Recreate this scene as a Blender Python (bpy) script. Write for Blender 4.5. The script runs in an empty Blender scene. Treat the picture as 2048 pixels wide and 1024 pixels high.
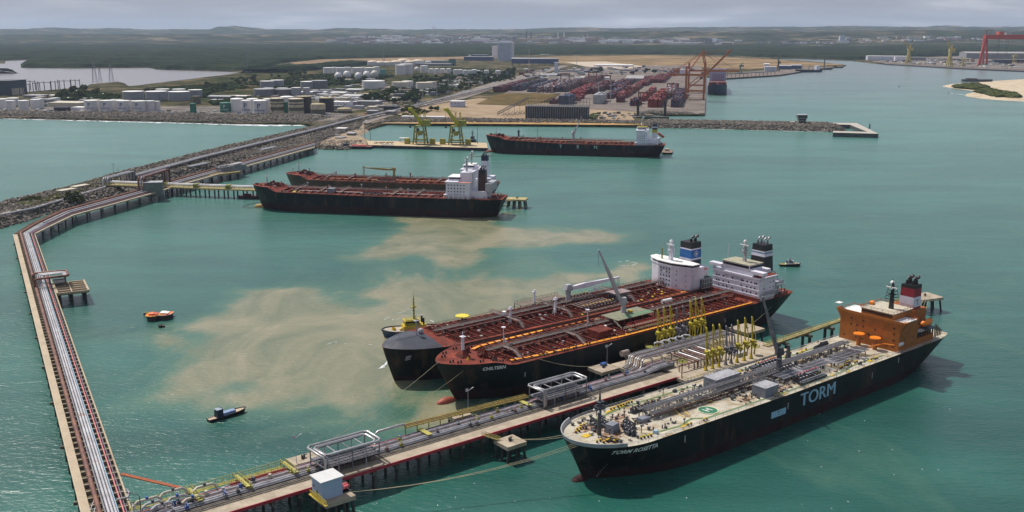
import bpy, bmesh, math, random
import numpy as np
from mathutils import Vector, Matrix, noise, geometry
random.seed(7); RNG=np.random.default_rng(7)
S=bpy.context.scene; COL=S.collection
# ---------------------------------------------------------------- camera, world, sun
H=150.0; FPX=2000.0; PITCH=math.atan((512-58)/FPX)
cd=bpy.data.cameras.new('camera'); cam=bpy.data.objects.new('camera',cd); COL.objects.link(cam)
cam.location=(0,0,H); cam.rotation_euler=(math.pi/2-PITCH,0,0)
cd.sensor_width=36; cd.lens=36*FPX/2048; cd.clip_start=1; cd.clip_end=60000
S.camera=cam
S.render.resolution_x=1024; S.render.resolution_y=512
AZ=math.radians(-47); EL=math.radians(56)     # sun azimuth (clockwise from +Y) and height
w=bpy.data.worlds.new('World'); S.world=w; w.use_nodes=True; nt=w.node_tree; nt.nodes.clear()
def wn(t,**k):
    n=nt.nodes.new(t)
    for a,b in k.items(): setattr(n,a,b)
    return n
out=wn('ShaderNodeOutputWorld'); bg=wn('ShaderNodeBackground'); sky=wn('ShaderNodeTexSky',sky_type='NISHITA')
sky.sun_disc=False; sky.sun_elevation=EL; sky.sun_rotation=AZ; sky.dust_density=2.5; sky.altitude=100
bg.inputs[1].default_value=0.10
tc=wn('ShaderNodeTexCoord'); sp=wn('ShaderNodeSeparateXYZ'); nt.links.new(tc.outputs['Generated'],sp.inputs[0])
# project the direction on a cloud layer so clouds get smaller towards the horizon
mx=wn('ShaderNodeMath',operation='MAXIMUM'); mx.inputs[1].default_value=0.0; nt.links.new(sp.outputs['Z'],mx.inputs[0])
ad=wn('ShaderNodeMath',operation='ADD'); ad.inputs[1].default_value=0.10; nt.links.new(mx.outputs[0],ad.inputs[0])
dx=wn('ShaderNodeMath',operation='DIVIDE'); dy=wn('ShaderNodeMath',operation='DIVIDE')
nt.links.new(sp.outputs['X'],dx.inputs[0]); nt.links.new(ad.outputs[0],dx.inputs[1])
nt.links.new(sp.outputs['Y'],dy.inputs[0]); nt.links.new(ad.outputs[0],dy.inputs[1])
cb=wn('ShaderNodeCombineXYZ'); nt.links.new(dx.outputs[0],cb.inputs[0]); nt.links.new(dy.outputs[0],cb.inputs[1])
cn=wn('ShaderNodeTexNoise'); cn.inputs['Scale'].default_value=0.62; cn.inputs['Detail'].default_value=5; cn.inputs['Roughness'].default_value=0.46; cn.inputs['Distortion'].default_value=0.3
nt.links.new(cb.outputs[0],cn.inputs['Vector'])
rp=wn('ShaderNodeValToRGB'); e=rp.color_ramp.elements
e[0].position=0.34; e[0].color=(3.9,4.15,5.0,1); e[1].position=0.68; e[1].color=(9.0,9.1,9.6,1)
m1=e.new(0.47); m1.color=(4.3,4.55,5.4,1); m2=e.new(0.56); m2.color=(5.3,5.55,6.4,1)
nt.links.new(cn.outputs[0],rp.inputs[0])
mxr=wn('ShaderNodeMix',data_type='RGBA'); mr=wn('ShaderNodeMapRange'); mr.inputs[1].default_value=.12; mr.inputs[2].default_value=.75; mr.inputs[3].default_value=.9; mr.inputs[4].default_value=.30
nt.links.new(sp.outputs['Z'],mr.inputs[0]); nt.links.new(mr.outputs[0],mxr.inputs[0])
nt.links.new(sky.outputs[0],mxr.inputs[6]); nt.links.new(rp.outputs[0],mxr.inputs[7])
nt.links.new(mxr.outputs[2],bg.inputs[0]); nt.links.new(bg.outputs[0],out.inputs[0])
sl=bpy.data.lights.new('sun','SUN'); sun=bpy.data.objects.new('sun',sl); COL.objects.link(sun)
sl.energy=4.7; sl.angle=math.radians(0.5); sl.color=(1,0.95,0.88)
sd=Vector((math.sin(AZ)*math.cos(EL),math.cos(AZ)*math.cos(EL),math.sin(EL)))
sun.rotation_euler=(-sd).to_track_quat('-Z','Y').to_euler()
S.view_settings.view_transform='Standard'; S.view_settings.look='None'; S.view_settings.exposure=-0.12; S.view_settings.gamma=1
# ---------------------------------------------------------------- helpers
def P(x,y,z=0.0):
    "world point at height z that the photograph shows at pixel x,y (2048x1024)"
    dx=(x-1024)/FPX; v=-(y-512)/FPX
    d=Vector((dx, math.cos(PITCH)+v*math.sin(PITCH), -math.sin(PITCH)+v*math.cos(PITCH)))
    return Vector((d.x*(z-H)/d.z, d.y*(z-H)/d.z, z))
def scl(p): return FPX/math.hypot(p[1],H-p[2])      # photo pixels per metre at a world point
def tag(o,label=None,cat=None,group=None,kind=None):
    if label: o['label']=label
    if cat: o['category']=cat
    if group: o['group']=group
    if kind: o['kind']=kind
    return o
def thing(name,loc,rz,label,cat,group=None):
    o=bpy.data.objects.new(name,None); COL.objects.link(o); o.location=loc; o.rotation_euler=(0,0,rz)
    return tag(o,label,cat,group)
def dup(o,parent=None):
    c=o.copy(); COL.objects.link(c)
    if parent: c.parent=parent
    for ch in list(o.children): dup(ch,c)
    return c
class MB:
    def __init__(s): s.v=[]; s.f=[]; s.m=[]; s.s=[]
    def add(s,vs,fs,mi=0,sm=False):
        b=len(s.v); s.v.extend([tuple(v) for v in vs])
        for f in fs: s.f.append(tuple(b+i for i in f)); s.m.append(mi); s.s.append(sm)
        return s
    def box(s,x0,x1,y0,y1,z0,z1,mi=0):
        return s.add([(x0,y0,z0),(x1,y0,z0),(x1,y1,z0),(x0,y1,z0),(x0,y0,z1),(x1,y0,z1),(x1,y1,z1),(x0,y1,z1)],
          [(0,3,2,1),(4,5,6,7),(0,1,5,4),(1,2,6,5),(2,3,7,6),(3,0,4,7)],mi)
    def obox(s,c,l,w,h,rz=0,mi=0,tx=1.0,ty=1.0):
        "box on base point c, turned by rz, top scaled by tx,ty"
        ca,sa=math.cos(rz),math.sin(rz); vs=[]
        for z,ax,ay in ((0,1,1),(h,tx,ty)):
            for a,b in ((-1,-1),(1,-1),(1,1),(-1,1)):
                x=a*l/2*ax; y=b*w/2*ay; vs.append((c[0]+x*ca-y*sa,c[1]+x*sa+y*ca,c[2]+z))
        return s.add(vs,[(0,3,2,1),(4,5,6,7),(0,1,5,4),(1,2,6,5),(2,3,7,6),(3,0,4,7)],mi)
    def beam(s,a,b,w,h=None,mi=0):
        a=Vector(a); b=Vector(b); h=h or w; d=(b-a)
        if d.length<1e-6: return s
        d.normalize(); up=Vector((0,0,1)) if abs(d.z)<.95 else Vector((1,0,0))
        r=d.cross(up).normalized(); u=r.cross(d); vs=[]
        for p in (a,b):
            for i,j in ((-1,-1),(1,-1),(1,1),(-1,1)): vs.append(p+r*(i*w/2)+u*(j*h/2))
        return s.add(vs,[(0,1,2,3),(7,6,5,4),(0,4,5,1),(1,5,6,2),(2,6,7,3),(3,7,4,0)],mi)
    def tube(s,pts,r,n=6,mi=0):
        pts=[Vector(p) for p in pts]; rs=r if isinstance(r,(list,tuple)) else [r]*len(pts); vs=[]; fs=[]
        for i,p in enumerate(pts):
            d=(pts[min(i+1,len(pts)-1)]-pts[max(i-1,0)]).normalized()
            up=Vector((0,0,1)) if abs(d.z)<.95 else Vector((1,0,0))
            a=d.cross(up).normalized(); b=a.cross(d)
            for k in range(n):
                t=2*math.pi*k/n; vs.append(p+(a*math.cos(t)+b*math.sin(t))*rs[i])
        for i in range(len(pts)-1):
            for k in range(n):
                k2=(k+1)%n; fs.append((i*n+k,i*n+k2,(i+1)*n+k2,(i+1)*n+k))
        s.add(vs,fs,mi,True)
        s.add(vs[:n],[tuple(range(n))],mi); s.add(vs[-n:],[tuple(reversed(range(n)))],mi); return s
    def lathe(s,c,prof,n=20,mi=0,sm=True,mis=None):
        vs=[]; fs=[]
        for r,z in prof:
            for k in range(n):
                t=2*math.pi*k/n; vs.append((c[0]+r*math.cos(t),c[1]+r*math.sin(t),c[2]+z))
        for i in range(len(prof)-1):
            fs=[(i*n+k,i*n+(k+1)%n,(i+1)*n+(k+1)%n,(i+1)*n+k) for k in range(n)]
            s.add(vs,fs,mis[i] if mis else mi,sm) if False else None
            b=len(s.v); s.v.extend(vs[i*n:(i+2)*n])
            for k in range(n):
                s.f.append((b+k,b+(k+1)%n,b+n+(k+1)%n,b+n+k)); s.m.append(mis[i] if mis else mi); s.s.append(sm)
        s.add(vs[-n:],[tuple(range(n))],mis[-1] if mis else mi); return s
    def cyl(s,c,r,h,r2=None,n=12,mi=0): return s.lathe(c,[(r,0),(r2 if r2 is not None else r,h)],n,mi)
    def sph(s,c,r,n=14,mi=0,sz=1.0):
        pr=[(max(.01,r*math.sin(math.pi*i/8)),-r*sz*math.cos(math.pi*i/8)) for i in range(9)]
        return s.lathe(c,pr,n,mi)
    def prism(s,poly,z0,z1,mi=0,mtop=None):
        n=len(poly); a=sum(poly[i][0]*poly[(i+1)%n][1]-poly[(i+1)%n][0]*poly[i][1] for i in range(n))
        if a<0: poly=poly[::-1]
        vs=[(p[0],p[1],z0) for p in poly]+[(p[0],p[1],z1) for p in poly]
        s.add(vs,[(i,(i+1)%n,n+(i+1)%n,n+i) for i in range(n)],mi)
        tr=geometry.tessellate_polygon([[Vector((p[0],p[1],0)) for p in poly]])
        tt=[]
        for t in tr:
            A,B,C=[poly[i] for i in t]
            if (B[0]-A[0])*(C[1]-A[1])-(B[1]-A[1])*(C[0]-A[0])<0: t=t[::-1]
            tt.append(tuple(t))
        s.add([(p[0],p[1],z1) for p in poly],tt,mi if mtop is None else mtop)
        s.add([(p[0],p[1],z0) for p in poly],[t[::-1] for t in tt],mi); return s
    def sheet(s,loops,z,mi=0):
        allv=[p for l in loops for p in l]
        tr=geometry.tessellate_polygon([[Vector((p[0],p[1],0)) for p in l] for l in loops]); tt=[]
        for t in tr:
            A,B,C=[allv[i] for i in t]
            if (B[0]-A[0])*(C[1]-A[1])-(B[1]-A[1])*(C[0]-A[0])<0: t=t[::-1]
            tt.append(tuple(t))
        return s.add([(p[0],p[1],z) for p in allv],tt,mi)
    def rail(s,pts,h=1.1,r=.05,step=3.0,mi=0,two=True):
        "guard rail: posts and two bars along a line"
        for a,b in zip(pts[:-1],pts[1:]):
            a=Vector(a); b=Vector(b); n=max(1,int((b-a).length/step))
            for i in range(n+1):
                p=a.lerp(b,i/n); s.beam(p,p+Vector((0,0,h)),r*1.6,r*1.6,mi)
            s.beam(a+Vector((0,0,h)),b+Vector((0,0,h)),r*2,r*2,mi)
            if two: s.beam(a+Vector((0,0,h*.55)),b+Vector((0,0,h*.55)),r*1.6,r*1.6,mi)
        return s
    def build(s,name,mats,parent=None,loc=None):
        me=bpy.data.meshes.new(name); me.from_pydata(s.v,[],s.f)
        if not isinstance(mats,(list,tuple)): mats=[mats]
        for m in mats: me.materials.append(m)
        me.polygons.foreach_set('material_index',s.m); me.polygons.foreach_set('use_smooth',s.s); me.update()
        o=bpy.data.objects.new(name,me); COL.objects.link(o)
        if parent is not None: o.parent=parent
        if loc is not None: o.location=loc
        return o
def T(s,label,cat,group=None,kind=None): return tag(s,label,cat,group,kind)
# ---------------------------------------------------------------- materials
_M={}
def M(name,col,rough=.6,metal=0.0,var=.18,scale=.35,col2=None,amt=.5,scale2=.15,spec=.5,bump=0,streak=False,coord='pos'):
    """procedural paint/stone: colour with broad tonal variation; col2 = stains or rust in patches covering 'amt'"""
    if name in _M: return _M[name]
    m=bpy.data.materials.new(name); m.use_nodes=True; t=m.node_tree; b=t.nodes['Principled BSDF']
    b.inputs['Roughness'].default_value=rough; b.inputs['Metallic'].default_value=metal; b.inputs['Specular IOR Level'].default_value=0.0 if rough>=.9 else spec
    L=t.links.new; g=t.nodes.new('ShaderNodeNewGeometry')
    n=t.nodes.new('ShaderNodeTexNoise'); n.inputs['Scale'].default_value=scale; n.inputs['Detail'].default_value=6; n.inputs['Roughness'].default_value=.65
    L(g.outputs['Position'],n.inputs['Vector'])
    r=t.nodes.new('ShaderNodeValToRGB'); L(n.outputs[0],r.inputs[0])
    c=Vector(col[:3]); lo=c*(1-var*1.6); hi=c*(1+var)
    r.color_ramp.elements[0].position=.3; r.color_ramp.elements[1].position=.7
    r.color_ramp.elements[0].color=(*lo,1); r.color_ramp.elements[1].color=(*hi,1)
    src=r.outputs[0]
    if col2:
        n2=t.nodes.new('ShaderNodeTexNoise'); n2.inputs['Scale'].default_value=scale2; n2.inputs['Detail'].default_value=8; n2.inputs['Roughness'].default_value=.7
        if streak:
            mp=t.nodes.new('ShaderNodeMapping'); mp.inputs['Scale'].default_value=(1,1,.15); L(g.outputs['Position'],mp.inputs[0]); L(mp.outputs[0],n2.inputs['Vector'])
        else: L(g.outputs['Position'],n2.inputs['Vector'])
        r2=t.nodes.new('ShaderNodeValToRGB'); L(n2.outputs[0],r2.inputs[0])
        r2.color_ramp.elements[0].position=.62-amt*.3; r2.color_ramp.elements[1].position=.72-amt*.22
        mx=t.nodes.new('ShaderNodeMix'); mx.data_type='RGBA'; L(r2.outputs[0],mx.inputs[0]); L(src,mx.inputs[6]); mx.inputs[7].default_value=(*col2,1); src=mx.outputs[2]
    L(src,b.inputs['Base Color'])
    if bump:
        bp=t.nodes.new('ShaderNodeBump'); bp.inputs['Strength'].default_value=.6; bp.inputs['Distance'].default_value=bump; L(n.outputs[0],bp.inputs['Height']); L(bp.outputs[0],b.inputs['Normal'])
    _M[name]=m; return m
black=M('hull_black',(.006,.012,.014),.5,var=.6,scale=.05,col2=(.055,.033,.022),amt=.30,scale2=.16,streak=True,spec=.2)
boot=M('boot_red',(.036,.014,.014),.7,var=.35,scale=.1,col2=(.025,.02,.02),amt=.5,scale2=.2,streak=True,spec=.15)
bulbred=M('bulb_red',(.32,.07,.035),.6)
deckred=M('deck_red',(.23,.050,.032),.85,spec=.12,var=.45,scale=.12,col2=(.13,.045,.035),amt=.5,scale2=.3)
framered=M('frame_red',(.20,.048,.034),.85,spec=.12,var=.45,scale=.2,col2=(.06,.03,.025),amt=.4,scale2=.5)
deckgrey=M('deck_grey',(.50,.455,.36),.8,spec=.25,var=.16,scale=.1,col2=(.27,.19,.095),amt=.42,scale2=.16)
rustdeck=M('rust_stain',(.27,.12,.045),.8,var=.5,scale=.6,col2=(.42,.37,.30),amt=.55,scale2=.6)
white=M('white_paint',(.70,.68,.75),.5,var=.1,scale=.2,col2=(.42,.36,.33),amt=.08,scale2=.35,streak=True)
whitetop=M('white_roof',(.78,.77,.74),.6,var=.12)
cream=M('cream_paint',(.52,.47,.36),.6,var=.15)
grey=M('grey_paint',(.20,.215,.25),.55,var=.15)
dgrey=M('dark_grey',(.06,.065,.075),.55,var=.25)
lgrey=M('light_grey',(.38,.38,.40),.55,var=.15)
bkgrey=M('whaleback_grey',(.045,.05,.07),.6,spec=.3,var=.12)
blackp=M('black_paint',(.010,.010,.013),.5,var=.3)
yellow=M('yellow_paint',(.60,.39,.015),.5,var=.2)
orangey=M('orange_yellow',(.85,.33,.012),.55,var=.15,scale=.5)
lyellow=M('arm_yellow',(.50,.40,.015),.5,var=.3,scale=.5)
olive=M('olive_yellow',(.26,.25,.035),.6,var=.3,scale=.4)
railyel=M('rail_yellow',(.42,.38,.08),.6,var=.2)
orange=M('house_orange',(.36,.108,.010),.6,var=.16,scale=.3,col2=(.27,.085,.02),amt=.14,scale2=.3,streak=True)
orange2=M('bright_orange',(.85,.22,.01),.5,var=.1)
red=M('red_paint',(.42,.02,.03),.5,var=.15)
tubered=M('red_line',(.42,.03,.05),.5,var=.15)
pink=M('pink_pipe',(.62,.20,.20),.55,var=.15)
blue=M('blue_paint',(.03,.10,.33),.5,var=.15)
lblue=M('pale_blue',(.30,.46,.60),.5,var=.12)
navy=M('navy',(.012,.02,.05),.5)
steel=M('pipe_steel',(.47,.46,.46),.38,.55,var=.25,scale=.3)
steeld=M('pipe_dull',(.21,.205,.225),.5,.4,var=.3,scale=.4)
pipewhite=M('pipe_white',(.48,.48,.50),.5,.1,var=.25,scale=.15,col2=(.30,.19,.14),amt=.26,scale2=.3)
steelr=M('pipe_steel_rusty',(.46,.45,.47),.42,.5,var=.25,scale=.3,col2=(.24,.13,.08),amt=.22,scale2=.25)
pipebrown=M('pipe_brown',(.17,.065,.045),.65,var=.3,scale=.2,col2=(.24,.10,.05),amt=.4,scale2=.1)
piperust=M('pipe_rust',(.17,.10,.085),.65,var=.35,scale=.5)
conc=M('concrete',(.41,.34,.25),.85,var=.2,scale=.25,col2=(.30,.235,.165),amt=.42,scale2=.12,bump=.03)
concd=M('concrete_dark',(.16,.145,.12),.9,var=.35,scale=.5)
conct=M('trestle_road',(.47,.38,.265),.85,var=.16,scale=.2,col2=(.36,.28,.19),amt=.4,scale2=.1)
pilem=M('pile_dark',(.045,.045,.04),.85,var=.4)
cloth=M('rope',(.42,.38,.24),.8)
green=M('green_paint',(.02,.16,.075),.6,var=.15)
gline=M('green_line',(.13,.20,.07),.7,var=.2,scale=.6)
letblue=M('letter_blue',(.30,.52,.66),.6,var=.1)
winm=M('window_dark',(.012,.014,.02),.15,var=.1)
# ---------------------------------------------------------------- water, land, hills
def sdist(px,py,poly):
    "signed distance (numpy) to polygon, + inside"
    n=len(poly); d=np.full(px.shape,1e18); ins=np.zeros(px.shape,bool)
    for i in range(n):
        ax,ay=poly[i][0],poly[i][1]; bx,by=poly[(i+1)%n][0],poly[(i+1)%n][1]
        ex,ey=bx-ax,by-ay; L=ex*ex+ey*ey+1e-9
        t=np.clip(((px-ax)*ex+(py-ay)*ey)/L,0,1)
        d=np.minimum(d,(px-ax-t*ex)**2+(py-ay-t*ey)**2)
        c=((ay>py)!=(by>py))
        with np.errstate(divide='ignore',invalid='ignore'):
            xi=ax+(py-ay)*ex/(ey if abs(ey)>1e-9 else 1e-9)
        ins^=(c&(px<xi))
    d=np.sqrt(d); return np.where(ins,d,-d)
def px2(poly,z=0): return [(P(x,y,z).x,P(x,y,z).y) for x,y in poly]
def gridobj(name,X,Y,Z,mat,attrs=None,smooth=True,keep=None):
    ny,nx=X.shape; v=np.stack([X,Y,Z],-1).reshape(-1,3)
    idx=np.arange(ny*nx).reshape(ny,nx)
    q=np.stack([idx[:-1,:-1],idx[:-1,1:],idx[1:,1:],idx[1:,:-1]],-1).reshape(-1,4)
    if keep is not None:
        k=keep.reshape(-1); q=q[k[q].any(1)]
        used=np.unique(q); mp=np.zeros(ny*nx,int); mp[used]=np.arange(len(used)); q=mp[q]; v=v[used]
    else: used=None
    me=bpy.data.meshes.new(name); me.vertices.add(len(v)); me.vertices.foreach_set('co',v.ravel())
    me.loops.add(q.size); me.loops.foreach_set('vertex_index',q.ravel().astype(np.int32))
    me.polygons.add(len(q)); me.polygons.foreach_set('loop_start',np.arange(0,q.size,4,dtype=np.int32))
    me.polygons.foreach_set('use_smooth',np.full(len(q),smooth)); me.update(calc_edges=True)
    for a,val in (attrs or {}).items():
        at=me.attributes.new(a,'FLOAT','POINT'); val=val.reshape(-1); at.data.foreach_set('value',(val if used is None else val[used]).astype(np.float32))
    me.materials.append(mat); o=bpy.data.objects.new(name,me); COL.objects.link(o); return o
def fbm(x,y,s,oct=4,seed=0):
    "cheap tileless value noise in numpy"
    r=np.zeros(x.shape); a=1.0; tot=0
    for o in range(oct):
        fx=x/s; fy=y/s; ix=np.floor(fx).astype(np.int64); iy=np.floor(fy).astype(np.int64); tx=fx-ix; ty=fy-iy
        tx=tx*tx*(3-2*tx); ty=ty*ty*(3-2*ty)
        def h(i,j):
            n=(i*374761393+j*668265263+(seed+o)*1442695041)&0x7fffffff; n=((n^(n>>13))*1274126177)&0x7fffffff
            return ((n^(n>>16))&0xffff)/65535.0
        r+=a*((h(ix,iy)*(1-tx)+h(ix+1,iy)*tx)*(1-ty)+(h(ix,iy+1)*(1-tx)+h(ix+1,iy+1)*tx)*ty); tot+=a; a*=.5; s/=2.03
    return r/tot
# water material
wm=bpy.data.materials.new('sea_water'); wm.use_nodes=True; t=wm.node_tree; b=t.nodes['Principled BSDF']; L=t.links.new
def nd(tp,**k):
    n=t.nodes.new(tp)
    for a,c in k.items(): setattr(n,a,c)
    return n
geo=nd('ShaderNodeNewGeometry')
def nz(scale,detail=4,rough=.55,sc=(1,1,1),dist=0,rot=0):
    mp=nd('ShaderNodeMapping'); mp.inputs['Scale'].default_value=sc; mp.inputs['Rotation'].default_value=(0,0,rot); L(geo.outputs['Position'],mp.inputs[0])
    n=nd('ShaderNodeTexNoise'); n.inputs['Scale'].default_value=scale; n.inputs['Detail'].default_value=detail; n.inputs['Roughness'].default_value=rough; n.inputs['Distortion'].default_value=dist
    L(mp.outputs[0],n.inputs['Vector']); return n.outputs[0]
def ramp(src,p0,c0,p1,c1):
    r=nd('ShaderNodeValToRGB'); r.color_ramp.elements[0].position=p0; r.color_ramp.elements[1].position=p1
    r.color_ramp.elements[0].color=(*c0,1) if len(c0)==3 else c0; r.color_ramp.elements[1].color=(*c1,1); L(src,r.inputs[0]); return r.outputs[0]
def mixc(f,a,c):
    m=nd('ShaderNodeMix',data_type='RGBA'); L(f,m.inputs[0])
    for s_,i in ((a,6),(c,7)):
        if isinstance(s_,tuple): m.inputs[i].default_value=(*s_,1)
        else: L(s_,m.inputs[i])
    return m.outputs[2]
def mth(op,a,c):
    m=nd('ShaderNodeMath',operation=op)
    for s_,i in ((a,0),(c,1)):
        if isinstance(s_,(int,float)): m.inputs[i].default_value=s_
        else: L(s_,m.inputs[i])
    return m.outputs[0]
base=ramp(nz(.006,3,.5,(1,2.2,1),.6),.40,(.012,.079,.061),.62,(.023,.117,.091))
at=nd('ShaderNodeAttribute',attribute_name='sediment'); sh=nd('ShaderNodeAttribute',attribute_name='far_tint')
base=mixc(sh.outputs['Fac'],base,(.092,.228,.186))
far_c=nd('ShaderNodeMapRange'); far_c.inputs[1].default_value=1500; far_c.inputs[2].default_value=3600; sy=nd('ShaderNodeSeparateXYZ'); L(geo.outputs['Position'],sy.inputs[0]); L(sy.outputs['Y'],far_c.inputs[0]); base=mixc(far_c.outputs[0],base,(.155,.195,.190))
wp=ramp(nz(.0045,4,.6,(.7,2.6,1),.8,-.5),.38,(.84,.86,.88),.62,(1.06,1.06,1.05)); mw=nd('ShaderNodeMix',data_type='RGBA',blend_type='MULTIPLY'); mw.inputs[0].default_value=1; L(base,mw.inputs[6]); L(wp,mw.inputs[7]); base=mw.outputs[2]
sed=mth('ADD',at.outputs['Fac'],mth('MULTIPLY',mth('SUBTRACT',nz(.017,8,.62,(1,.5,1),1.3,.15),.5),1.15))
sedm=ramp(sed,.40,(0,0,0),.64,(.89,.89,.89))
sedc=ramp(nz(.022,5,.6,(1,.6,1),1.5,.1),.35,(.160,.175,.100),.65,(.31,.272,.170))
halo=ramp(sed,.12,(0,0,0),.45,(.55,.55,.55))
c1=mixc(halo,base,(.105,.19,.115)); c2=mixc(sedm,c1,sedc)
L(c2,b.inputs['Base Color'])
b.inputs['Roughness'].default_value=.25; b.inputs['Specular IOR Level'].default_value=.36
wav=mth('ADD',mth('MULTIPLY',nz(.30,5,.6,(1,1.9,1),.3,.35),1.0),mth('MULTIPLY',nz(.045,3,.5,(1,2,1),.3,.2),1.6))
bp=nd('ShaderNodeBump'); bp.inputs['Strength'].default_value=.75; bp.inputs['Distance'].default_value=.6; L(wav,bp.inputs['Height']); L(bp.outputs[0],b.inputs['Normal'])
def axis(lo,hi,step,far,sgn):
    a=list(np.arange(lo,hi,step)); s=step; v=hi
    while v<far: a.append(v); s*=1.16; v+=s
    a.append(far); s=step; v=lo-step; pre=[]
    while v>-far*sgn: pre.append(v); s*=1.16; v-=s
    pre.append(-far*sgn); return np.array(pre[::-1]+a)
ax=axis(-420,460,5,30000,1); ay=axis(235,1000,5,34000,.03)
X,Y=np.meshgrid(ax,ay)
wob=lambda s,k:(fbm(X,Y,s,3,k)-.5)
XX=X+wob(60,1)*70; YY=Y+wob(60,2)*70
plumes=[[(320,792),(338,745),(372,700),(430,690),(420,655),(470,625),(520,590),(590,575),(650,582),(690,600),(760,612),(850,600),(960,596),(1040,590),(1000,640),(905,660),(850,700),(800,715),(790,750),(760,775),(700,782),(640,776),(580,792),(500,796),(430,790),(400,806),(350,806)],
 [(716,572),(800,560),(900,556),(1010,545),(1120,540),(1250,530),(1300,540),(1200,565),(1100,590),(1020,620),(940,625),(850,606),(740,590)],
 [(800,430),(900,426),(1010,430),(1040,448),(1140,456),(1220,470),(1180,484),(1080,490),(1010,495),(1000,520),(960,540),(900,545),(850,525),(740,520),(690,514),(700,500),(780,478),(850,458)],
 [(960,425),(1050,418),(1048,428),(985,432)],[(800,790),(870,800),(950,830),(900,860),(840,850)]]
sed=np.full(X.shape,-9.)
for pl in plumes: sed=np.maximum(sed,sdist(XX,YY,px2(pl))/55.)
thin=sdist(XX,YY,px2([(700,830),(800,800),(870,790),(1060,700),(1250,560),(1150,530),(700,540),(600,580),(560,700)]))/50.
seda=np.clip(.5+sed,0,1); seda=np.maximum(seda,np.clip(.33+.28*np.clip(thin,-1,.6),0,.50))
fartint=.80*np.clip((Y-330)/1150,0,1)**.8+.20*np.clip((Y-1500)/2500,0,1)  # weight of the lighter water colour, growing with distance
fartint=np.where(X>150,fartint*np.clip(.9+fbm(X,Y,400,2,5)*.2,0,1.2),fartint)
water=gridobj('water',X,Y,np.zeros(X.shape),wm,{'sediment':seda,'far_tint':np.clip(fartint,0,1)}); tag(water,kind='structure')
# land
landm=M('land_scrub',(.058,.060,.034),.95,var=.6,scale=.03,col2=(.19,.145,.09),amt=.48,scale2=.010)
farp=[(9000,3500),(30000,9000),(30000,34000),(-30000,34000),(-30000,2500)]
land=px2([(-700,221),(-300,229),(0,233),(120,236),(300,240),(470,245),(600,246),(650,255),(700,261),(716,262),(752,252),(776,246),(960,248),(1060,248),(1180,250),(1285,252),(1330,244),(1290,238),(1262,234),(1268,228),(1300,226),(1330,229),(1409,229),(1413,153),(1450,155),(1560,148),(1600,142),(1686,133),(1692,130),(1640,124),(1600,121),(1548,118.3),(1542,116.5),(1600,117),(1700,120.5),(1760,127),(1850,131),(1920,135),(2048,140),(2600,160)],3)+farp
lagoon=px2([(-900,128),(10,126),(10,121),(58,119),(60,123),(42,129),(46,135),(150,136),(300,134.5),(318,138.5),(460,142.5),(484,144),(455,149),(402,155),(380,158),(352,161),(302,167),(282,170),(258,172),(248,166),(236,163),(182,168),(168,174),(120,178),(30,186),(-900,190)],3)
mb=MB(); mb.sheet([land,lagoon],3.0)
n=len(land); vs=[(p[0],p[1],-2) for p in land]+[(p[0],p[1],3.0) for p in land]
mb.add(vs,[(i,(i+1)%n,n+(i+1)%n,n+i) for i in range(n)])
n=len(lagoon); mb.add([(p[0],p[1],-2) for p in lagoon]+[(p[0],p[1],3.0) for p in lagoon],[((i+1)%n,i,n+i,n+(i+1)%n) for i in range(n)])
tag(mb.build('ground',landm),kind='structure')
lwm=bpy.data.materials.new('estuary_water'); lwm.use_nodes=True; q=lwm.node_tree.nodes['Principled BSDF']; q.inputs['Base Color'].default_value=(.21,.19,.19,1); q.inputs['Roughness'].default_value=.25
_n=lwm.node_tree.nodes.new('ShaderNodeTexNoise'); _n.inputs['Scale'].default_value=.02; _b=lwm.node_tree.nodes.new('ShaderNodeBump'); _b.inputs['Distance'].default_value=2; lwm.node_tree.links.new(_n.outputs[0],_b.inputs['Height']); lwm.node_tree.links.new(_b.outputs[0],q.inputs['Normal'])
big=px2([(-960,126),(70,117),(500,130),(500,150),(250,176),(30,190),(-960,195)],2)
tag(MB().sheet([big],1.2).build('water',lwm),kind='structure')
def area(name,poly,z,mat,kind='structure',label=None,cat=None):
    o=MB().sheet([px2(poly,z)],z).build(name,mat); return tag(o,label,cat,kind=kind)
sandm=M('sand_yard',(.36,.27,.185),.95,var=.2,scale=.02,col2=(.25,.19,.11),amt=.35,scale2=.01)
drym=M('dry_grass',(.15,.105,.05),.95,var=.3,scale=.03,col2=(.10,.085,.04),amt=.5,scale2=.02)
pavem=M('yard_paving',(.215,.18,.16),.9,var=.3,scale=.02,col2=(.16,.135,.12),amt=.45,scale2=.012)
roadm=M('asphalt',(.24,.21,.19),.9,var=.2,scale=.03)
beach=M('beach_sand',(.54,.45,.33),.95,var=.12,scale=.02,col2=(.36,.28,.18),amt=.35,scale2=.008)
scrubm=M('scrub_green',(.055,.07,.028),.95,var=.5,scale=.02,col2=(.13,.10,.05),amt=.3,scale2=.01)
fieldm=M('field_green',(.16,.20,.06),.95,var=.2,scale=.003)
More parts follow.
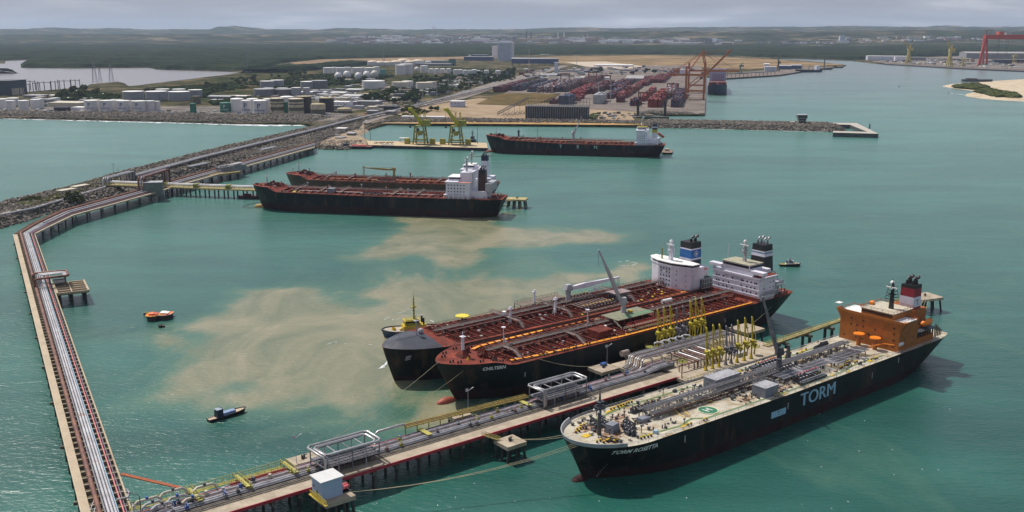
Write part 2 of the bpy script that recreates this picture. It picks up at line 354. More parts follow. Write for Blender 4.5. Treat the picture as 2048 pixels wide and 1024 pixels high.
# storage yards, roads and fields, each a sheet a little above the one below
area('sand_yard',[(720,246),(780,225),(830,214),(960,196),(1040,206),(1330,212),(1330,224),(1262,230),(1275,248),(960,246)],3.3,sandm)
area('sand_yard',[(760,247),(940,243),(1180,243),(1270,245),(1320,247),(1260,250),(960,247.5)],3.9,M('ochre_sand',(.42,.27,.12),.95,var=.25,scale=.03))
area('grass_field',[(952,208),(1000,187),(1075,186),(1118,189),(1080,206),(1040,211)],3.9,drym)
area('container_yard_paving',[(1000,190),(1060,163),(1130,140),(1200,131),(1400,131),(1413,153),(1409,228),(1335,227),(1180,218),(1120,214),(1095,208),(1122,187)],3.6,pavem)
area('road',[(700,246),(790,222),(880,196),(985,165),(1070,143),(1120,131),(1140,131),(1090,146),(1010,170),(930,197),(830,216),(735,247)],4.2,roadm)
area('dry_field',[(560,120),(700,116),(900,114),(1000,112),(1000,116),(740,124),(600,131)],3.3,M('bare_earth',(.27,.19,.12),.95,var=.25,scale=.006))
area('dry_field',[(1020,118),(1110,113),(1300,110.5),(1430,113),(1545,119),(1620,124),(1690,129),(1600,134),(1500,138),(1420,135),(1300,133),(1200,131),(1110,126)],3.3,M('savanna',(.29,.20,.115),.95,var=.3,scale=.006,col2=(.14,.11,.06),amt=.45,scale2=.004))
area('sand_yard',[(1130,124),(1210,123),(1290,133),(1250,138),(1170,133)],3.9,M('pale_lot',(.50,.42,.33),.95,var=.1,scale=.01))
area('quay_apron',[(1450,154),(1560,147.2),(1600,141.5),(1684,132.8),(1600,134),(1500,143),(1420,150)],3.9,pavem)
area('sand_yard',[(480,205),(560,200),(640,188),(760,186),(830,200),(780,214),(700,222),(560,222)],3.6,M('works_yard',(.26,.22,.18),.95,var=.35,scale=.05,col2=(.07,.07,.045),amt=.55,scale2=.02))
area('sand_yard',[(-100,226),(-100,215),(200,213),(480,212),(700,228),(690,243),(600,243),(470,242),(300,237),(120,233),(0,230)],3.6,M('works_dirt',(.17,.155,.14),.95,var=.3,scale=.03,col2=(.28,.24,.20),amt=.35,scale2=.02))
area('scrubland',[(190,196),(340,168),(470,149),(620,131),(760,131),(900,135),(1010,150),(1000,163),(860,190),(700,186),(560,190),(430,205),(200,205)],3.3,M('scrub_mix',(.042,.052,.024),.95,var=.5,scale=.02,col2=(.16,.11,.06),amt=.40,scale2=.012))
area('shipyard_ground',[(1740,122.5),(1800,118),(1900,113),(2048,110),(2400,112),(2400,150),(2048,139),(1920,134),(1850,130),(1765,125.5)],3.6,M('yard_grey',(.24,.21,.19),.95,var=.3,scale=.01,col2=(.11,.10,.09),amt=.4,scale2=.01))
area('field',[(-400,84.6),(0,84.2),(200,85.2),(420,84.6),(650,85.8),(650,89),(400,88),(200,89.4),(-400,90)],5,fieldm)
for q_ in ([(1078,107.5),(1110,106.5),(1115,108.5),(1082,109.5)],[(1202,100),(1240,101.5),(1238,103.4),(1204,101.6)],[(520,88),(600,86.5),(605,88.5),(530,89.8)],[(1440,103),(1560,104.5),(1555,106),(1445,104.6)]):
    area('pond',q_,5.5,M('pond_pale',(.45,.43,.42),.4,var=.1))
# sand spit on the right
def mound(name,outline,h,slope,mat,step,wobble=0,kind='structure'):
    pl=px2(outline,0) if wobble is not None else outline
    xs=[p[0] for p in pl]; ys=[p[1] for p in pl]
    gx=np.arange(min(xs)-step,max(xs)+2*step,step); gy=np.arange(min(ys)-step,max(ys)+2*step,step); GX,GY=np.meshgrid(gx,gy)
    d=sdist(GX,GY,pl); Z=np.clip(d/slope,-.4,1)*h
    if wobble: Z=Z+np.where(d>0,(fbm(GX,GY,40,3,3)-.4)*wobble*np.clip(d/60,0,1),0)
    return tag(gridobj(name,GX,GY,Z,mat,keep=d>-2*step),kind=kind)
spit=[(1884,172),(1905,168),(1940,165.5),(2000,161),(2060,158),(2500,150),(2500,230),(2048,203),(2000,200.5),(1960,197),(1930,192),(1932,188),(1955,183),(1930,180),(1900,176)]
mound('sand_spit',spit,4,50,beach,12,3)
def shrubs(name,polys,z0,n,rmin,rmax,mat,squash=.6,label=None,cat=None,zjit=0,seed=1):
    "one mass of low bushes: many leafy lumps scattered over the outlines"
    rg=np.random.default_rng(seed); ico=bmesh.new(); bmesh.ops.create_icosphere(ico,subdivisions=1,radius=1)
    bv=np.array([v.co[:] for v in ico.verts]); bf=np.array([[v.index for v in f.verts] for f in ico.faces]); ico.free(); V=[];F=[];o=0
    for pl in polys:
        pw=px2(pl,z0); a=np.array(pw); tot=0; lo=a.min(0); hi=a.max(0); k=n//len(polys)
        X_=rg.uniform(lo[0],hi[0],k*6); Y_=rg.uniform(lo[1],hi[1],k*6); s_=sdist(X_,Y_,pw); ok=np.where(s_>0)[0][:k]
        for i in ok:
            r=rg.uniform(rmin,rmax); v=bv*(1+rg.uniform(-.35,.35,(len(bv),1)))*r; v[:,2]*=squash
            V.append(v+[X_[i],Y_[i],z0+r*squash*.4+rg.uniform(0,zjit)]); F.append(bf+o); o+=len(bv)
    if not V: return
    v=np.concatenate(V); f=np.concatenate(F); me=bpy.data.meshes.new(name); me.vertices.add(len(v)); me.vertices.foreach_set('co',v.ravel())
    me.loops.add(f.size); me.loops.foreach_set('vertex_index',f.ravel().astype(np.int32)); me.polygons.add(len(f)); me.polygons.foreach_set('loop_start',np.arange(0,f.size,3,dtype=np.int32)); me.update(calc_edges=True)
    me.materials.append(mat); ob=bpy.data.objects.new(name,me); COL.objects.link(ob); return tag(ob,label,cat,kind='stuff')
leafm=M('leaf_dark',(.030,.048,.018),.9,var=.5,scale=.05,col2=(.055,.075,.028),amt=.45,scale2=.03)
leafm2=M('leaf_olive',(.075,.085,.03),.9,var=.45,scale=.05,col2=(.045,.055,.02),amt=.4,scale2=.03)
shrubs('scrub',[[(1906,173),(1950,167),(1975,175),(1955,178)],[(1953,183),(1975,178),(2030,188),(2040,196),(1990,193)]],4,900,4,11,leafm2,.35,'green scrub covering the middle of the white sand spit','scrub',seed=3)
# mangrove forest: a bumpy canopy
forestm=M('mangrove_canopy',(.020,.030,.017),.95,var=.6,scale=.012,col2=(.032,.043,.021),amt=.5,scale2=.0035,bump=2.0)
rows=5300*np.exp(np.linspace(-.42,1.05,330)); cols=np.linspace(-.62,.62,760); FX=np.outer(rows,cols); FY=np.repeat(rows[:,None],len(cols),1)
def fpoly(pl): return sdist(FX,FY,px2(pl,3))
f1=fpoly([(-300,91),(500,90),(640,91),(760,84),(1000,84),(1300,82),(1460,84),(1600,80),(2400,80),(2400,108),(2048,108.5),(1860,113),(1780,117),(1720,120),(1600,116.2),(1540,114.5),(1420,110),(1250,108.5),(1030,110),(760,116),(640,119),(560,127),(530,138),(470,142),(316,138),(298,134),(150,135.5),(46,134.5),(42,129),(60,118.5),(0,121),(-300,121)])
f2=fpoly([(-300,143),(0,141),(34,145.5),(0,148),(-300,150)]); f3=np.maximum(fpoly([(166,172),(182,167),(236,162),(248,166),(205,171)]),-1e9)
f4=fpoly([(252,172),(300,166.5),(352,160.5),(402,154.5),(455,148.5),(520,142),(560,136),(640,131),(700,126),(760,128),(700,134),(560,148),(470,158),(400,168),(330,174)])
fm=np.maximum(np.maximum(f1,f2),np.maximum(f3,f4)); hgt=np.clip(fm/14,0,1)*(7+7*fbm(FX,FY,34,3,11)+5*fbm(FX,FY,260,2,12))
tag(gridobj('mangrove_forest',FX,FY,3+hgt-.4*(fm<=0),forestm,keep=(fm>-1),smooth=False),'dense dark green mangrove forest beyond the pale estuary and the port','forest',kind='stuff')
# hills
hillm=M('hill_green',(.030,.042,.024),.95,var=.5,scale=.004,col2=(.20,.15,.10),amt=.36,scale2=.0022,spec=0)
hr=7200*np.exp(np.linspace(0,1.25,230)); hc=np.linspace(-.66,.66,900); HX=np.outer(hr,hc); HY=np.repeat(hr[:,None],len(hc),1)
def hillz(HX,HY):
    sm_=lambda v,a,b:(lambda t:t*t*(3-2*t))(np.clip((v-a)/(b-a),0,1)); right=sm_(HX/HY,-.12,.22)
    rd=lambda s_,k:1-np.abs(2*fbm(HX,HY,s_,5,k)-1)
    HZ=4+sm_(HY,7300,9500)*(16*fbm(HX,HY,700,4,22)+14*right)+sm_(HY,9300,12500-1500*right)*(34+34*right+58*(rd(1300,21)-.45)+34*(fbm(HX,HY,330,3,26)-.3))
    HZ=HZ*(1-.3*sm_(HY,13000,15500))+sm_(HY,15500,18500)*(50+44*(rd(2100,31)-.5)+44*(fbm(HX,HY,600,4,32)-.3))
    pk=lambda px,yd,h,wd: h*np.exp(-np.abs((HX-(px-1024)/FPX*yd)/wd)**3-((HY-yd)/1400)**2)
    for a_ in ((140,18500,38,380),(235,18800,42,420),(475,17500,52,290),(450,17600,22,480),(660,17800,30,300),(730,17800,38,520),(30,18500,12,500),(1120,19500,22,900),(1500,19000,26,1500),(1850,19500,34,2200)): HZ+=pk(*a_)*(.75+.5*fbm(HX,HY,300,3,41))
    HZ=np.minimum(HZ,148+HY*.0040+14*fbm(HX,HY,900,3,51))
    return HZ
HZ=hillz(HX,HY)
def PH(x,y,base=6.0):
    "point of the far terrain that shows at this pixel"
    d=P(x,y,0)-Vector((0,0,H)) if y>59 else None
    dx=(x-1024)/FPX; v=-(y-512)/FPX; D=Vector((dx, math.cos(PITCH)+v*math.sin(PITCH), -math.sin(PITCH)+v*math.cos(PITCH)))
    ys=np.linspace(5000,21000,1200); t=ys/D.y; zz=H+D.z*t; hz_=np.where(ys>7250,hillz(D.x*t,ys),base); k=np.where(zz<=hz_)[0]; k=k[0] if len(k) else -1
    return Vector((D.x*t[k],ys[k],float(hz_[k])))
tag(gridobj('hills',HX,HY,HZ,hillm),kind='structure')
# rock-armoured mounds
rockm=M('rock',(.20,.18,.155),.9,var=.65,scale=.25,col2=(.09,.08,.07),amt=.5,scale2=.12)
def rocks(name,outline,h,slope,n,smin,smax,label,seed=5,inner=1e9,zb=0,mat=None,topz=None):
    rg=np.random.default_rng(seed); pw=px2(outline,0); a=np.array(pw); lo=a.min(0); hi=a.max(0)
    X_=rg.uniform(lo[0],hi[0],n*14); Y_=rg.uniform(lo[1],hi[1],n*14); s_=sdist(X_,Y_,pw); ok=np.where((s_>-1.5)&(s_<inner))[0][:n]
    bm=bmesh.new(); bmesh.ops.create_icosphere(bm,subdivisions=1,radius=1); bv=np.array([v.co[:] for v in bm.verts]); bm.free()
    cv=np.array([(x,y,z) for x in(-1,1) for y in(-1,1) for z in(-1,1)],float); cf=np.array([(0,1,3,2),(4,6,7,5),(0,4,5,1),(2,3,7,6),(0,2,6,4),(1,5,7,3)])
    k=len(ok); r=smin+(smax-smin)*rg.random(k)**2
    ang=rg.uniform(0,6.28,(k,3)); ca,sa=np.cos(ang),np.sin(ang)
    v=cv[None]*(1+rg.uniform(-.4,.3,(k,8,3)))*r[:,None,None]*.62
    x,y,z=v[...,0],v[...,1],v[...,2]; x,y=x*ca[:,:1]-y*sa[:,:1],x*sa[:,:1]+y*ca[:,:1]; y,z=y*ca[:,1:2]-z*sa[:,1:2],y*sa[:,1:2]+z*ca[:,1:2]; x,z=x*ca[:,2:]-z*sa[:,2:],x*sa[:,2:]+z*ca[:,2:]
    zz=np.clip(s_[ok]/slope,-.1,1)*h+zb
    v=np.stack([x+X_[ok][:,None],y+Y_[ok][:,None],z+zz[:,None]+r[:,None]*.15],-1).reshape(-1,3)
    f=(cf[None]+np.arange(k)[:,None,None]*8).reshape(-1,4)
    me=bpy.data.meshes.new(name); me.vertices.add(len(v)); me.vertices.foreach_set('co',v.ravel()); me.loops.add(f.size); me.loops.foreach_set('vertex_index',f.ravel().astype(np.int32)); me.polygons.add(len(f)); me.polygons.foreach_set('loop_start',np.arange(0,f.size,4,dtype=np.int32)); me.update(calc_edges=True)
    me.materials.append(mat or rockm); o=bpy.data.objects.new(name,me); COL.objects.link(o); return tag(o,label,'rocks',kind='stuff')
gravel=M('breakwater_core',(.19,.17,.15),.95,var=.3,scale=.2)
BWo=[(-260,470),(-60,428),(0,412),(60,398),(130,381),(230,352),(330,327),(420,304),(520,281),(600,262),(650,252),(690,236),(720,236),(735,246),(725,262),(700,269),(672,279),(640,292),(622,300),(560,310),(490,325),(400,345),(300,372),(230,396),(170,412),(110,424),(60,440),(0,458),(-60,480),(-260,530)]
mound('breakwater',BWo,5.0,9,gravel,3.5)
rocks('breakwater_rocks',BWo,5.0,9,24000,.7,2.0,'grey boulders armouring the long breakwater behind the pipe trestle',6)
sh1=[(-300,221),(0,224),(120,226),(300,228),(470,231),(600,230),(690,236),(640,252),(600,249),(470,249),(300,244),(120,240),(0,237),(-300,233)]
mound('shore_embankment',sh1,4.6,34,gravel,7)
rocks('shore_rocks',sh1,4.6,34,20000,1.0,2.6,'brown and grey boulders along the shore below the storage tanks',7)
sh2=[(690,272),(712,263),(735,253),(765,242),(790,238),(960,241),(1060,242),(1180,243),(1300,247),(1290,254),(1180,252),(1060,251),(960,250.5),(800,249),(772,250),(752,256),(720,267),(700,275)]
rocks('quay_rocks',sh2,4.2,10,4200,1.0,2.2,'grey boulders lining the inner harbour below the sandy coal yard',8)
arm=[(1280,252),(1290,244),(1400,247),(1500,249),(1600,250),(1660,252),(1688,257),(1690,263),(1670,264.5),(1600,262),(1500,260),(1400,257),(1290,256)]
mound('breakwater_arm',arm,6,11,gravel,3.5)
rocks('breakwater_rocks',arm,6,11,9000,.8,2.0,'boulders of the low breakwater arm running out to the hollow pier',9)
rocks('quay_rocks',[(1262,237),(1268,228),(1300,224),(1340,226),(1395,229),(1393,232),(1340,232),(1300,231),(1275,236),(1262,240)],3.5,8,900,1,2.2,'boulders below the container yard beside the quay corner',10)
rocks('jetty_root_rocks',[(620,292),(650,285),(700,284),(735,286),(735,296),(690,300),(640,299)],2.5,8,700,1,2.2,'rocks under the end of the causeway by the red barge',11)
mound('causeway',[(622,285),(645,272),(680,262),(712,252),(735,248),(738,262),(722,272),(742,283),(740,296),(690,299),(640,297)],3.4,6,M('causeway_sand',(.33,.26,.19),.95,var=.25,scale=.08),4)
# surf
surf_glint_m=M('foam_glint_white',(.72,.74,.74),.7,var=.1)
def foam(name,line,wmin,wmax,z,label,seed=1,step=6,frag=.15):
    rg=random.Random(seed); pts=[P(x,y,0) for x,y in line]; mb=MB(); poly=[]
    for a,b_ in zip(pts[:-1],pts[1:]):
        n=max(1,int((b_-a).length/step)); d=(b_-a).normalized(); nn=Vector((-d.y,d.x,0))
        for i in range(n):
            if rg.random()<frag: continue
            p=a.lerp(b_,i/n); q=a.lerp(b_,(i+1)/n); 
            for k in range(2):
                w1=rg.uniform(wmin,wmax); w2=rg.uniform(wmin,wmax); o1=rg.uniform(-1,1)*wmax*.5; o2=rg.uniform(-1,1)*wmax*.5
                e0=d*rg.uniform(-.6,.2)*step; e1=d*rg.uniform(-.2,.6)*step
                mb.add([p+nn*(o1-w1/2)+e0,q+nn*(o2-w2/2)+e1,q+nn*(o2+w2/2)+e1,p+nn*(o1+w1/2)+e0],[(0,1,2,3)])
    mb.v=[(v[0],v[1],z+.01*(i//4%3)) for i,v in enumerate(mb.v)]
    return tag(mb.build(name,surf_glint_m),label,'surf',kind='stuff')
foam('surf',[(-100,233.5),(0,236.5),(60,238.3),(120,239.8),(220,242.5),(300,244.5),(400,247),(470,249),(520,250),(570,250.5),(620,251)],3,15,.12,'white surf breaking along the rocks below the storage tanks',2,12,.06)
foam('surf',[(450,249.5),(500,251),(560,252)],2,9,.18,'white swash of a second wave just off the rocky shore',3,12,.5)
foam('surf',[(1080,251.6),(1120,252.8),(1180,253)],1,5,.12,'small white swash at the foot of the inner harbour rocks',4,8,.3)
foam('surf',[(1395,257.8),(1500,260.8),(1640,264)],.5,2,.12,'thin white line of swash along the breakwater arm',5,8,.4)
# ---------------------------------------------------------------- ships
def text_mesh(txt,size,bold=0.0,shear=0.0):
    cu=bpy.data.curves.new('txt','FONT'); cu.body=txt; cu.size=size; cu.align_x='CENTER'; cu.align_y='CENTER'; cu.resolution_u=3; cu.offset=bold*size; cu.shear=shear
    o=bpy.data.objects.new('txt',cu); COL.objects.link(o); bpy.context.view_layer.update()
    me=bpy.data.meshes.new_from_object(o.evaluated_get(bpy.context.evaluated_depsgraph_get())); vs=[v.co.copy() for v in me.vertices]; fs=[tuple(p.vertices) for p in me.polygons]
    bpy.data.objects.remove(o); bpy.data.curves.remove(cu); bpy.data.meshes.remove(me); return vs,fs
class Hull:
    def __init__(s,L,B,zd,zb,fc=0,xf=0,zboot=4,rake=7,bulb=False):
        s.L,s.B,s.zd,s.zb,s.fc,s.xf,s.zboot,s.rake=L,B,zd,zb,fc,xf,zboot,rake; s.le,s.ex=(.105,.53) if rake==6 else (.145,.66)
    def deck(s,x):
        t=min(max(x/s.L,0),1); z=s.zb+(s.zd-s.zb)*min(1,t*2.2)
        if s.fc: z+=s.fc*min(max((s.xf+7-x)/7,0),1)
        return z
    def ends(s,z,zt):
        w=min(max(z/zt,0),1); return s.rake*(1-w)**1.2, s.L-(1-w)*6.5, w
    def hb(s,x,z):
        zt=s.deck(x); x0,x1,w=s.ends(z,zt)
        Le=s.L*(.20-(.20-s.le)*w); Lr=s.L*(.20-.12*w); B2=s.B/2
        u=min(max((x-x0)/Le,0),1); a=(1-(1-u)**2)**(.95-(.95-s.ex)*w)
        v=min(max((x1-x)/Lr,0),1); tr=.12+.68*w**.7; b=tr+(1-tr)*(1-(1-v)**2)**.8
        return B2*a*b
    def mesh(s,mats,parent,deckmat):
        N=64; ts=[.5-.5*math.cos(math.pi*i/(N-1)) for i in range(N)]; mb=MB(); rows=[]
        lv=[-2.5,0,s.zboot*.5,s.zboot]; fr=[.25,.5,.75,1]
        top=[]
        for side in (-1,1):
            g=[]
            for j in range(len(lv)+len(fr)):
                r=[]
                for t in ts:
                    zt=s.deck(t*s.L); z=lv[j] if j<len(lv) else s.zboot+(zt-s.zboot)*fr[j-len(lv)]
                    x0,x1,w_=s.ends(z,zt); x=x0+(x1-x0)*t; zt=s.deck(x)
                    if j>=len(lv): z=s.zboot+(zt-s.zboot)*fr[j-len(lv)]
                    r.append((x,side*s.hb(x,z),z))
                g.append(r)
            for j in range(len(g)-1):
                vs=g[j]+g[j+1]; fs=[(i,i+1,N+i+1,N+i) if side<0 else (i,N+i,N+i+1,i+1) for i in range(N-1)]
                mb.add(vs,fs,1 if j<len(lv)-1 else 0,True)
            top.append(g[-1]); rows.append([q[-1] for q in g])
        a,b=rows; k=len(a)  # transom
        mb.add(a+b,[(i,i+1,k+i+1,k+i) for i in range(3)],1); mb.add(a+b,[(i,i+1,k+i+1,k+i) for i in range(3,k-1)],0)
        h=mb.build('hull',mats,parent)
        dk=MB(); l,r=top; dk.add([(p[0],p[1],p[2]-.02) for p in l]+[(p[0],p[1],p[2]-.02) for p in r],[(i,i+1,N+i+1,N+i) for i in range(N-1)])
        dk.build('deck',deckmat,parent); return h
def ship(name,bow,hd,L,B,zd,zb,label,fc=0,xf=0,zboot=4,rake=7,top=None,bt=None,dm=None,cat='tanker ship'):
    r=thing(name,(bow[0],bow[1],0),hd,label,cat); h=Hull(L,B,zd,zb,fc,xf,zboot,rake); h.mesh([top or black,bt or boot],r,dm or deckred); h.root=r; return h
def side_text(h,txt,size,xc,z,mat,name='lettering',side=-1,stretch=1.0,par=None,bold=.02,shear=0):
    vs,fs=text_mesh(txt,size,bold,shear); out=[]
    for v in vs:
        x=xc+v.x*stretch*(1 if side<0 else -1); zz=z+v.y; out.append((x,side*(h.hb(x,zz)+.12),zz))
    mb=MB(); mb.add(out,fs); return mb.build(name,mat,par or h.root)
def side_box(h,x0,x1,z0,z1,mat,name='hull_mark',side=-1):
    n=max(1,int((x1-x0)/2)); mb=MB()
    for i in range(n):
        a=x0+(x1-x0)*i/n; b=x0+(x1-x0)*(i+1)/n
        mb.add([(a,side*(h.hb(a,z0)+.1),z0),(b,side*(h.hb(b,z0)+.1),z0),(b,side*(h.hb(b,z1)+.1),z1),(a,side*(h.hb(a,z1)+.1),z1)],[(0,1,2,3)])
    return mb.build(name,mat,h.root)
def deck_text(h,txt,size,x,y,rz,mat,dz=.12,name='deck_marking'):
    vs,fs=text_mesh(txt,size); ca,sa=math.cos(rz),math.sin(rz); mb=MB()
    mb.add([(x+v.x*ca-v.y*sa,y+v.x*sa+v.y*ca,h.deck(x+v.x*ca-v.y*sa)+dz) for v in vs],fs); return mb.build(name,mat,h.root)
def bulb(h,mat,z=-.3,r=2.6,l=8,x=None):
    x=h.rake-1 if x is None else x; mb=MB(); pr=[]
    for i in range(9):
        a=math.pi*i/8; pr.append((max(.02,r*math.sin(a)),a))
    vs=[];n=12
    for i in range(9):
        a=math.pi*i/8
        for k in range(n):
            t=2*math.pi*k/n; vs.append((x-l*math.cos(a)*.5-1,r*math.sin(a)*math.cos(t),z+r*1.1*math.sin(a)*math.sin(t)))
    mb.add(vs,[(i*n+k,i*n+(k+1)%n,(i+1)*n+(k+1)%n,(i+1)*n+k) for i in range(8) for k in range(n)],0,True); mb.build('bulbous_bow',mat,h.root)
def rails(h,x0,x1,mat,side=(-1,1),inset=.5,step=4,hh=1.15,name='railing',r=.05):
    for s_ in side:
        mb=MB(); pts=[]; x=x0
        while x<=x1+.01:
            z=h.deck(x); pts.append((x,s_*max(.3,h.hb(x,z)-inset),z)); x+=step
        mb.rail(pts,hh,r,step,0); mb.build(name,mat,h.root)
_BP={}
def bollards(root,pts,mats,Z,s=1.0):
    me=None
    for x,y in pts:
        if me is None: q=MB(); bollard(q,0,0,0,0,1,s); o=q.build('bollard',mats,root); me=o.data
        else: o=bpy.data.objects.new('bollard',me); COL.objects.link(o); o.parent=root
        o.location=(x,y,Z(x))
def bollard(mb,x,y,z,my,mk,s=1.0,rz=0):
    for d in (-.8,.8):
        px,py=x+d*math.cos(rz)*s,y+d*math.sin(rz)*s
        mb.cyl((px,py,z),.38*s,.8*s,n=8,mi=mk); mb.cyl((px,py,z+.8*s),.45*s,.3*s,n=8,mi=my)
def winch(root,x,y,z,rz,mats,s=1.0):
    mb=MB(); ca,sa=math.cos(rz),math.sin(rz)
    q=lambda a,b,c:(x+(a*ca-b*sa)*s,y+(a*sa+b*ca)*s,z+c*s)
    mb.tube([q(-2.6,0,1.2),q(2.6,0,1.2)],.25*s,6,0)
    for a in (-2,-.3,1.4):
        mb.tube([q(a,0,1.2),q(a+.12,0,1.2)],1.15*s,10,0); mb.tube([q(a+.12,0,1.2),q(a+1.0,0,1.2)],.75*s,10,1); mb.tube([q(a+1.0,0,1.2),q(a+1.12,0,1.2)],1.15*s,10,0)
    mb.obox(q(0,1.3,0),2.0*s,1.0*s,1.3*s,rz,0); mb.obox(q(0,0,0),5*s,2.4*s,.35*s,rz,0)
    return mb.build('winch',mats,root)
winb=MB(); winb.box(-.45,.45,-.04,.04,-.4,.4); WIN=None
def ledges(par,x0,x1,y0,y1,zs,mat):
    for z in zs: MB().box(x0-.22,x1+.02,y0-.22,y1+.22,z-.09,z+.09).build('deck_ledge',mat,par)
def windows(par,pts,rz,mat=None,w=.9,hh=.8,name='window'):
    "one small pane per point, turned by rz"
    me=None; out=[]
    for p in pts:
        if me is None:
            o=MB().box(-w/2,w/2,-.05,.05,-hh/2,hh/2).build(name,mat or winm,par); me=o.data
        else:
            o=bpy.data.objects.new(name,me); COL.objects.link(o); o.parent=par
        o.location=p; o.rotation_euler=(0,0,rz); out.append(o)
    return out
def catwalk(root,x0,x1,y,z0,h,mat,name='catwalk',w=1.6,step=6,deck=None):
    mb=MB(); zt=z0+h; MB().box(x0,x1,y-w/2+.05,y+w/2-.05,zt-.15,zt-.05).build('grating',M('grating',(.10,.095,.09),.8,var=.5,scale=1.5),root)
    for s_ in(-1,1): mb.box(x0,x1,y+s_*w/2-.05,y+s_*w/2+.05,zt-.2,zt)
    x=x0
    while x<=x1:
        for s_ in (-1,1): mb.beam((x,y+s_*w/2,z0),(x,y+s_*w/2,zt),.22)
        x+=step
    for s_ in (-1,1): mb.rail([(x0,y+s_*w/2,zt),(x1,y+s_*w/2,zt)],1.1,.05,3)
    return mb.build(name,mat,root)
def lattice_mast(par,x,y,z,h,mat,w=1.6,name='mast',cross=5,yard=3,radar=True,wm=None):
    mb=MB(); mb.obox((x,y,z),w,w,h,0,0,.45,.45)
    for k in range(cross):
        zz=z+h*(.35+.6*k/cross); mb.beam((x,y-yard*(1-k/cross*.5),zz),(x,y+yard*(1-k/cross*.5),zz),.25)
        mb.beam((x-yard*.5,y,zz+.3),(x+yard*.5,y,zz+.3),.2)
        for s_ in(-1,1): mb.beam((x,y+s_*yard*(1-k/cross*.5),zz),(x,y+s_*yard*(1-k/cross*.5),zz+1.1),.16)
    mb.box(x-1.4,x+1.4,y-1.4,y+1.4,z+h*.55,z+h*.55+.2); mb.beam((x,y,z+h),(x,y,z+h*1.18),.14)
    m=mb.build(name,mat,par)
    if radar:
        r=MB(); r.beam((x-.8,y-2.6,z+h*.8+.5),(x-.8,y+2.6,z+h*.8+.5),.5,.45); r.cyl((x-.8,y,z+h*.8-.4),.35,.9,n=8); r.build('radar',wm or whitetop,m)
        d=MB(); d.sph((x+.8,y+.8,z+h*1.0),.95,12); d.build('radar_dome',whitetop,m)
    return m
def crane(root,x,y,z,hp,lb,az,elv,mat,r=1.2,name='deck_crane',label=None,jibmat=None,thick=1.3):
    "pedestal crane: pedestal, slewing house, tapered jib, hook wire"
    mb=MB(); mb.cyl((x,y,z),r*1.25,hp*.35,r,14); mb.cyl((x,y,z+hp*.35),r,hp*.65,r*.85,14); mb.cyl((x,y,z+hp*.93),r*1.7,.4,n=14)
    c=mb.build(name,mat,root)
    if label: c['label']=label
    j=MB(); b=Vector((x,y,z+hp)); d=Vector((math.cos(az)*math.cos(elv),math.sin(az)*math.cos(elv),math.sin(elv))); rgt=Vector((-math.sin(az),math.cos(az),0)); up=rgt.cross(d)*-1
    s0=b+Vector((math.cos(az),math.sin(az),0))*r; e=s0+d*lb; vs=[]
    for p,wd,ht in ((s0,thick*.9,thick*.8),(s0+d*lb*.3,thick*.85,thick*1.3),(e,thick*.4,thick*.4)):
        for i,k in ((-1,-1),(1,-1),(1,1),(-1,1)): vs.append(p+rgt*(i*wd/2)+up*(k*ht/2))
    j.add(vs,[(0,1,5,4),(1,2,6,5),(2,3,7,6),(3,0,4,7),(4,5,9,8),(5,6,10,9),(6,7,11,10),(7,4,8,11),(0,3,2,1),(8,9,10,11)])
    j.build('jib',jibmat or mat,c)
    k=MB(); k.obox((x,y,z+hp),r*2.6,r*2.2,2.2,az,0,.7,.8); k.build('slewing_house',mat,c)
    wv=MB(); wv.beam(b+Vector((0,0,2.2)),s0+d*lb*.95,.12); wv.beam(e,e-Vector((0,0,min(lb*.5,8))),.1); wv.beam(b+Vector((0,0,1)),s0+d*lb*.33,.45); wv.build('hoist_wire',dgrey,c)
    return c
def funnel(root,x,y,z,l,w,h,mats,bands,name='funnel',tx=.86,ty=.86,pipes=4,pm=None,r=.45):
    "tapered casing in colour bands (list of (height fraction, material index)), exhaust pipes on top"
    mb=MB(); z0=0
    for f,mi in bands:
        a=1-(1-tx)*z0; b_=1-(1-tx)*f; mb.obox((x,y,z+h*z0),l*a,w*(1-(1-ty)*z0),h*(f-z0),0,mi,b_/a,(1-(1-ty)*f)/(1-(1-ty)*z0)); z0=f
    o=mb.build(name,mats,root)
    for i in range(pipes):
        p=MB(); px=x+(i%2-.5)*l*.4; py=y+((i//2)-.5)*w*.4; p.tube([(px,py,z+h-.5),(px,py,z+h+1.5),(px+.9,py,z+h+2.6),(px+2,py,z+h+3)],r,8); p.build('exhaust_pipe',pm or dgrey,o)
    return o
def lifeboat(par,x,y,z,mat,rz=0,tilt=0,l=8):
    mb=MB(); n=10; vs=[]
    for i in range(9):
        a=math.pi*i/8; r=1.5*math.sin(a)**.6 if 0<i<8 else .05
        for k in range(n):
            t=2*math.pi*k/n; vs.append((-l/2*math.cos(a),r*math.cos(t),r*1.05*math.sin(t)+(.5 if math.sin(t)>.5 and i>5 else 0)))
    mb.add(vs,[(i*n+k,(i+1)*n+k,(i+1)*n+(k+1)%n,i*n+(k+1)%n) for i in range(8) for k in range(n)],0,True)
    o=mb.build('lifeboat',mat,par); o.location=(x,y,z); o.rotation_euler=(0,tilt,rz); return o
def frames(h,x0,x1,step,mat,w=.26,hh=.85,inset=2.2,skip=()):
    "transverse deck girders, each its own part"
    x=x0; k=0
    while x<x1 and k<95:
        if not any(a<x<b for a,b in skip):
            z=h.deck(x); y=h.hb(x,z)-inset; mb=MB(); mb.box(x-w/2,x+w/2,-y,y,z-.1,z+hh); mb.box(x-w*.75,x+w*.75,-y,y,z+hh,z+hh+.06)
            for s_ in(-1,1): mb.add([(x,s_*y,z),(x,s_*(y+1.3),z),(x,s_*y,z+hh)],[(0,1,2)])
            mb.build('deck_girder',mat,h.root); k+=1
        x+=step
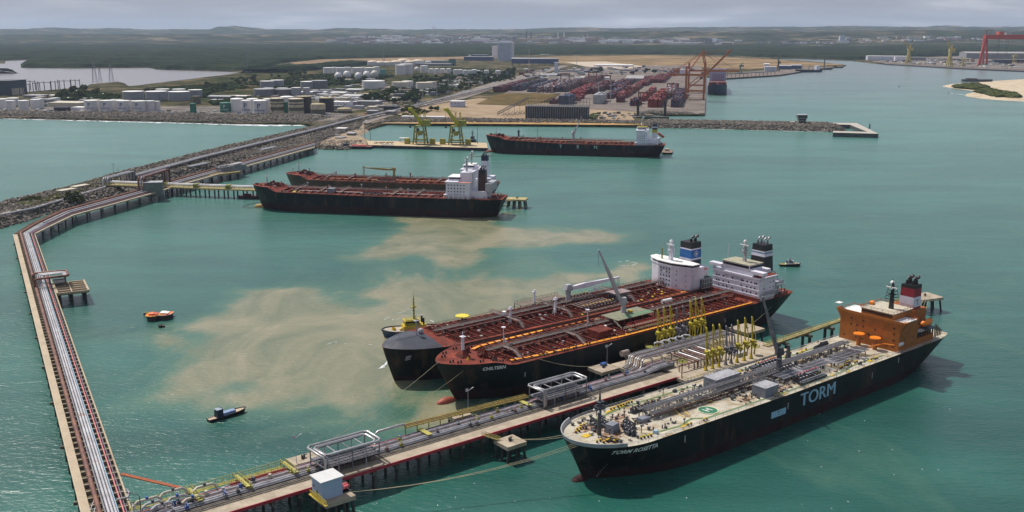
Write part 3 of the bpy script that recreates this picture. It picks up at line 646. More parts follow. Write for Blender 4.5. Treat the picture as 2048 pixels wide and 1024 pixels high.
def stiffeners(h,x0,x1,n,mat,inset=2.6):
    mb=MB()
    for i in range(n):
        y=-(h.B/2-inset)+(h.B-2*inset)*i/(n-1)
        if abs(y)<2.6: continue
        x=x0
        while x<x1-1:
            xe=min(x+12,x1); za=h.deck(x)
            if h.hb(x,za)>abs(y)+1: mb.add([(x,y-.12,za),(xe,y-.12,h.deck(xe)),(xe,y-.12,h.deck(xe)+.42),(x,y-.12,za+.42),(x,y+.12,za),(xe,y+.12,h.deck(xe)),(xe,y+.12,h.deck(xe)+.42),(x,y+.12,za+.42)],[(0,1,2,3),(5,4,7,6),(3,2,6,7)])
            x=xe
    return mb.build('deck_stiffener',mat,h.root)
_FP={}
def fitproto(k,mats,s):
    key=(k,s,tuple(m.name for m in mats))
    if key in _FP: return _FP[key]
    q=MB()
    if k==0: q.cyl((0,0,0),.38*s,1.0*s,n=8); q.cyl((0,0,1.0*s),.5*s,.15*s,n=8); nm='vent'
    elif k==1: q.cyl((0,0,0),.16*s,1.9*s,n=5); q.cyl((0,0,1.7*s),.42*s,.45*s,n=7); nm='air_pipe'
    elif k==2: q.obox((0,0,0),1.3*s,.9*s,.75*s); q.obox((0,0,.75*s),1.45*s,1.05*s,.12*s); nm='hatch'
    elif k==3: q.cyl((0,0,0),.55*s,.7*s,n=10); q.cyl((0,0,.7*s),.7*s,.15*s,n=10); q.beam((-.9*s,0,.9*s),(.9*s,0,.9*s),.12*s); nm='tank_hatch'
    else: q.beam((-1.8*s,0,.5*s),(1.8*s,0,.5*s),.2*s); q.beam((-1.5*s,0,0),(-1.5*s,0,.5*s),.2*s); q.beam((1.5*s,0,0),(1.5*s,0,.5*s),.2*s); q.cyl((0,0,.5*s),.25*s,.6*s,n=6); q.cyl((0,0,1.1*s),.45*s,.1*s,n=8); nm='valve'
    me=[]
    for m in mats:
        o=q.build(nm,m); me.append(o.data); bpy.data.objects.remove(o)
    _FP[key]=(nm,me); return _FP[key]
def fittings(h,x0,x1,n,seed,mats,ymax=None,keep=lambda x,y:True,s=1.0,cap=16):
    "hatches, vents and valves spread over the deck: separate parts, then the smallest rest as one"
    rg=random.Random(seed); rest=MB(); cnt=[0]*5
    for i in range(n):
        x=rg.uniform(x0,x1); y=rg.uniform(-1,1)*((ymax or h.B/2)-3); z=h.deck(x)
        if not keep(x,y) or abs(y)>h.hb(x,z)-2: continue
        k=rg.randrange(5); mi=rg.choice([0,0,0,1,2,0,3]); a=rg.choice([0,0,1.57,.3])
        nm,me=fitproto(k,mats,s)
        if cnt[k]<cap:
            o=bpy.data.objects.new(nm,me[mi]); COL.objects.link(o); o.parent=h.root; o.location=(x,y,z); o.rotation_euler=(0,0,a); o.scale=(1,1,rg.uniform(.7,1.4)); cnt[k]+=1
        else:
            kk=rg.random()
            if kk<.5: rest.cyl((x,y,z),.25*s,rg.uniform(.5,1.3)*s,n=6,mi=mi)
            else: rest.obox((x,y,z),rg.uniform(.5,1.4)*s,rg.uniform(.4,1.0)*s,rg.uniform(.3,.8)*s,a,mi)
    if rest.v: o=rest.build('small_deck_gear',mats,h.root); o['kind']='stuff'
def manifold(h,xc,mats,n=6,reach=None,zt=1.5,tray=None,drain=True,spread=2.3):
    z=h.deck(xc); reach=reach or h.B/2-4
    for i in range(n):
        x=xc+(i-(n-1)/2)*spread; mb=MB(); mb.tube([(x,-reach,z+zt),(x,reach,z+zt)],.34,7,0)
        for s_ in(-1,1):
            mb.tube([(x,s_*reach,z+zt),(x,s_*(reach+.15),z+zt)],.62,8,1); mb.obox((x,s_*(reach-2),z+zt-.5),.8,.7,1.1,0,1); mb.cyl((x,s_*(reach-2),z+zt),.12,1.3,n=5,mi=1); mb.cyl((x,s_*(reach-2),z+zt+1.3),.5,.12,n=8,mi=2)
            mb.box(x-.2,x+.2,s_*(reach-4)-.2,s_*(reach-4)+.2,z,z+zt)
        mb.build('manifold_pipe',mats,h.root)
    for s_ in(-1,1):
        mb=MB(); a=n*spread/2+1.5; y0,y1=sorted((s_*(reach-.6),s_*(reach+1.9))); mb.box(xc-a,xc+a,y0,y1,z+.3,z+.9); mb.build('drip_tray',tray or dgrey,h.root)
def pipes_long(h,x0,x1,ys,r,z,mat,name='deck_pipe',loops=(),lw=2.0):
    for i,y in enumerate(ys):
        pts=[(x0,y,h.deck(x0)+z)]; 
        for lx in loops:
            s_=1 if y>=0 else -1; pts+=[(lx-2-.3*abs(y),y,h.deck(lx)+z),(lx-2-.3*abs(y),y-(lw+ .0),h.deck(lx)+z+.6),(lx+2+.3*abs(y),y-lw,h.deck(lx)+z+.6),(lx+2+.3*abs(y),y,h.deck(lx)+z)]
        pts.append((x1,y,h.deck(x1)+z)); MB().tube(pts,r if not isinstance(r,list) else r[i%len(r)],7).build(name,mat[i%len(mat)] if isinstance(mat,list) else mat,h.root)
def supports(h,x0,x1,step,y0,y1,z,mat,name='pipe_support'):
    mb=MB(); x=x0
    while x<=x1:
        d=h.deck(x); mb.beam((x,y0,d+z),(x,y1,d+z),.3,.3)
        for y in (y0,(y0+y1)/2,y1): mb.beam((x,y,d),(x,y,d+z),.25)
        x+=step
    return mb.build(name,mat,h.root)
# ================================================================ nearest ship: grey deck, orange house
R_=math.radians
tm=ship('tanker_ship',(19.5,313.5),R_(38.8),223,32.2,13.0,14.6,'nearest tanker, pale grey deck, orange bridge house, four big blue letters on its side',zboot=3.6,rake=6,dm=deckgrey)
Z=tm.deck; R=tm.root; bulb(tm,boot,-1.4,2.6,9,6)
for k_ in (-1,0,1): o=side_text(tm,'TORM',7.6,118+.17*k_,8.6,letblue,stretch=1.12,bold=0); o.location.y-=.02*(k_+1)
side_text(tm,'TORM ROSETTA',2.2,17,12.2,whitetop,stretch=1.05,bold=.03,shear=.25)
side_box(tm,88,97,5.8,8.4,letblue,'hull_panel'); 
vs,fs=text_mesh('T',2.4); MB().add([(92.5+v.x*1.3,-(tm.hb(90.7,7.2)+.16),7.1+v.y) for v in vs],fs).build('lettering',navy,R)
for x_,z_ in ((39,10.8),(98,8.6),(156,8.0),(176,10.5)): side_box(tm,x_,x_+.55,z_-1.3,z_+1.3,lgrey,'draft_mark')
for i in range(7): MB().box(9.3+i*.12,10.0+i*.12,-tm.hb(9.6,1+i)-.12,-tm.hb(9.6,1+i)-.02,.8+i*.95,1.2+i*.95).build('draft_mark',lgrey,R)
# bulwark at the stem, rails
bw=MB(); pts=[]
for i in range(13):
    a=-1+i/6; x=abs(a)**1.8*13; y=math.copysign(tm.hb(x,Z(x)),a) if i!=6 else 0; pts.append((x-.05,y,Z(x)))
for p,q in zip(pts[:-1],pts[1:]): bw.add([p,q,(q[0]-.45,q[1]*1.02,q[2]+1.5),(p[0]-.45,p[1]*1.02,p[2]+1.5),(p[0]+.25,p[1]*.97,p[2]),(q[0]+.25,q[1]*.97,q[2]),(q[0]-.2,q[1],q[2]+1.5),(p[0]-.2,p[1],p[2]+1.5)],[(0,1,2,3),(5,4,7,6),(3,2,6,7)])
bw.build('bulwark',lgrey,R); rails(tm,13,214,lgrey,step=4.3,name='railing')
# green walkway line round the deck, rust patches, yellow safety areas
def ribbon(h,pts,w,mat,name,dz=.06,parent=None):
    mb=MB()
    for k,(a,b) in enumerate(zip(pts[:-1],pts[1:])):
        a=Vector(a);b=Vector(b);d=(b-a);d.normalize();n=Vector((-d.y,d.x))*w/2; a=a-d*w*.3;b=b+d*w*.3; e=dz+.004*(k%2)
        mb.add([(a.x-n.x,a.y-n.y,h.deck(a.x)+e),(b.x-n.x,b.y-n.y,h.deck(b.x)+e),(b.x+n.x,b.y+n.y,h.deck(b.x)+e),(a.x+n.x,a.y+n.y,h.deck(a.x)+e)],[(0,1,2,3)])
    return mb.build(name,mat,h.root)
ribbon(tm,[(22,-10.8),(42,-12.4),(47,-10.5),(50,-10.4),(54,-13.1),(82,-13.3),(88,-13.4),(104,-13.5),(140,-13.6),(146,-12),(158,-12),(170,-12.5)],1.0,gline,'walkway_line')
ribbon(tm,[(18,9.5),(36,12.7),(74,12.9),(76,9.7),(79,9.7),(96,13.2),(128,13.4),(140,12),(150,12.3),(166,12)],1.0,gline,'walkway_line')
rg=random.Random(3)
for x_,y_,l_ in ((77,11,9),(146,-4,0),(66,-3,0)): pass
def blotch(h,x,y,rx,ry,mat,name,dz=.035,seed=0,n=22):
    r=random.Random(seed); mb=MB(); vs=[(x,y,h.deck(x)+dz)]
    for i in range(n):
        a=2*math.pi*i/n; k=r.uniform(.6,1.15); vs.append((x+rx*k*math.cos(a),y+ry*k*math.sin(a),h.deck(x)+dz))
    mb.add(vs,[(0,1+i,1+(i+1)%n) for i in range(n)]); return mb.build(name,mat,h.root)
for i,(x_,y_,a_,b_) in enumerate(((16,2,9,7),(13,-6,6,3.5),(27,1,8,4),(30,7,5,2.5),(52,3,10,2),(98,-8,9,4.5),(104,2,7,5),(90,-9,4,2),(86,9,6,3),(118,-9,5,2),(12,6,5,3),(56,-2,8,1.6),(72,-2,12,2.0),(80,-9,4,2),(112,9,9,2.5))): blotch(tm,x_,y_,a_,b_,rustdeck,'rust_patch',.03+.006*i,i)
# helicopter winching circle
hx,hy=60.5,-8.2; Zh=Z(hx)
def ring(h,x,y,r0,r1,z,mat,name,a0=0,a1=360,n=48,fill=False,flip=False):
    mb=MB(); vs=[]
    for i in range(n+1):
        t=R_(a0+(a1-a0)*i/n); vs+=[(x+r*math.cos(t),y+r*math.sin(t),z-h.deck(x)+h.deck(x+r*math.cos(t))) for r in (r0,r1)]
    mb.add(vs,[(2*i,2*i+1,2*i+3,2*i+2) for i in range(n)]); return mb.build(name,mat,h.root)
ring(tm,hx,hy,.01,3.5,Zh+.16,green,'helipad'); ring(tm,hx,hy,3.5,3.95,Zh+.165,M('helipad_ring',(.62,.60,.40),.7),'helipad_ring')
deck_text(tm,'H',4.6,hx,hy,R_(8),whitetop,.19)
ring(tm,hx+.5,hy-.6,9.3,9.95,Zh+.14,M('line_yellow',(.62,.46,.14),.7,var=.3),'helipad_ring',22,172,50); ring(tm,hx+.5,hy-.6,12.4,13.0,Zh+.14,_M['line_yellow'],'helipad_ring',120,178,20)
for i,c in enumerate('ROSETTA'):
    a=R_(98-i*11.5); deck_text(tm,c,1.7,hx+.5+11.3*math.cos(a),hy-.6+11.3*math.sin(a),a-math.pi/2,dgrey,.15)
for i,c in enumerate('TORM'):
    a=R_(185-i*12); deck_text(tm,c,1.7,hx+.5+11.4*math.cos(a),hy-.6+11.4*math.sin(a),a-math.pi/2,dgrey,.15)
# bow: foremast, windlasses, bollards
fm_=MB(); fm_.cyl((12.5,-1,Z(12)),.75,11,.6,10)
fm_.box(11,14,-2.4,.4,Z(12)+9.5,Z(12)+9.7); fm_.cyl((12.5,-1,Z(12)+11),.45,4,.3,8); fm_.box(11.2,13.8,-2.1,.1,Z(12)+12,Z(12)+12.2)
for k in range(8): fm_.obox((12.5+1.6*math.cos(k*.8),-1+1.6*math.sin(k*.8),Z(12)+9.8),.7,.7,.7,k)
fm_.beam((12.5,-1,Z(12)+15),(12.5,-1,Z(12)+17.5),.2); F=fm_.build('foremast',dgrey,R)
for k in range(5): MB().sph((12.5+1.9*math.cos(k*1.25),-1+1.9*math.sin(k*1.25),Z(12)+9.1),.42,8).build('lamp',whitetop,F)
MB().obox((18,-1.6,Z(18)),4.6,3.6,3.1,.2,0,.85,.85).build('winch_house',grey,R)
for x_,y_,r_ in ((19.5,3,1.5),(23.5,-4.5,1.5),(21.5,-7,1.45),(26,-2.2,1.5),(17,5.6,1.3),(43,6.3,.1),(38,6.6,.1)): winch(R,x_,y_,Z(x_),r_,[dgrey,cloth if x_>30 else steeld],1.0)
for x_,y_ in ((155,10),(161,11)): winch(R,x_,y_,Z(x_),.1,[dgrey,dgrey],.9)
bollards(R,((8,-5.5),(9.5,-7.2),(12,-7),(12.5,-9),(8,5),(10,6.5),(13,8),(22,-12.5),(25,-12.8),(44,-14),(52,-14.3),(33,13.4),(37,13.8),(40,14),(43,14.2),(93,-14.4),(141,-11),(145,-10.5),(149,-9),(152,-10.8),(163,-13.5),(118,14),(128,14),(140,13.8),(205,-9),(208,-7),(210,-3),(207,3),(209,8)),[yellow,blackp],Z,.95)
for x_,y_,l_,w_ in ((8.3,1,3,2.4),(38.5,13.8,5,1),(31,12.9,5,1),(42,-13.3,4,1),(138,13.5,4,1.4),(146,12.5,3,1.2),(131,-13.6,3.4,.9),(128,-8.5,3.5,1.5),(159,-13.2,3.4,1.6),(98,-14.6,3,.7),(140,-15,2.6,.9),(106,13.2,3,1.4),(150,13,4,1.2)):
    MB().obox((x_,y_,Z(x_)),l_,w_,.18,.15).build('safety_plate',yellow,R)
MB().obox((29,-11.8,Z(29)),1.6,1.3,1.2,.3).build('locker',lblue,R)
MB().obox((34,-1.2,Z(34)),4.3,2.9,1.5,0).build('hatch_house',grey,R); MB().obox((30.5,1.3,Z(30)),.8,6,.5,-.55).build('hatch_cover',cream,R)
# lockers midships
for i,(x_,y_,l_,w_,h_) in enumerate(((86.5,7.0,14.5,6.2,4.2),(91.5,-10.2,8.2,6.2,4.0))):
    o=MB().box(x_-l_/2,x_+l_/2,y_-w_/2,y_+w_/2,Z(x_)+.05,Z(x_)+h_).build('deckhouse',grey,R); MB().box(x_-l_/2-.1,x_+l_/2+.1,y_-w_/2-.1,y_+w_/2+.1,Z(x_)+h_,Z(x_)+h_+.12).build('roof',lgrey,o)
    MB().rail([(x_-l_/2,y_-w_/2,Z(x_)+h_),(x_+l_/2,y_-w_/2,Z(x_)+h_),(x_+l_/2,y_+w_/2,Z(x_)+h_),(x_-l_/2,y_+w_/2,Z(x_)+h_),(x_-l_/2,y_-w_/2,Z(x_)+h_)],1.1,.04,2.5).build('railing',lgrey,o)
# centre catwalk and pipes
catwalk(R,37,165,1.2,Z(60),3.2,steeld); catwalk(R,37,112,-1.6,Z(60),2.4,steeld,'pipe_bridge',1.2,5)
pipes_long(tm,36,168,[3.0,3.8],.3,2.6,[steelr,steeld]); pipes_long(tm,38,112,[-.2,-.8,-2.6],.22,1.7,[steel,steeld,piperust])
pipes_long(tm,106,166,[-7.6,-6.8,-6.0,-5.2,-4.4,-3.6,-2.8,-2.0],.24,2.3,[steelr,steeld,steeld],loops=(122,142),lw=3.2); pipes_long(tm,106,168,[5,5.8,6.6],.3,2.2,[steel,steeld])
supports(tm,40,166,6,-2.8,4.2,1.6,steeld); supports(tm,108,166,5,-8.2,-1.4,1.9,steeld); supports(tm,108,166,6,4.5,7,1.7,steeld)
manifold(tm,119.5,[steeld,dgrey,red],7,11.2,1.9,dgrey,spread=2.0); 
fittings(tm,30,165,420,5,[dgrey,piperust,lgrey,dgrey],keep=lambda x,y:not (46<x<76 and y<0))
fittings(tm,76,125,260,15,[dgrey,piperust,cream,steeld],s=.9); fittings(tm,10,32,60,6,[dgrey,piperust,dgrey,cream])
MB().tube([(109,-13.6,Z(100)+.2),(109,-13.6,Z(100)+2.2),(111,-14.2,Z(100)+2.6),(130,-14.2,Z(100)+2.6),(132,-13,Z(100)+2.4),(132,-10,Z(100)+2)],.16,6).build('gooseneck_pipe',lgrey,R)
crane(R,115.5,1.5,Z(106),9,27,R_(172),R_(68),dgrey,1.15,thick=1.25,jibmat=steeld)
for x_,y_ in ((130,7.5),(112,-1)): 
    m_=MB(); m_.obox((x_,y_,Z(x_)),2.2,2.2,7.5,0,0,.3,.3); m_.box(x_-.8,x_+.8,y_-.8,y_+.8,Z(x_)+7.5,Z(x_)+7.7); m_.build('lamp_mast',dgrey,R)
_pt=set(R.children)
for x_,y_ in ((167.5,2.5),(167.5,-5.5)):
    v_=MB(); v_.cyl((x_,y_,Z(x_)),1.0,5,n=12,mi=1); v_.cyl((x_,y_,Z(x_)+5),2.4,.5,n=18,mi=0); v_.build('mushroom_vent',[orange2,orange],R)
MB().tube([(160,-7,Z(160)+3),(168,-9,Z(160)+3.4),(170.2,-13,Z(160)+3.2)],.28,7).build('gangway_davit',orange2,R)
MB().tube([(171.2,-14.5,Z(170)+3.6),(174.2,-14.5,Z(170)+3.6)],.8,10).build('drum',white,R)
MB().tube([(150,-3,Z(150)+3.4),(152,-10,Z(150)+3.6)],.25,6).build('cross_pipe',lgrey,R)
# accommodation
zd=Z(175); hs=MB(); hs.box(171,186,-14.6,14.6,zd-.1,zd+12.8); hs.box(186,205,-10.5,10.5,zd-.1,zd+6.5); hs.box(186,201,-14,-10.5,zd-.1,zd+3); hs.box(186,201,10.5,14,zd-.1,zd+3); hs.box(186,193.9,-6,6,zd+6.5,zd+11)
HS=hs.build('superstructure',orange,R)
bw_=MB(); bw_.box(171.6,183,-15.4,15.4,zd+12.8,zd+13.1,1); bw_.box(172.2,187.6,-10.2,5.2,zd+13.1,zd+15.9,0); bw_.box(171.8,188,-10.6,5.6,zd+15.9,zd+16.2,2)
bw_.box(170.6,171,-15.8,15.8,zd+12.6,zd+13.9,0); bw_.add([(171,15.4,zd+11),(174,15.4,zd+11),(174,14.6,zd+9.5),(171,14.6,zd+9.5),(171,17.2,zd+13.8),(174.5,17.2,zd+13.8),(174.5,14.6,zd+13.1),(171,14.6,zd+13.1)],[(0,1,2,3),(4,7,6,5),(0,3,7,4),(1,5,6,2),(0,4,5,1),(3,2,6,7)],0)
bw_.add([(171,-15.4,zd+11),(171,-14.6,zd+9.5),(174,-14.6,zd+9.5),(174,-15.4,zd+11),(171,-17.2,zd+13.8),(171,-14.6,zd+13.1),(174.5,-14.6,zd+13.1),(174.5,-17.2,zd+13.8)],[(0,1,2,3),(4,7,6,5),(0,4,5,1),(3,2,6,7),(0,3,7,4),(1,5,6,2)],0)
BR=bw_.build('bridge',[orange,whitetop,cream],R)
MB().box(172.12,172.3,-9.8,4.8,zd+14.4,zd+15.4).build('window_band',M('window_brown',(.05,.02,.012),.3),BR)
MB().rail([(172,-10.6,zd+16.2),(172,5.6,zd+16.2),(188,5.6,zd+16.2),(188,-10.6,zd+16.2),(172,-10.6,zd+16.2)],1.1,.06,2.4).build('railing',M('rail_red',(.35,.08,.03),.6),BR)
MB().rail([(171,-15.5,zd+13.1),(183,-15.5,zd+13.1),(183,-9,zd+13.1)],1.1,.05,2.4).build('railing',_M['rail_red'],BR); MB().rail([(171,15.5,zd+13.1),(183,15.5,zd+13.1),(183,9.5,zd+13.1)],1.1,.05,2.4).build('railing',_M['rail_red'],BR)
MB().box(171,174,15.6,18,zd+15.6,zd+15.8).build('wing_awning',whitetop,BR)
windows(HS,[(170.98,y_,zd+z_) for z_ in (2.2,5,7.8,10.4) for y_ in (-12,-9,-6,-3,0,3,6,9,12) if rg.random()<.62],math.pi/2,M('window_orange',(.05,.02,.01),.3),.85,.8)
windows(HS,[(173+3*i,-14.63,zd+z_) for z_ in (2.4,5.2,8) for i in range(4) if rg.random()<.5],0,_M['window_orange'],.7,.6)
lattice_mast(R,180,-4.5,zd+16.2,11.5,blackp,1.7,yard=3.2)
fn=funnel(R,197.5,-3.5,zd+9,6.5,7,15.5,[M('funnel_maroonred',(.27,.012,.025),.5,var=.15),white,blackp,orange],[(.35,0),(.65,1),(.90,0),(1,2)],tx=.93,ty=.93,pm=blackp,r=.75)
vs,fs=text_mesh('T',3.6); MB().add([(197.5+v.x,-7.03,zd+9+15*.49+v.y) for v in vs],fs).build('lettering',M('logo_green',(.01,.07,.07),.5),fn)
MB().box(194,204,-8,6,zd+6.6,zd+13.4).build('engine_casing',orange,R); MB().obox((190,7,zd+13),3,2.5,1.6,.3).build('deck_locker',orange2,R); MB().obox((180,5,zd+16.2),3.2,1.6,1.2,.3).build('deck_locker',orange2,BR)
lifeboat(R,197.5,-12.2,zd+8.2,orange2,0,0,8); lifeboat(R,179,16.3,zd+4,orange2,0,0,7)
dv=MB()
for x_ in (195,200): dv.beam((x_,-10.5,zd),(x_,-11.5,zd+9),.4); dv.beam((x_,-11.5,zd+9),(x_,-13.2,zd+10.4),.35)
for i in range(8): dv.beam((188+2*i,-13,zd-.1),(188+2*i,-13,zd+5.5),.45)
dv.box(187,203,-14,-9.8,zd+5.4,zd+5.7); dv.build('boat_davit',dgrey,R)

st=MB()
for y_ in (-13,-13.6): 
    for k in range(4): st.beam((204+1.5*k,y_,zd+.5),(204+1.5*k,y_,zd+6.5-k),.3)
st.build('vent_post',M('rust_brown',(.10,.045,.02),.7),R)
for o in set(R.children)-_pt: o.location.x+=7
winch(R,215,0,Z(214),1.5,[dgrey,steeld]); winch(R,217,-5,Z(214),1.5,[dgrey,steeld])
# ================================================================ second ship
def redship_common(h,xh,seed,cw=0.0,step=4.1,fr=True,yl=None,x0=28):
    stiffeners(h,x0,xh-4,15,framered); 
    if fr: frames(h,x0+3,xh-4,step,framered)
    catwalk(h.root,x0-2,xh,cw,h.deck(60),2.8,M('catwalk_brown',(.23,.17,.15),.7,var=.3),w=2.0)
    pipes_long(h,x0+4,xh-2,[cw+2,cw+2.9,cw+3.8,cw-2,cw-2.9],.3,1.6,[framered,piperust,deckred]); supports(h,x0+6,xh-4,8,cw-3.4,cw+4.4,1.2,framered)
    fittings(h,x0,xh-4,260,seed,[framered,piperust,lgrey,cream]); rails(h,14,h.L-6,M('rail_brown',(.16,.07,.05),.6),step=4.3)
ch=ship('tanker_ship',(-30.5,386.2),R_(38.5),219,32.2,14.6,15.6,'black tanker with red-brown deck, white house and black funnel, right behind the loading arms',fc=2.4,xf=20,zboot=5.0,rake=9)
Z=ch.deck; R=ch.root; bulb(ch,bulbred,-.4,2.3,10,5.5)
side_text(ch,'CHILTERN',2.0,19,15.2,whitetop,bold=.04); redship_common(ch,186,11,1.2)
for x_ in (33,120,160): side_box(ch,x_,x_+.5,9,11,lgrey,'draft_mark')
ribbon(ch,[(30,-11.0),(42,-12.6),(60,-13.6),(86,-14.2),(93,-14.6),(182,-14.6)],1.7,orangey,'walkway_line',.5); ribbon(ch,[(24,8),(31,12.4),(45,13.4),(60,13.8),(68,14)],1.6,orangey,'walkway_line',.5); ribbon(ch,[(76,14),(98,14.2)],1.4,orangey,'walkway_line',.1)
ribbon(ch,[(49,-13.3),(50,-9.5)],1.2,orangey,'walkway_line',.12); ribbon(ch,[(95,-14.4),(96,-11.5)],1.2,orangey,'walkway_line',.12)
m_=MB(); m_.cyl((13,0,Z(13)),.75,8.5,.65,12,1); m_.obox((13,0,Z(13)),4.5,5.5,3,0,0,.25,.25); m_.box(12,14,-1.2,1.2,Z(13)+8.5,Z(13)+8.7,1); m_.cyl((13,0,Z(13)+8.7),.2,2,n=6,mi=1); m_.build('foremast',[framered,white],R)
for x_,y_ in ((18,5),(19.5,-5),(24.5,1.5),(22,-8.5)): winch(R,x_,y_,Z(x_),1.45,[framered,cloth])
bollards(R,((5,-3.4),(7,-6),(6,4),(9,7.5),(15,-10.5),(20,-12.2),(24,-12),(46,-14.2),(51,-14.4),(57,-14.6),(62,-14.8),(16,10),(26,12.6),(70,-14.7),(205,-8),(209,-4),(208,5)),[blackp,blackp],Z,.9)
for x_,y_ in ((12,-5),(44,-13.6),(47,-13.9)): MB().cyl((x_,y_,Z(x_)),.6,1.3,.2,8).build('vent',yellow,R)
for x_,y_,l_,w_,h_ in ((84,-7.5,9,7.5,3.4),): 
    o=MB().box(x_-l_/2,x_+l_/2,y_-w_/2,y_+w_/2,Z(x_)+.02,Z(x_)+h_).build('deckhouse',framered,R)
for x_,y_ in ((88.5,-6),(90,-4.3),(91.5,-2.8)): MB().obox((x_,y_,Z(x_)),1.5,1.3,2.6,.2,0,.8,.8).build('vent',whitetop,R)
# cross bridge (steps down to the side) seen forward
for x_ in (34.5,70): 
    m_=MB(); m_.box(x_-.9,x_+.9,-7,1,Z(x_)+2.7,Z(x_)+2.85); m_.beam((x_,-7,Z(x_)+2.8),(x_,-12,Z(x_)+.3),1.6,.2)
    for s_ in(-.8,.8): m_.rail([(x_+s_,1,Z(x_)+2.8),(x_+s_,-7,Z(x_)+2.8),(x_+s_,-12,Z(x_)+.4)],1.0,.05,2)
    m_.build('cross_bridge',_M['catwalk_brown'],R)
# platform midships with the crane
m_=MB(); m_.box(97,121,-5.5,6,Z(100)+4.2,Z(100)+4.5,0); m_.box(104,121,-4.5,-1.2,Z(100)+4.5,Z(100)+4.6,1)
for x_ in range(97,122,4):
    for y_ in (-5.5,0,6): m_.beam((x_,y_,Z(100)),(x_,y_,Z(100)+4.2),.35,mi=2)
m_.build('crane_platform',[M('platform_olive',(.20,.20,.13),.8),M('platform_green',(.12,.22,.12),.8),framered],R)
m_=MB(); m_.rail([(95,-11.2,Z(100)+1.8),(129,-11.2,Z(100)+1.8)],1.2,.09,1.6); m_.rail([(94,-5.8,Z(100)+4.4),(94,-11,Z(100)+1.8)],1.1,.07,2)
m_.build('railing',cream,R)
manifold(ch,112,[deckred,red,framered],16,10.5,2.0,M('tray_tan',(.22,.15,.08),.8),spread=1.5)
crane(R,109,3.2,Z(108)+4.5,5,28,R_(150),R_(66),lgrey,1.2,thick=1.5,jibmat=lgrey); MB().obox((111.5,1.2,Z(110)+4.6),2,1.5,.8,0).build('safety_plate',yellow,R)
MB().tube([(143,10,Z(143)+2.2),(149.5,10,Z(143)+2.2)],1.1,12).build('tank',whitetop,R)
for x_,y_,hh in ((38.5,5.3,9),(88,5.5,8.5)):
    m_=MB(); m_.cyl((x_,y_,Z(x_)),.22,hh,.18,6); m_.beam((x_,y_-1.6,Z(x_)),(x_,y_,Z(x_)+hh*.7),.15); m_.beam((x_+1.6,y_,Z(x_)),(x_,y_,Z(x_)+hh*.7),.15); m_.cyl((x_,y_,Z(x_)+hh),1.0,.35,n=8); m_.build('lamp_mast',white,R)
_pc=set(R.children); zd=Z(190); hs=MB(); hs.box(187,200,-15,15,zd-.05,zd+10.2); hs.box(200,209,-11,11,zd-.05,zd+7); hs.box(188,202,-10.5,10.5,zd+10.2,zd+12.8); hs.box(186.6,201,-15.8,15.8,zd+10.2,zd+10.9); hs.box(187.6,198,-8,9.5,zd+12.8,zd+15.4)
HS=hs.build('superstructure',white,R); ledges(HS,187,200,-15,15,[zd+2.6,zd+5.0,zd+7.3,zd+9.6],white); MB().box(187.2,198.6,-8.4,9.9,zd+15.4,zd+15.7).build('roof',M('roof_olive',(.36,.34,.24),.7),HS)
MB().box(187,202,-15,-10.7,zd+10.9,zd+11.05).build('roof',deckred,HS); MB().box(187.45,187.58,-7.6,9.1,zd+14,zd+15).build('window_band',winm,HS); MB().box(188,198,-8.13,-8.02,zd+14,zd+15).build('window_band',winm,HS)
for s_ in(-1,1):
    w_=MB(); w_.box(186.4,190,*sorted((s_*9.6,s_*17.6)),zd+12.3,zd+13.6); w_.add([(188.6,s_*15,zd+8),(188.9,s_*15,zd+8),(188.9,s_*17.4,zd+12.3),(188.6,s_*17.4,zd+12.3),(188.6,s_*15,zd+12.3),(188.9,s_*15,zd+12.3)],[(0,1,2,3),(0,3,4),(1,5,2),(4,3,2,5)]); w_.build('bridge_wing',white,R)
windows(HS,[(186.97,y_,zd+z_) for z_ in (1.4,3.6,5.8,8.2) for y_ in (-13.5,-12.4,-10,-7.5,-4.9,-3.8,-1,2,4.5,5.6,8,11,12.5) if rg.random()<.65],math.pi/2,winm,.8,.75)
windows(HS,[(189+2.4*i,-15.03,zd+z_) for z_ in (2,5.5,8) for i in range(5) if rg.random()<.5],0,winm,.7,.6)
vs,fs=text_mesh('NO SMOKING',2.0); MB().add([(186.94,1-v.x,zd+8.6+v.y) for v in vs],fs).build('lettering',grey,HS)
MB().box(186.3,187,-15.9,15.9,zd-.05,zd+1.6).build('base_band',deckred,HS)
lattice_mast(R,193,-.5,zd+15.7,9,lgrey,1.5,yard=3.4); MB().cyl((190,8,zd+15.6),.15,7,n=5).build('antenna',white,R)
funnel(R,206.5,-1,zd+9.5,7.5,9.5,13,[blackp,white,M('band_blue',(.16,.26,.38),.5)],[(.58,0),(.68,1),(.74,2),(.78,1),(1,0)],tx=.86,ty=.82,pipes=4,pm=steeld,r=.5)
for o in set(R.children)-_pc: o.scale.z=1.13; o.location.z-=zd*.13
m_=MB()
for x_ in (201,204,207,210): m_.beam((x_,-12,zd),(x_,-12,zd+5),.35)
m_.box(200,212,-13,-9,zd+5,zd+5.2); m_.box(201,208,-14.6,-11,zd+7,zd+8); m_.rail([(188,-15.6,zd+3),(204,-15.6,zd+3)],1.1,.06,1.5); m_.box(188,204,-16,-14.8,zd+2.9,zd+3.05); m_.box(191,199,-16.2,-15,zd+4.4,zd+4.6)
m_.build('boat_deck',lgrey,R); lifeboat(R,205,-13.2,zd+6.6,white,0,0,7.5)
m_=MB(); 
for k in range(4): m_.beam((210+1.5*k,-8+2*k,zd),(214,-10+3*k,zd+6-k),.25)
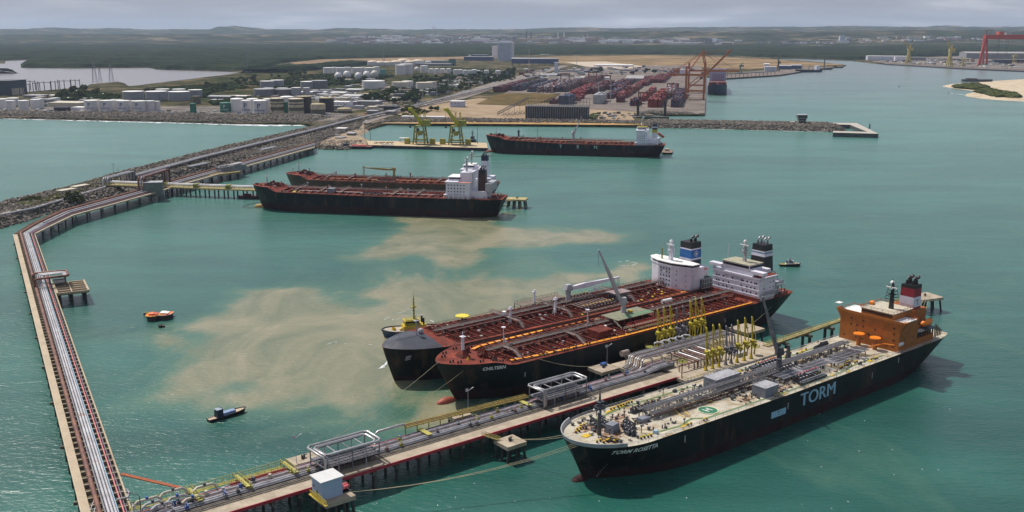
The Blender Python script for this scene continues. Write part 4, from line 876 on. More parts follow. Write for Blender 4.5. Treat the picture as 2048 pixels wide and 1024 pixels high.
m_.tube([(206,-6,zd+12),(210,-7,zd+11),(214,-9,zd+3)],.3,6); m_.build('stern_davit',lgrey,R); winch(R,212,3,Z(212),1.4,[framered,steeld]); fittings(ch,203,216,60,12,[framered,piperust,lgrey,cream])
# ================================================================ third ship: grey whaleback bow
mr=ship('tanker_ship',(-55.5,411.5),R_(38.5),212,32.2,14.8,16.2,'black tanker with rounded dark grey foredeck and blue-banded funnel, outermost of the near trio',fc=0,xf=20,zboot=2.5,rake=5)
Z=mr.deck; R=mr.root
# dome over the foredeck
N=14; wb=MB(); rows_=[]
for i in range(N+1):
    x=i/N*21; y=mr.hb(max(x,.02),Z(x)); zc=Z(x); hh=2.6*min(1,i/4) if i<N else 2.6; r_=[]
    for k in range(11): t=-1+k/5; r_.append((x,y*t,zc+hh*(1-abs(t)**1.6)))
    rows_.append(r_)
wb.add([p for r_ in rows_ for p in r_],[(i*11+k,(i+1)*11+k,(i+1)*11+k+1,i*11+k+1) for i in range(N) for k in range(10)],0,True); wb.add(rows_[-1],[tuple(range(11))]); wb.build('whaleback',bkgrey,R)
wr=MB()
for y_ in(-1,0,1): wr.rail([(2,y_*1.2,Z(2)+1.9),(16,y_*1.2,Z(16)+2.5)],1,.05,2)
wr.build('railing',lgrey,R); m_=MB(); m_.cyl((17,0,Z(17)+2.5),.28,9,.2,8); m_.box(16,18,-1,1,Z(17)+9,Z(17)+9.2); m_.beam((17,0,Z(17)+9),(19.5,0,Z(17)+2.6),.15); m_.build('foremast',lgrey,R); MB().sph((20,1,Z(17)+3.6),1.3,10).build('ventilator',lgrey,R)
side_text(mr,'MARITIME',1.6,24,11.6,grey); 
mk=MB()
for k in range(3): mk.box(6.2,9.6,-mr.hb(8,11+k*.8)-.6,-mr.hb(8,11+k*.8)-.1,11+k*.8,11.35+k*.8)
mk.build('hull_mark',lgrey,R)
redship_common(mr,177,21,2.0,x0=30)
ribbon(mr,[(150,-13.4),(178,-13.4)],1.3,orangey,'walkway_line',.1)
o=MB(); o.cyl((51,12.6,Z(51)),.5,2.6,n=6,mi=1); o.cyl((51,12.6,Z(51)+2.6),3.3,.35,n=22,mi=0); o.build('round_platform',[M('plat_yellow',(.68,.56,.04),.5),framered],R)
for x_,y_,hh in ((93,10,8.5),(68,-2.5,6.5),(95.5,-3,7)):
    m_=MB(); m_.cyl((x_,y_,Z(x_)),.6,hh,.5,10)
    m_.cyl((x_,y_,Z(x_)+hh),1.1,.4,n=8); m_.beam((x_-2.2,y_-.5,Z(x_)),(x_,y_,Z(x_)+hh*.8),.2); m_.beam((x_-2.2,y_-2,Z(x_)),(x_,y_,Z(x_)+hh*.8),.2); m_.beam((x_-1.6,y_-1.6,Z(x_)+2.5),(x_-1.2,y_,Z(x_)+3.2),.18); m_.obox((x_,y_,Z(x_)+hh+.4),1,1,.8,0); m_.build('lamp_mast',white,R)
for x_ in (67,97,140):
    m_=MB(); m_.box(x_-.9,x_+.9,-10,12,Z(x_)+2.9,Z(x_)+3.05); m_.beam((x_,-10,Z(x_)+3),(x_,-13.4,Z(x_)+.3),1.6,.2)
    for s_ in(-.8,.8): m_.rail([(x_+s_,12,Z(x_)+3),(x_+s_,-10,Z(x_)+3),(x_+s_,-13.4,Z(x_)+.4)],1.0,.05,2)
    m_.build('cross_bridge',_M['catwalk_brown'],R)
m_=MB(); m_.box(84,112,8,14.5,Z(90)+3.2,Z(90)+3.4)
for x_ in range(84,113,4): m_.beam((x_,8,Z(90)),(x_,8,Z(90)+3.2),.3); m_.beam((x_,14.5,Z(90)),(x_,14.5,Z(90)+3.2),.3)
m_.rail([(84,14.5,Z(90)+3.4),(112,14.5,Z(90)+3.4)],1.1,.06,2); m_.build('side_platform',M('platform_brown',(.16,.12,.09),.7),R)
manifold(mr,118,[piperust,dgrey,yellow],10,11.5,2,M('tray_brown',(.12,.08,.06),.8),spread=2.2)
crane(R,112,6.3,Z(112),8,31,R_(-6),R_(3),lgrey,1.5,thick=2.0,jibmat=white)
o=MB().box(133,142,-6.5,-1,Z(135),Z(135)+4.4).build('deckhouse',grey,R); MB().box(132,143,-7.5,0,Z(135)+4.4,Z(135)+4.6).build('roof',M('roof_pinkgrey',(.30,.22,.22),.7),o); windows(o,[(132.98,y_,Z(135)+2.4) for y_ in (-5.5,-3.8,-2.2)],math.pi/2,winm,1,1.8); MB().cyl((137,-3.5,Z(135)+4.6),.2,7,n=5).build('lamp_mast',lgrey,R); MB().obox((128,3,Z(128)+5),2.4,1.7,2,.4).build('winch_cab',whitetop,R); MB().obox((67,1,Z(67)+3),2,1.6,2,.4).build('winch_cab',whitetop,R)
for i,(x_,y_) in enumerate(((160,-8),(163,-10),(166,-7),(155,-11),(128,-11),(146,-12),(104,-13),(107,-12.5))): MB().obox((x_,y_,Z(x_)),2,1,.5,.2*i).build('safety_plate',yellow,R)
_pre=set(R.children); zd=Z(190); HSm=MB(); poly=[(186,-9.5),(184.3,-4.5),(184.3,5),(186.5,11.5),(189.5,14.5),(199,14.5),(199,-14.5),(188.5,-14.5)]
HSm.prism(poly,zd-.05,zd+11.6); HSm.prism([(199,-10),(199,10),(209,9),(209,-9)],zd-.05,zd+9.5); HS=HSm.build('superstructure',white,R)
pb=[(185.8,-9.6),(184.1,-4.6),(184.1,5.1),(186.3,11.7),(189.3,15.6),(194,15.6),(195,8),(195,-8),(194,-15.6),(188.3,-15.6)]
B_=MB(); B_.prism(pb,zd+11.6,zd+12.6,0); B_.prism([(p[0]+.3,p[1]*.98) for p in pb],zd+12.6,zd+13.6,1); B_.prism([(p[0]-.1,p[1]*1.01) for p in pb],zd+13.6,zd+14.0,2); B_.build('bridge',[white,winm,whitetop],R)
windows(HS,[(185.0,-7.4,zd+z_) for z_ in (2,5,8,10)],R_(73),winm,.7,.6); windows(HS,[(184.27,y_,zd+z_) for z_ in (1.8,4.2,6.4,8.6,10.4) for y_ in (-3,-1,1,3) if rg.random()<.85],math.pi/2,winm,.9,.8); windows(HS,[(187.2,-12,zd+z_) for z_ in (2,5,8,10)],R_(64),winm,.7,.6)
vs,fs=text_mesh('SAFETY FIRST',1.3); MB().add([(184.2,-v.x,zd+9.4+v.y) for v in vs],fs).build('lettering',grey,HS); vs,fs=text_mesh('NO SMOKING',1.3); MB().add([(184.2,-v.x,zd+7.4+v.y) for v in vs],fs).build('lettering',grey,HS)
MB().prism([(195,-14.5),(195,14.5),(203,14),(203,-14)],zd+9.6,zd+9.8).build('roof',deckred,HS); MB().box(196,206,-15.6,-10.5,zd-.05,zd+5).build('boat_deck',M('side_green',(.06,.09,.09),.6),R)
m_=MB()
for i in range(6): m_.box(196+i*2,196.25+i*2,-15.75,-15.6,zd-.05,zd+5.2)
for z_ in (0,2.5,5): m_.box(196,206.3,-15.8,-15.6,zd+z_,zd+z_+.25)
m_.build('boat_deck_frame',lgrey,R)
mm=lattice_mast(R,189,.5,zd+14,10,white,1.9,yard=2.6); MB().cyl((188,6,zd+14),.45,6,.35,8).build('antenna',olive,R); MB().cyl((190,10,zd+14),.12,8,n=5).build('antenna',lgrey,R)
fn=funnel(R,204,0,zd+8,8.4,8.4,14.5,[navy,white,M('funnel_blue',(.01,.12,.36),.5),blackp],[(.33,0),(.40,1),(.72,2),(.77,1),(1,3)],tx=.93,ty=.93,pipes=2,pm=blackp,r=.8)
def disc(par,x,y,z,r,mat,name,n=18,r0=0):
    vs=[(x+r*math.cos(2*math.pi*i/n),y,z+r*math.sin(2*math.pi*i/n)) for i in range(n)]
    if r0: vs+=[(x+r0*math.cos(2*math.pi*i/n),y,z+r0*math.sin(2*math.pi*i/n)) for i in range(n)]; f=[(i,(i+1)%n,n+(i+1)%n,n+i) for i in range(n)]
    else: f=[tuple(range(n))]
    return MB().add(vs,f).build(name,mat,par)
disc(fn,204,-4.22,zd+8+8.2,1.55,white,'emblem',18,1.25); disc(fn,204,-4.24,zd+8+8.2,.75,white,'emblem',5)
for o in set(R.children)-_pre: o.location.x-=8.5
# ================================================================ jetties and trestles
J0=P(447,1024,8); J1=P(1339,756,8); JH=math.atan2(J1.y-J0.y,J1.x-J0.x)
def JW(x,y,z=0): c,s=math.cos(JH),math.sin(JH); return Vector((J0.x+x*c-y*s,J0.y+x*s+y*c,z))
def jthing(name,x,y,z,label,cat,group=None,rz=0): return thing(name,JW(x,y,z),JH+rz,label,cat,group)
def pilerow(parent,pts,z0,r=.55,mat=None,name='pile',proto=None):
    me=None
    for p in pts:
        if me is None: o=MB().cyl((0,0,-3),r,z0+3-.05,n=8).build(name,mat or pilem,parent); me=o.data
        else: o=bpy.data.objects.new(name,me); COL.objects.link(o); o.parent=parent
        o.location=(p[0],p[1],p[2] if len(p)>2 else 0)
ORD='first second third fourth fifth sixth seventh eighth ninth tenth eleventh twelfth'.split()
# --- main jetty
jt=jthing('jetty',0,0,0,'long concrete pipe jetty running between the tankers from the lower left','jetty')
dk=MB(); dk.box(-60,196,-1.2,4.3,7.0,8.0); dk.build('roadway',conc,jt)
MB().box(-60,200,4.3,16.4,6.4,7.2).build('pipe_deck',concd,jt)
dk=MB(); 
for y_ in (5.0,6.3,7.2): dk.box(-60,196,y_-.18,y_+.18,7.2,8.05)
dk.build('kerb_beam',M('beam_brown',(.22,.19,.145),.85,var=.3),jt)
x=-56
while x<196: MB().box(x-.6,x+.6,-.4,16,5.0,6.4).build('cross_beam',concd,jt); x+=9
pilerow(jt,[(x,y,0) for x in range(-56,196,9) for y in (.6,8,15.2)],5.1,.5)
pl=MB(); pl.box(200.02,264,-7,34,6.6,7.99); pl.box(196.01,200.01,-7,-1.25,6.6,7.97); pl.box(186,200,16.45,28,6.6,7.98); pl.box(196.01,200.01,-1.24,4.29,7.2,7.985); pl.build('loading_platform',conc,jt)
pilerow(jt,[(x,y,0) for x in range(199,264,9) for y in (-5,8,20,32)],6.6,.6)
MB().tube([(-60,-1.35,8.0),(196,-1.35,8.0),(197,-2.2,8.0)],.22,6).build('fire_water_line',tubered,jt); MB().box(-60,196,-1.28,-1.21,7.0,7.7).build('edge_stripe',tubered,jt)
MB().rail([(-60,4.6,8),(-20,4.6,8),(60,4.6,8),(120,4.6,8),(190,4.6,8)],1.0,.035,3).build('railing',steeld,jt)
# --- pipelines on the jetty
spec=[(8.1,.30,steeld,8.2),(8.9,.36,steel,8.5),(9.9,.42,steelr,8.6),(10.9,.30,steeld,8.5),(11.7,.30,piperust,8.4),(12.6,.40,steel,8.6),(13.6,.34,steelr,8.5),(14.5,.26,pink,8.3),(15.2,.30,steeld,8.4)]
nm=['dull grey','silver','thick silver','silver','rusty brown','thick silver','silver','pink','dull grey']
for i,(y_,r_,m_,z_) in enumerate(spec):
    o=MB().tube([JW(-60,y_,z_),JW(20,y_,z_),JW(60,y_,z_),JW(124,y_,z_),JW(188,y_,z_),JW(196,y_,z_+1.2),JW(204,y_,z_+1.2)],r_,8)
    for x_ in range(-55+3*i,195,11): o.tube([JW(x_,y_,z_),JW(x_+.3,y_,z_)],r_*1.45,8)
    o=o.build('pipeline',m_)
    tag(o,'%s pipeline along the main jetty, %s out from the roadway side'%(nm[i],ORD[i]),'pipeline','pipelines on the main jetty')
sp_=MB(); 
sl=jthing('pipe_rack',0,0,0,'low steel sleepers carrying the pipelines along the main jetty','pipe rack')
for x in range(-58,196,5):
    MB().box(x-.15,x+.15,7.6,16,7.2,8.05).build('sleeper',steeld,sl)
rgv=random.Random(31)
for k in range(46):
    x_=rgv.uniform(-15,190); y_=rgv.choice([8.1,8.9,9.9,10.9,12.6,13.6]); q=MB(); q.obox((0,0,0),1.1,.9,.9,0); q.cyl((0,0,.9),.14,.8,n=6); q.cyl((0,0,1.7),.42,.1,n=9); o=q.build('valve',[steeld,blue,dgrey,piperust,olive][k%5]); o.location=JW(x_,y_,8.5); o.rotation_euler=(0,0,JH); tag(o,'small %s hand-wheel valve on the jetty pipes %s'%(['grey','blue','black','rusty brown','olive'][k%5],'left of the white cabin' if x_<28 else 'between the two raised loops' if x_<130 else 'right of the second raised loop'),'valve','valves along the main jetty')
def loop_rack(x0,x1,y0,y1,zb,zt,label,mats,n=2,frame=steeld,rz=0,base=None):
    o=thing('pipe_loop',base[0] if base else JW(x0,y0,0),base[1] if base else JH,label,'pipe loop','expansion loops on the jetties'); lx=x1-x0; ly=y1-y0
    for k in range(n):
        d=k*1.5; r=.42; z=zt-k*.25
        pts=[(d+1,d*.6-.2,zb+.6),(d+1,d*.6-.2,z-1),(d+.3,d*.6+.4,z),(d-.2+.0,ly-d-1.2,z),(d+1,ly-d,z),(lx-d-1.4,ly-d,z),(lx-d,ly-d-1.2,z),(lx-d,1.6+d*.6,z),(lx-d-1.2,.4+d*.6,z),(d+3.2,.4+d*.6,z)]
        MB().tube(pts,r,8).build('pipe',mats[k%len(mats)],o)
    MB().tube([(3.4+0*n,.4,zt),(2.2,1.2,zt-.2),(2.2,ly-3,zt-.3),(3.4,ly-2.2,zt-.4),(lx-3.4,ly-2.2,zt-.4)],.3,7).build('pipe',frame,o)
    k=0
    for x in np.linspace(1.0,lx-1,5):
        f=MB()
        for y in (.4,ly-.4): f.beam((x,y,zb),(x,y,zt-.4),.3)
        f.beam((x,.4,zt-.55),(x,ly-.4,zt-.55),.28); f.beam((x,.4,zb+2.8),(x,ly-.4,zb+2.8),.25); f.build('portal_frame',lgrey if k%2 else frame,o); k+=1
    p=MB(); p.box(1,lx-1,.2,ly-.4,zb+2.9,zb+3.0)
    for j in range(4): p.tube([(1,1+j*1.9,zb+3.5),(lx-1,1+j*1.9,zb+3.5)],.26,6)
    p.build('pipe_shelf',frame,o); q=MB(); q.rail([(0.6,.0,zb+3),(lx-.6,.0,zb+3)],1.1,.05,2); q.build('railing',frame,o)
    v=MB(); rg=random.Random(int(x0))
    for j in range(26):
        x=rg.uniform(1,lx-1); y=rg.uniform(.5,ly-1); v.cyl((x,y,zb+.8),.3,rg.uniform(.6,1.8),n=6); v.cyl((x,y,zb+2.4),.45,.12,n=8)
    v.build('valve_gear',piperust,o); return o
loop_rack(34.5,57,2.6,13.4,8,15.2,'silver double pipe loop raised over the jetty beside the white cabin',[steel,steel])
loop_rack(129,153,5.4,14.8,8,15.2,'silver pipe loop raised over the jetty beside the bow of the orange-house tanker',[steel,steel])
# raised line and olive bundle along the far edge
o=MB().tube([JW(61,14.6,8.4),JW(61.4,15.8,8.6),JW(61.8,16,11.5),JW(63,16,12.4),JW(72,16.2,12.4),JW(74,16.2,12.4)],.42,8).build('pipeline',steel); tag(o,'silver pipe rising to the far edge of the jetty just past the first loop','pipeline')
ob=jthing('pipe_bundle',74,15.6,0,'rusty yellow pipe bundle with railings on the far edge between the two loops','pipe bundle')
for k in range(3): MB().tube([(0,k*.55,11.2+.3*k),(56,k*.5-.3,9.6+.3*k)],.28,6).build('pipe',[M('pipe_ochre',(.38,.24,.06),.6,var=.35,scale=.6),piperust,_M.get('pipe_ochre') or olive][k],ob)
q=MB(); q.rail([(0,-.6,10.8),(56,-.6,9.2)],1.3,.06,2.4); q.rail([(0,1.6,10.8),(56,1.6,9.2)],1.3,.06,2.4); q.build('railing',railyel,ob)
q=MB()
for x in range(0,58,5): q.beam((x,0,6.6),(x,0,11-.03*x),.3)
q.build('post',olive,ob)
for x_,n_ in ((6,'far left'),(52,'right')): MB().box(x_-1,x_+1,-7,.4,9.2,9.4).build('cross_step',railyel,ob)
# yellow-railed valve station at the lower left
vs_=jthing('valve_station',-22,16.2,0,'pale valves and hooped pipes behind yellow railings near the corner','valve station')
q=MB(); q.box(0,50,1.2,3.2,8.0,8.15); q.build('walkway',olive,vs_)
q=MB(); q.rail([(0,3.2,8.1),(50,3.2,8.1)],1.9,.07,2.2); q.rail([(0,1.2,8.1),(50,1.2,8.1)],1.2,.05,2.2); q.build('railing',railyel,vs_)
for k,(x_,y_,l_,h_) in enumerate(((0,-.6,9,3.0),(2,-2.6,7,2.4),(8,-.4,9,3.4),(9,-4,7,2.8),(18,-1.5,8,2.6),(4,-5,7,2.2),(13,-6,7,2.0))):
    MB().tube([(x_,y_,8.4),(x_+.4,y_,8.4+h_*.7),(x_+1.6,y_,8.4+h_),(x_+l_-1.6,y_,8.4+h_),(x_+l_-.4,y_,8.4+h_*.7),(x_+l_,y_,8.4)],.42,8).build('hooped_pipe',[M('pipe_cream',(.50,.46,.36),.55),lgrey][k%2],vs_)
    MB().cyl((x_+l_/2,y_,8.4+h_),.5,.9,n=8).build('valve',blue if k%3==0 else dgrey,vs_)
for x_ in (17.5,33,49.5):
    q=MB(); 
    for d in (0,1.6): q.rail([(x_+d,3,9.6),(x_+d,-7.5,9.6)],1.1,.06,1.6)
    q.box(x_,x_+1.6,-7.5,3,9.5,9.6)
    for y_ in(-7.3,-2,2.8): q.beam((x_,y_,7.6),(x_,y_,9.5),.2); q.beam((x_+1.6,y_,7.6),(x_+1.6,y_,9.5),.2)
    q.build('stile',railyel,vs_)
MB().tube([(30,-2,9.2),(49,-2,9.2)],.45,8).build('pipe',M('pipe_redbrown',(.30,.05,.03),.6,var=.3),vs_)
for k in range(8): MB().obox((6+5.2*k,-3.5-(k%3),8.4),.9,.9,1.8,.3*k).build('valve',[lgrey,blue,dgrey,cream][k%4],vs_)
# --- dolphins
def dolphin(x,y,l,w,zt,label,world=None,rz=0,th=1.4,npx=3,npy=3,mat=None,batter=.8,grp='mooring dolphins'):
    o=thing('mooring_dolphin',world or JW(x,y,0),(JH if world is None else 0)+rz,label,'dolphin',grp)
    MB().box(-l/2,l/2,-w/2,w/2,zt-th,zt).build('pile_cap',mat or conc,o)
    for i in range(npx):
        for j in range(npy):
            a=(i/(npx-1)-.5)*l*.8; b_=(j/(npy-1)-.5)*w*.8; q=MB(); q.tube([(a*(1+batter*.25),b_*(1+batter*.25),-3),(a,b_,zt-th)],.5,7); q.build('pile',pilem,o)
    k=MB(); k.obox((0,0,zt),1.6,.7,.5,.6); k.cyl((-.5,0,zt+.5),.3,.9,n=7); k.cyl((.5,.3,zt+.5),.3,.9,n=7); k.beam((-.5,0,zt+.9),(1.6,.9,zt+.8),.3); k.build('mooring_hook',dgrey,o); return o
dolphin(103,-8.2,8.6,8.2,6.6,'square concrete dolphin with dark battered piles off the bow of the orange-house tanker')
dolphin(36.5,20.5,10,6.5,8.0,'rusty-stained concrete dolphin behind the first silver pipe loop')
cabd=dolphin(32.5,-8.6,10.5,9.5,7.2,'concrete dolphin under the white cabin in the foreground',npx=4)
q=MB(); q.rail([(-4.8,5.2,7.3),(-5.4,-5.5,7.3)],1.2,.07,1.0); q.rail([(-5.6,5.2,7.3),(-6.2,-5.5,7.3)],1.2,.07,1.0); q.box(-6.1,-4.9,-5.6,5.3,7.1,7.2); q.build('gangway',M('gang_yellow',(.52,.38,.03),.6),cabd)
cb_=jthing('control_cabin',31.2,-7.2,7.2,'small white cabin with a pale flat roof on the foreground dolphin','cabin')
MB().box(-3.6,3.6,-3,3.6,.02,6.0).build('wall',M('cabin_wall',(.36,.46,.60),.6,var=.06),cb_); q=MB(); q.add([(-4.1,-3.5,6.0),(4.1,-3.5,6.1),(4.1,4.1,6.0),(-4.1,4.1,6.0),(-4.1,-3.5,6.25),(4.1,-3.5,6.45),(4.1,4.1,6.3),(-4.1,4.1,6.25),(0,-3.5,6.1),(0,-3.5,6.5)],[(0,3,2,1),(4,5,6,7),(0,1,5,4),(1,2,6,5),(2,3,7,6),(3,0,4,7)]); q.build('roof',M('cabin_roof',(.58,.58,.57),.6,var=.06),cb_)
MB().box(-3.66,-3.6,-.5,.6,.1,2.2).build('door',dgrey,cb_); windows(cb_,[(-3.64,2.4,3.2)],math.pi/2,winm,1.0,.9)
for k in (0,1): t_=MB().tube([(3.9+0,-1.6+1.5*k,1.4),(6.8,-1.2+1.5*k,1.4)],.62,10).build('gas_cylinder',M('cyl_red',(.60,.12,.12),.5),None); t_.location=cb_.location; t_.rotation_euler=cb_.rotation_euler; tag(t_,['red cylinder beside the white cabin, nearer the camera','red cylinder beside the white cabin, the farther one'][k],'cylinder','red cylinders by the cabin')
q=MB(); 
for x_ in (4.4,6.4):
    for y_ in(-1.8,.7): q.beam((x_,y_,-.6),(x_,y_,2.4),.15)
q.box(3.7,7.2,-2.2,1.2,-.1,0.0); o=q.build('cylinder_stand',dgrey); o.location=cb_.location; o.rotation_euler=cb_.rotation_euler; tag(o,'dark stand holding the two red cylinders beside the white cabin','stand')
dolphin(178,-9.5,13,6,7.4,'concrete fender dolphin beside the grey deck, left of the loading platform',npx=4)
dolphin(181,27,10,9,7.8,'concrete dolphin with a blue box between the jetty and the black-funnel tanker hull')
dolphin(276,27,13,12,7.9,'wide concrete dolphin behind the right-hand group of yellow loading arms')
dolphin(283,-9,12,6,7.4,'concrete fender dolphin just right of the loading platform, by the grey deck')
dolphin(101,20.5,8,5,8.0,'long low concrete dolphin at the far edge of the jetty by the lamp')
de=P(1850,592,8); dolphin(0,0,15,12,8,'far right concrete dolphin behind the orange bridge house',world=(de.x,de.y,0),rz=.4)
q=dolphin(103.5,-3.2,1,1,6.7,'x') if False else None
gw=jthing('gangway',98.5,-4.6,0,'short yellow-railed gangway from the roadway to the square dolphin','gangway')
q=MB(); q.beam((-2,3.6,8.1),(1.5,-1,6.8),1.4,.15); 
for d in(-.6,.6): q.rail([(-2+d,3.6,8.1),(1.5+d,-1,6.8)],1.1,.07,1.2)
q.build('ramp',M('gang_ochre',(.34,.28,.08),.7),gw)
MB().obox(JW(183,29,7.8),2.6,1.8,1.2,JH).build('equipment_box',blue); tag(bpy.data.objects['equipment_box'],'small blue box on the dolphin beside the black-funnel tanker hull','box')
# --- loading platform gear
lp=jthing('pipe_manifold',196,0,0,'raised bank of pinkish parallel pipes on the loading platform','pipe manifold')
for k in range(7): MB().tube([(-10,13.5+1.1*k,8.6),(-6,14+1.3*k,8.8),(-4.6,14.5+1.3*k,9.6),(-4,15+1.25*k,11.3+.1*k),(-2.5,15.4+1.25*k,12.2),(56,15.4+1.25*k,12.2)],.33,8).build('pipe',[steel,pink if k==5 else piperust,steel][k%3] if k<6 else steel,lp)
MB().tube([(-6,25.4,12.6),(-2,25.4,12.6)],1.3,12).build('vessel',M('vessel_tan',(.30,.24,.20),.6),lp)
for x in range(-4,58,6):
    q=MB(); q.beam((x,14.6,8),(x,14.6,11.7),.3); q.beam((x,24.5,8),(x,24.5,11.7),.3); q.beam((x,14.4,11.6),(x,24.8,11.6),.32); q.build('portal_frame',steeld,lp)
for k in range(9):
    x=14+2.1*k; MB().tube([(x,15,11.2),(x,4,11.2),(x,1.6,10.9),(x,1.2,9.2),(x,1.2,8.2)],.34,7).build('branch_pipe',[piperust,M('pipe_maroon',(.13,.04,.035),.6),steelr][k%3],lp)
q=MB(); q.box(6,36,2.2,3,10.6,10.9); q.box(6,36,9,9.6,10.6,10.9)
for x in range(6,37,6):
    for y_ in (2.6,9.3): q.beam((x,y_,8),(x,y_,10.6),.3)
q.build('pipe_shelf',M('shelf_maroon',(.16,.075,.06),.7),lp)
for k in range(5):
    x=14+4.4*k; MB().tube([(x,24.5,12.2),(x,25,13.6),(x+.3,23.6,14.4),(x+.9,21.5,14.6),(x+1.2,20.2,13.8),(x+1.2,20,12.4)],.4,8).build('gooseneck',lgrey,lp)
q=MB(); q.box(-2,10,9,12,8.02,9.8); q.rail([(-2,12.5,9.8),(12,12.5,9.8)],1.1,.05,2); q.build('valve_gear',steeld,lp)
for k,(x_,y_,l_,w_,h_) in enumerate(((37,20,9,5,2.6),(44,2,6,4,1.6))): tag(MB().obox(JW(196+x_,y_,8.02),l_,w_,h_,JH).build('equipment_hut',[white,lgrey][k]),['flat pale equipment roof among the pipes behind the yellow arms','low grey cabinet on the platform between the two near arm groups'][k],'hut')
ft=jthing('fire_monitor_tower',197,-3.5,8,'thin rusty post with a yellow-railed top at the platform corner','tower'); MB().cyl((0,0,0),.22,7.2,n=6).build('post',M('post_rust',(.26,.07,.03),.7),ft); q=MB(); q.box(-1.6,1.6,-1.6,1.6,7.2,7.3); q.rail([(-1.6,-1.6,7.3),(1.6,-1.6,7.3),(1.6,1.6,7.3),(-1.6,1.6,7.3),(-1.6,-1.6,7.3)],1.1,.06,1.6); q.obox((0,0,7.3),.8,.6,.9,.3); q.build('platform',olive,ft)
q=jthing('railing',197,-7,0,'rusty yellow railing along the near corner of the loading platform','railing'); MB().rail([(0,3,8),(0,0,8),(30,0,8)],1.1,.06,2).build('rail',railyel,q)
def loading_arm(x,y,side,label,mat,h=20,k=0):
    o=jthing('loading_arm',x,y,8,label,'loading arm','yellow loading arms' if mat is lyellow else 'grey service arms',0 if side<0 else math.pi)
    MB().tube([(0,0,0),(0,0,h*.48)],.34,8).build('riser',mat,o); q=MB(); q.cyl((0,0,0),.9,.5,n=10); q.obox((0,0,0),1.1,1.1,2,0,0,.6,.6); q.build('base',mat,o)
    ia=MB(); ia.tube([(0,0,h*.45),(-.3,.4,h*.97)],.25,7); ia.tube([(.9,.1,h*.40),(.35,.5,h*.96)],.13,5); ia.build('inboard_arm',mat,o)
    oa=MB(); oa.tube([(-.3,.4,h*.97),(.1,.9,h),(.7,.9,h*.97),(2.6,.6,h*.62),(3.0,.3,h*.40)],.2,7); oa.tube([(.3,1.1,h*.96),(1.2,1.2,h*.45)],.12,5); oa.build('outboard_arm',mat,o)
    cw=MB(); cw.obox((-.9,-.9,h*.40),1.9,1.5,1.3,.3); cw.obox((.8,-1.5,h*.33),1.8,1.2,.9,.8); cw.obox((1.6,.6,h*.36),1.5,1.0,1.2,.5); cw.tube([(0,0,h*.44),(-1.2,-1.6,h*.36),(-.4,-2.2,h*.28)],.28,6); cw.build('counterweight',mat,o)
    sw=MB(); sw.sph((0,0,h*.45),.75,10); sw.sph((3.0,.3,h*.38),.55,8); sw.tube([(3.0,.3,h*.40),(2.9,.1,h*.26)],.3,6); sw.tube([(0,0,h*.42),(.9,-1.2,h*.30),(.6,-.9,h*.12)],.25,6); sw.sph((.9,-1.2,h*.30),.5,8); sw.build('swivel_joint',mat,o); return o
side_='left middle right'.split()
grp=[('far left group beside the black-funnel tanker',[(216.5,29.5),(220.8,29.8),(225.3,30)],1),('far right group beside the black-funnel tanker',[(239,30.4),(243,30.7),(247.4,30.9)],1),('near left group beside the grey deck',[(212.8,-2.6),(216.7,-2.9),(220.6,-3.1)],-1),('near right group beside the grey deck',[(231.5,-4),(236,-4.2),(240.6,-4.4)],-1)]
for gl,pts,s_ in grp:
    for k,(x_,y_) in enumerate(pts): loading_arm(x_,y_,-1,'yellow loading arm, %s of three in the %s'%(side_[k],gl),lyellow,19+(k%2)*.4)
for k,(x_,y_,l_) in enumerate(((229.5,30,'slim grey arm, left one between the two far yellow groups'),(234,30.2,'slim grey arm, right one between the two far yellow groups'),(225,-3.2,'slim dark grey arm, left one between the two near yellow groups'),(228.3,-3.4,'slim dark grey arm, right one between the two near yellow groups'))): loading_arm(x_,y_,-1,l_,steeld,17.5)
for k,(x_,y_,l_) in enumerate(((209,27,'yellow ring-topped post left of the far left arms'),(246,-2,'yellow ring-topped post right of the near right arms'),(232,24,'yellow ring-topped post between the far and near arms'))):
    o=jthing('monitor_basket',x_,y_,8,l_,'basket'); q=MB(); q.cyl((0,0,0),.2,3.5,n=6); q.cyl((0,0,3.5),1.9,.12,n=14)
    for i in range(14): a=i*.449; q.beam((1.9*math.cos(a),1.9*math.sin(a),3.5),(2.1*math.cos(a),2.1*math.sin(a),4.8),.08)
    q.build('basket',olive,o)
# --- lamp posts
def lamp(p,h,label,grp='lamp posts on the jetties'):
    o=thing('lamp_post',p,.4,label,'lamp post',grp); MB().cyl((0,0,0),.12,h,.08,6).build('pole',lgrey,o); q=MB(); q.beam((0,0,h),(1.6,0,h+.9),.12); q.beam((1.3,0,h+.8),(2.3,0,h+1.2),.35,.15); q.obox((-.4,0,h-.2),1.0,.15,1.1,0); q.build('lamp_head',lgrey,o)
lamp(JW(105,20.5,8),8.5,'lamp post with small solar panel below the black-funnel tanker bow'); lamp(JW(184,28,7.8),8.5,'lamp post on the dolphin with the blue box'); lamp(JW(33,18.6,8),9,'lamp post on the stained dolphin left of the first pipe loop')
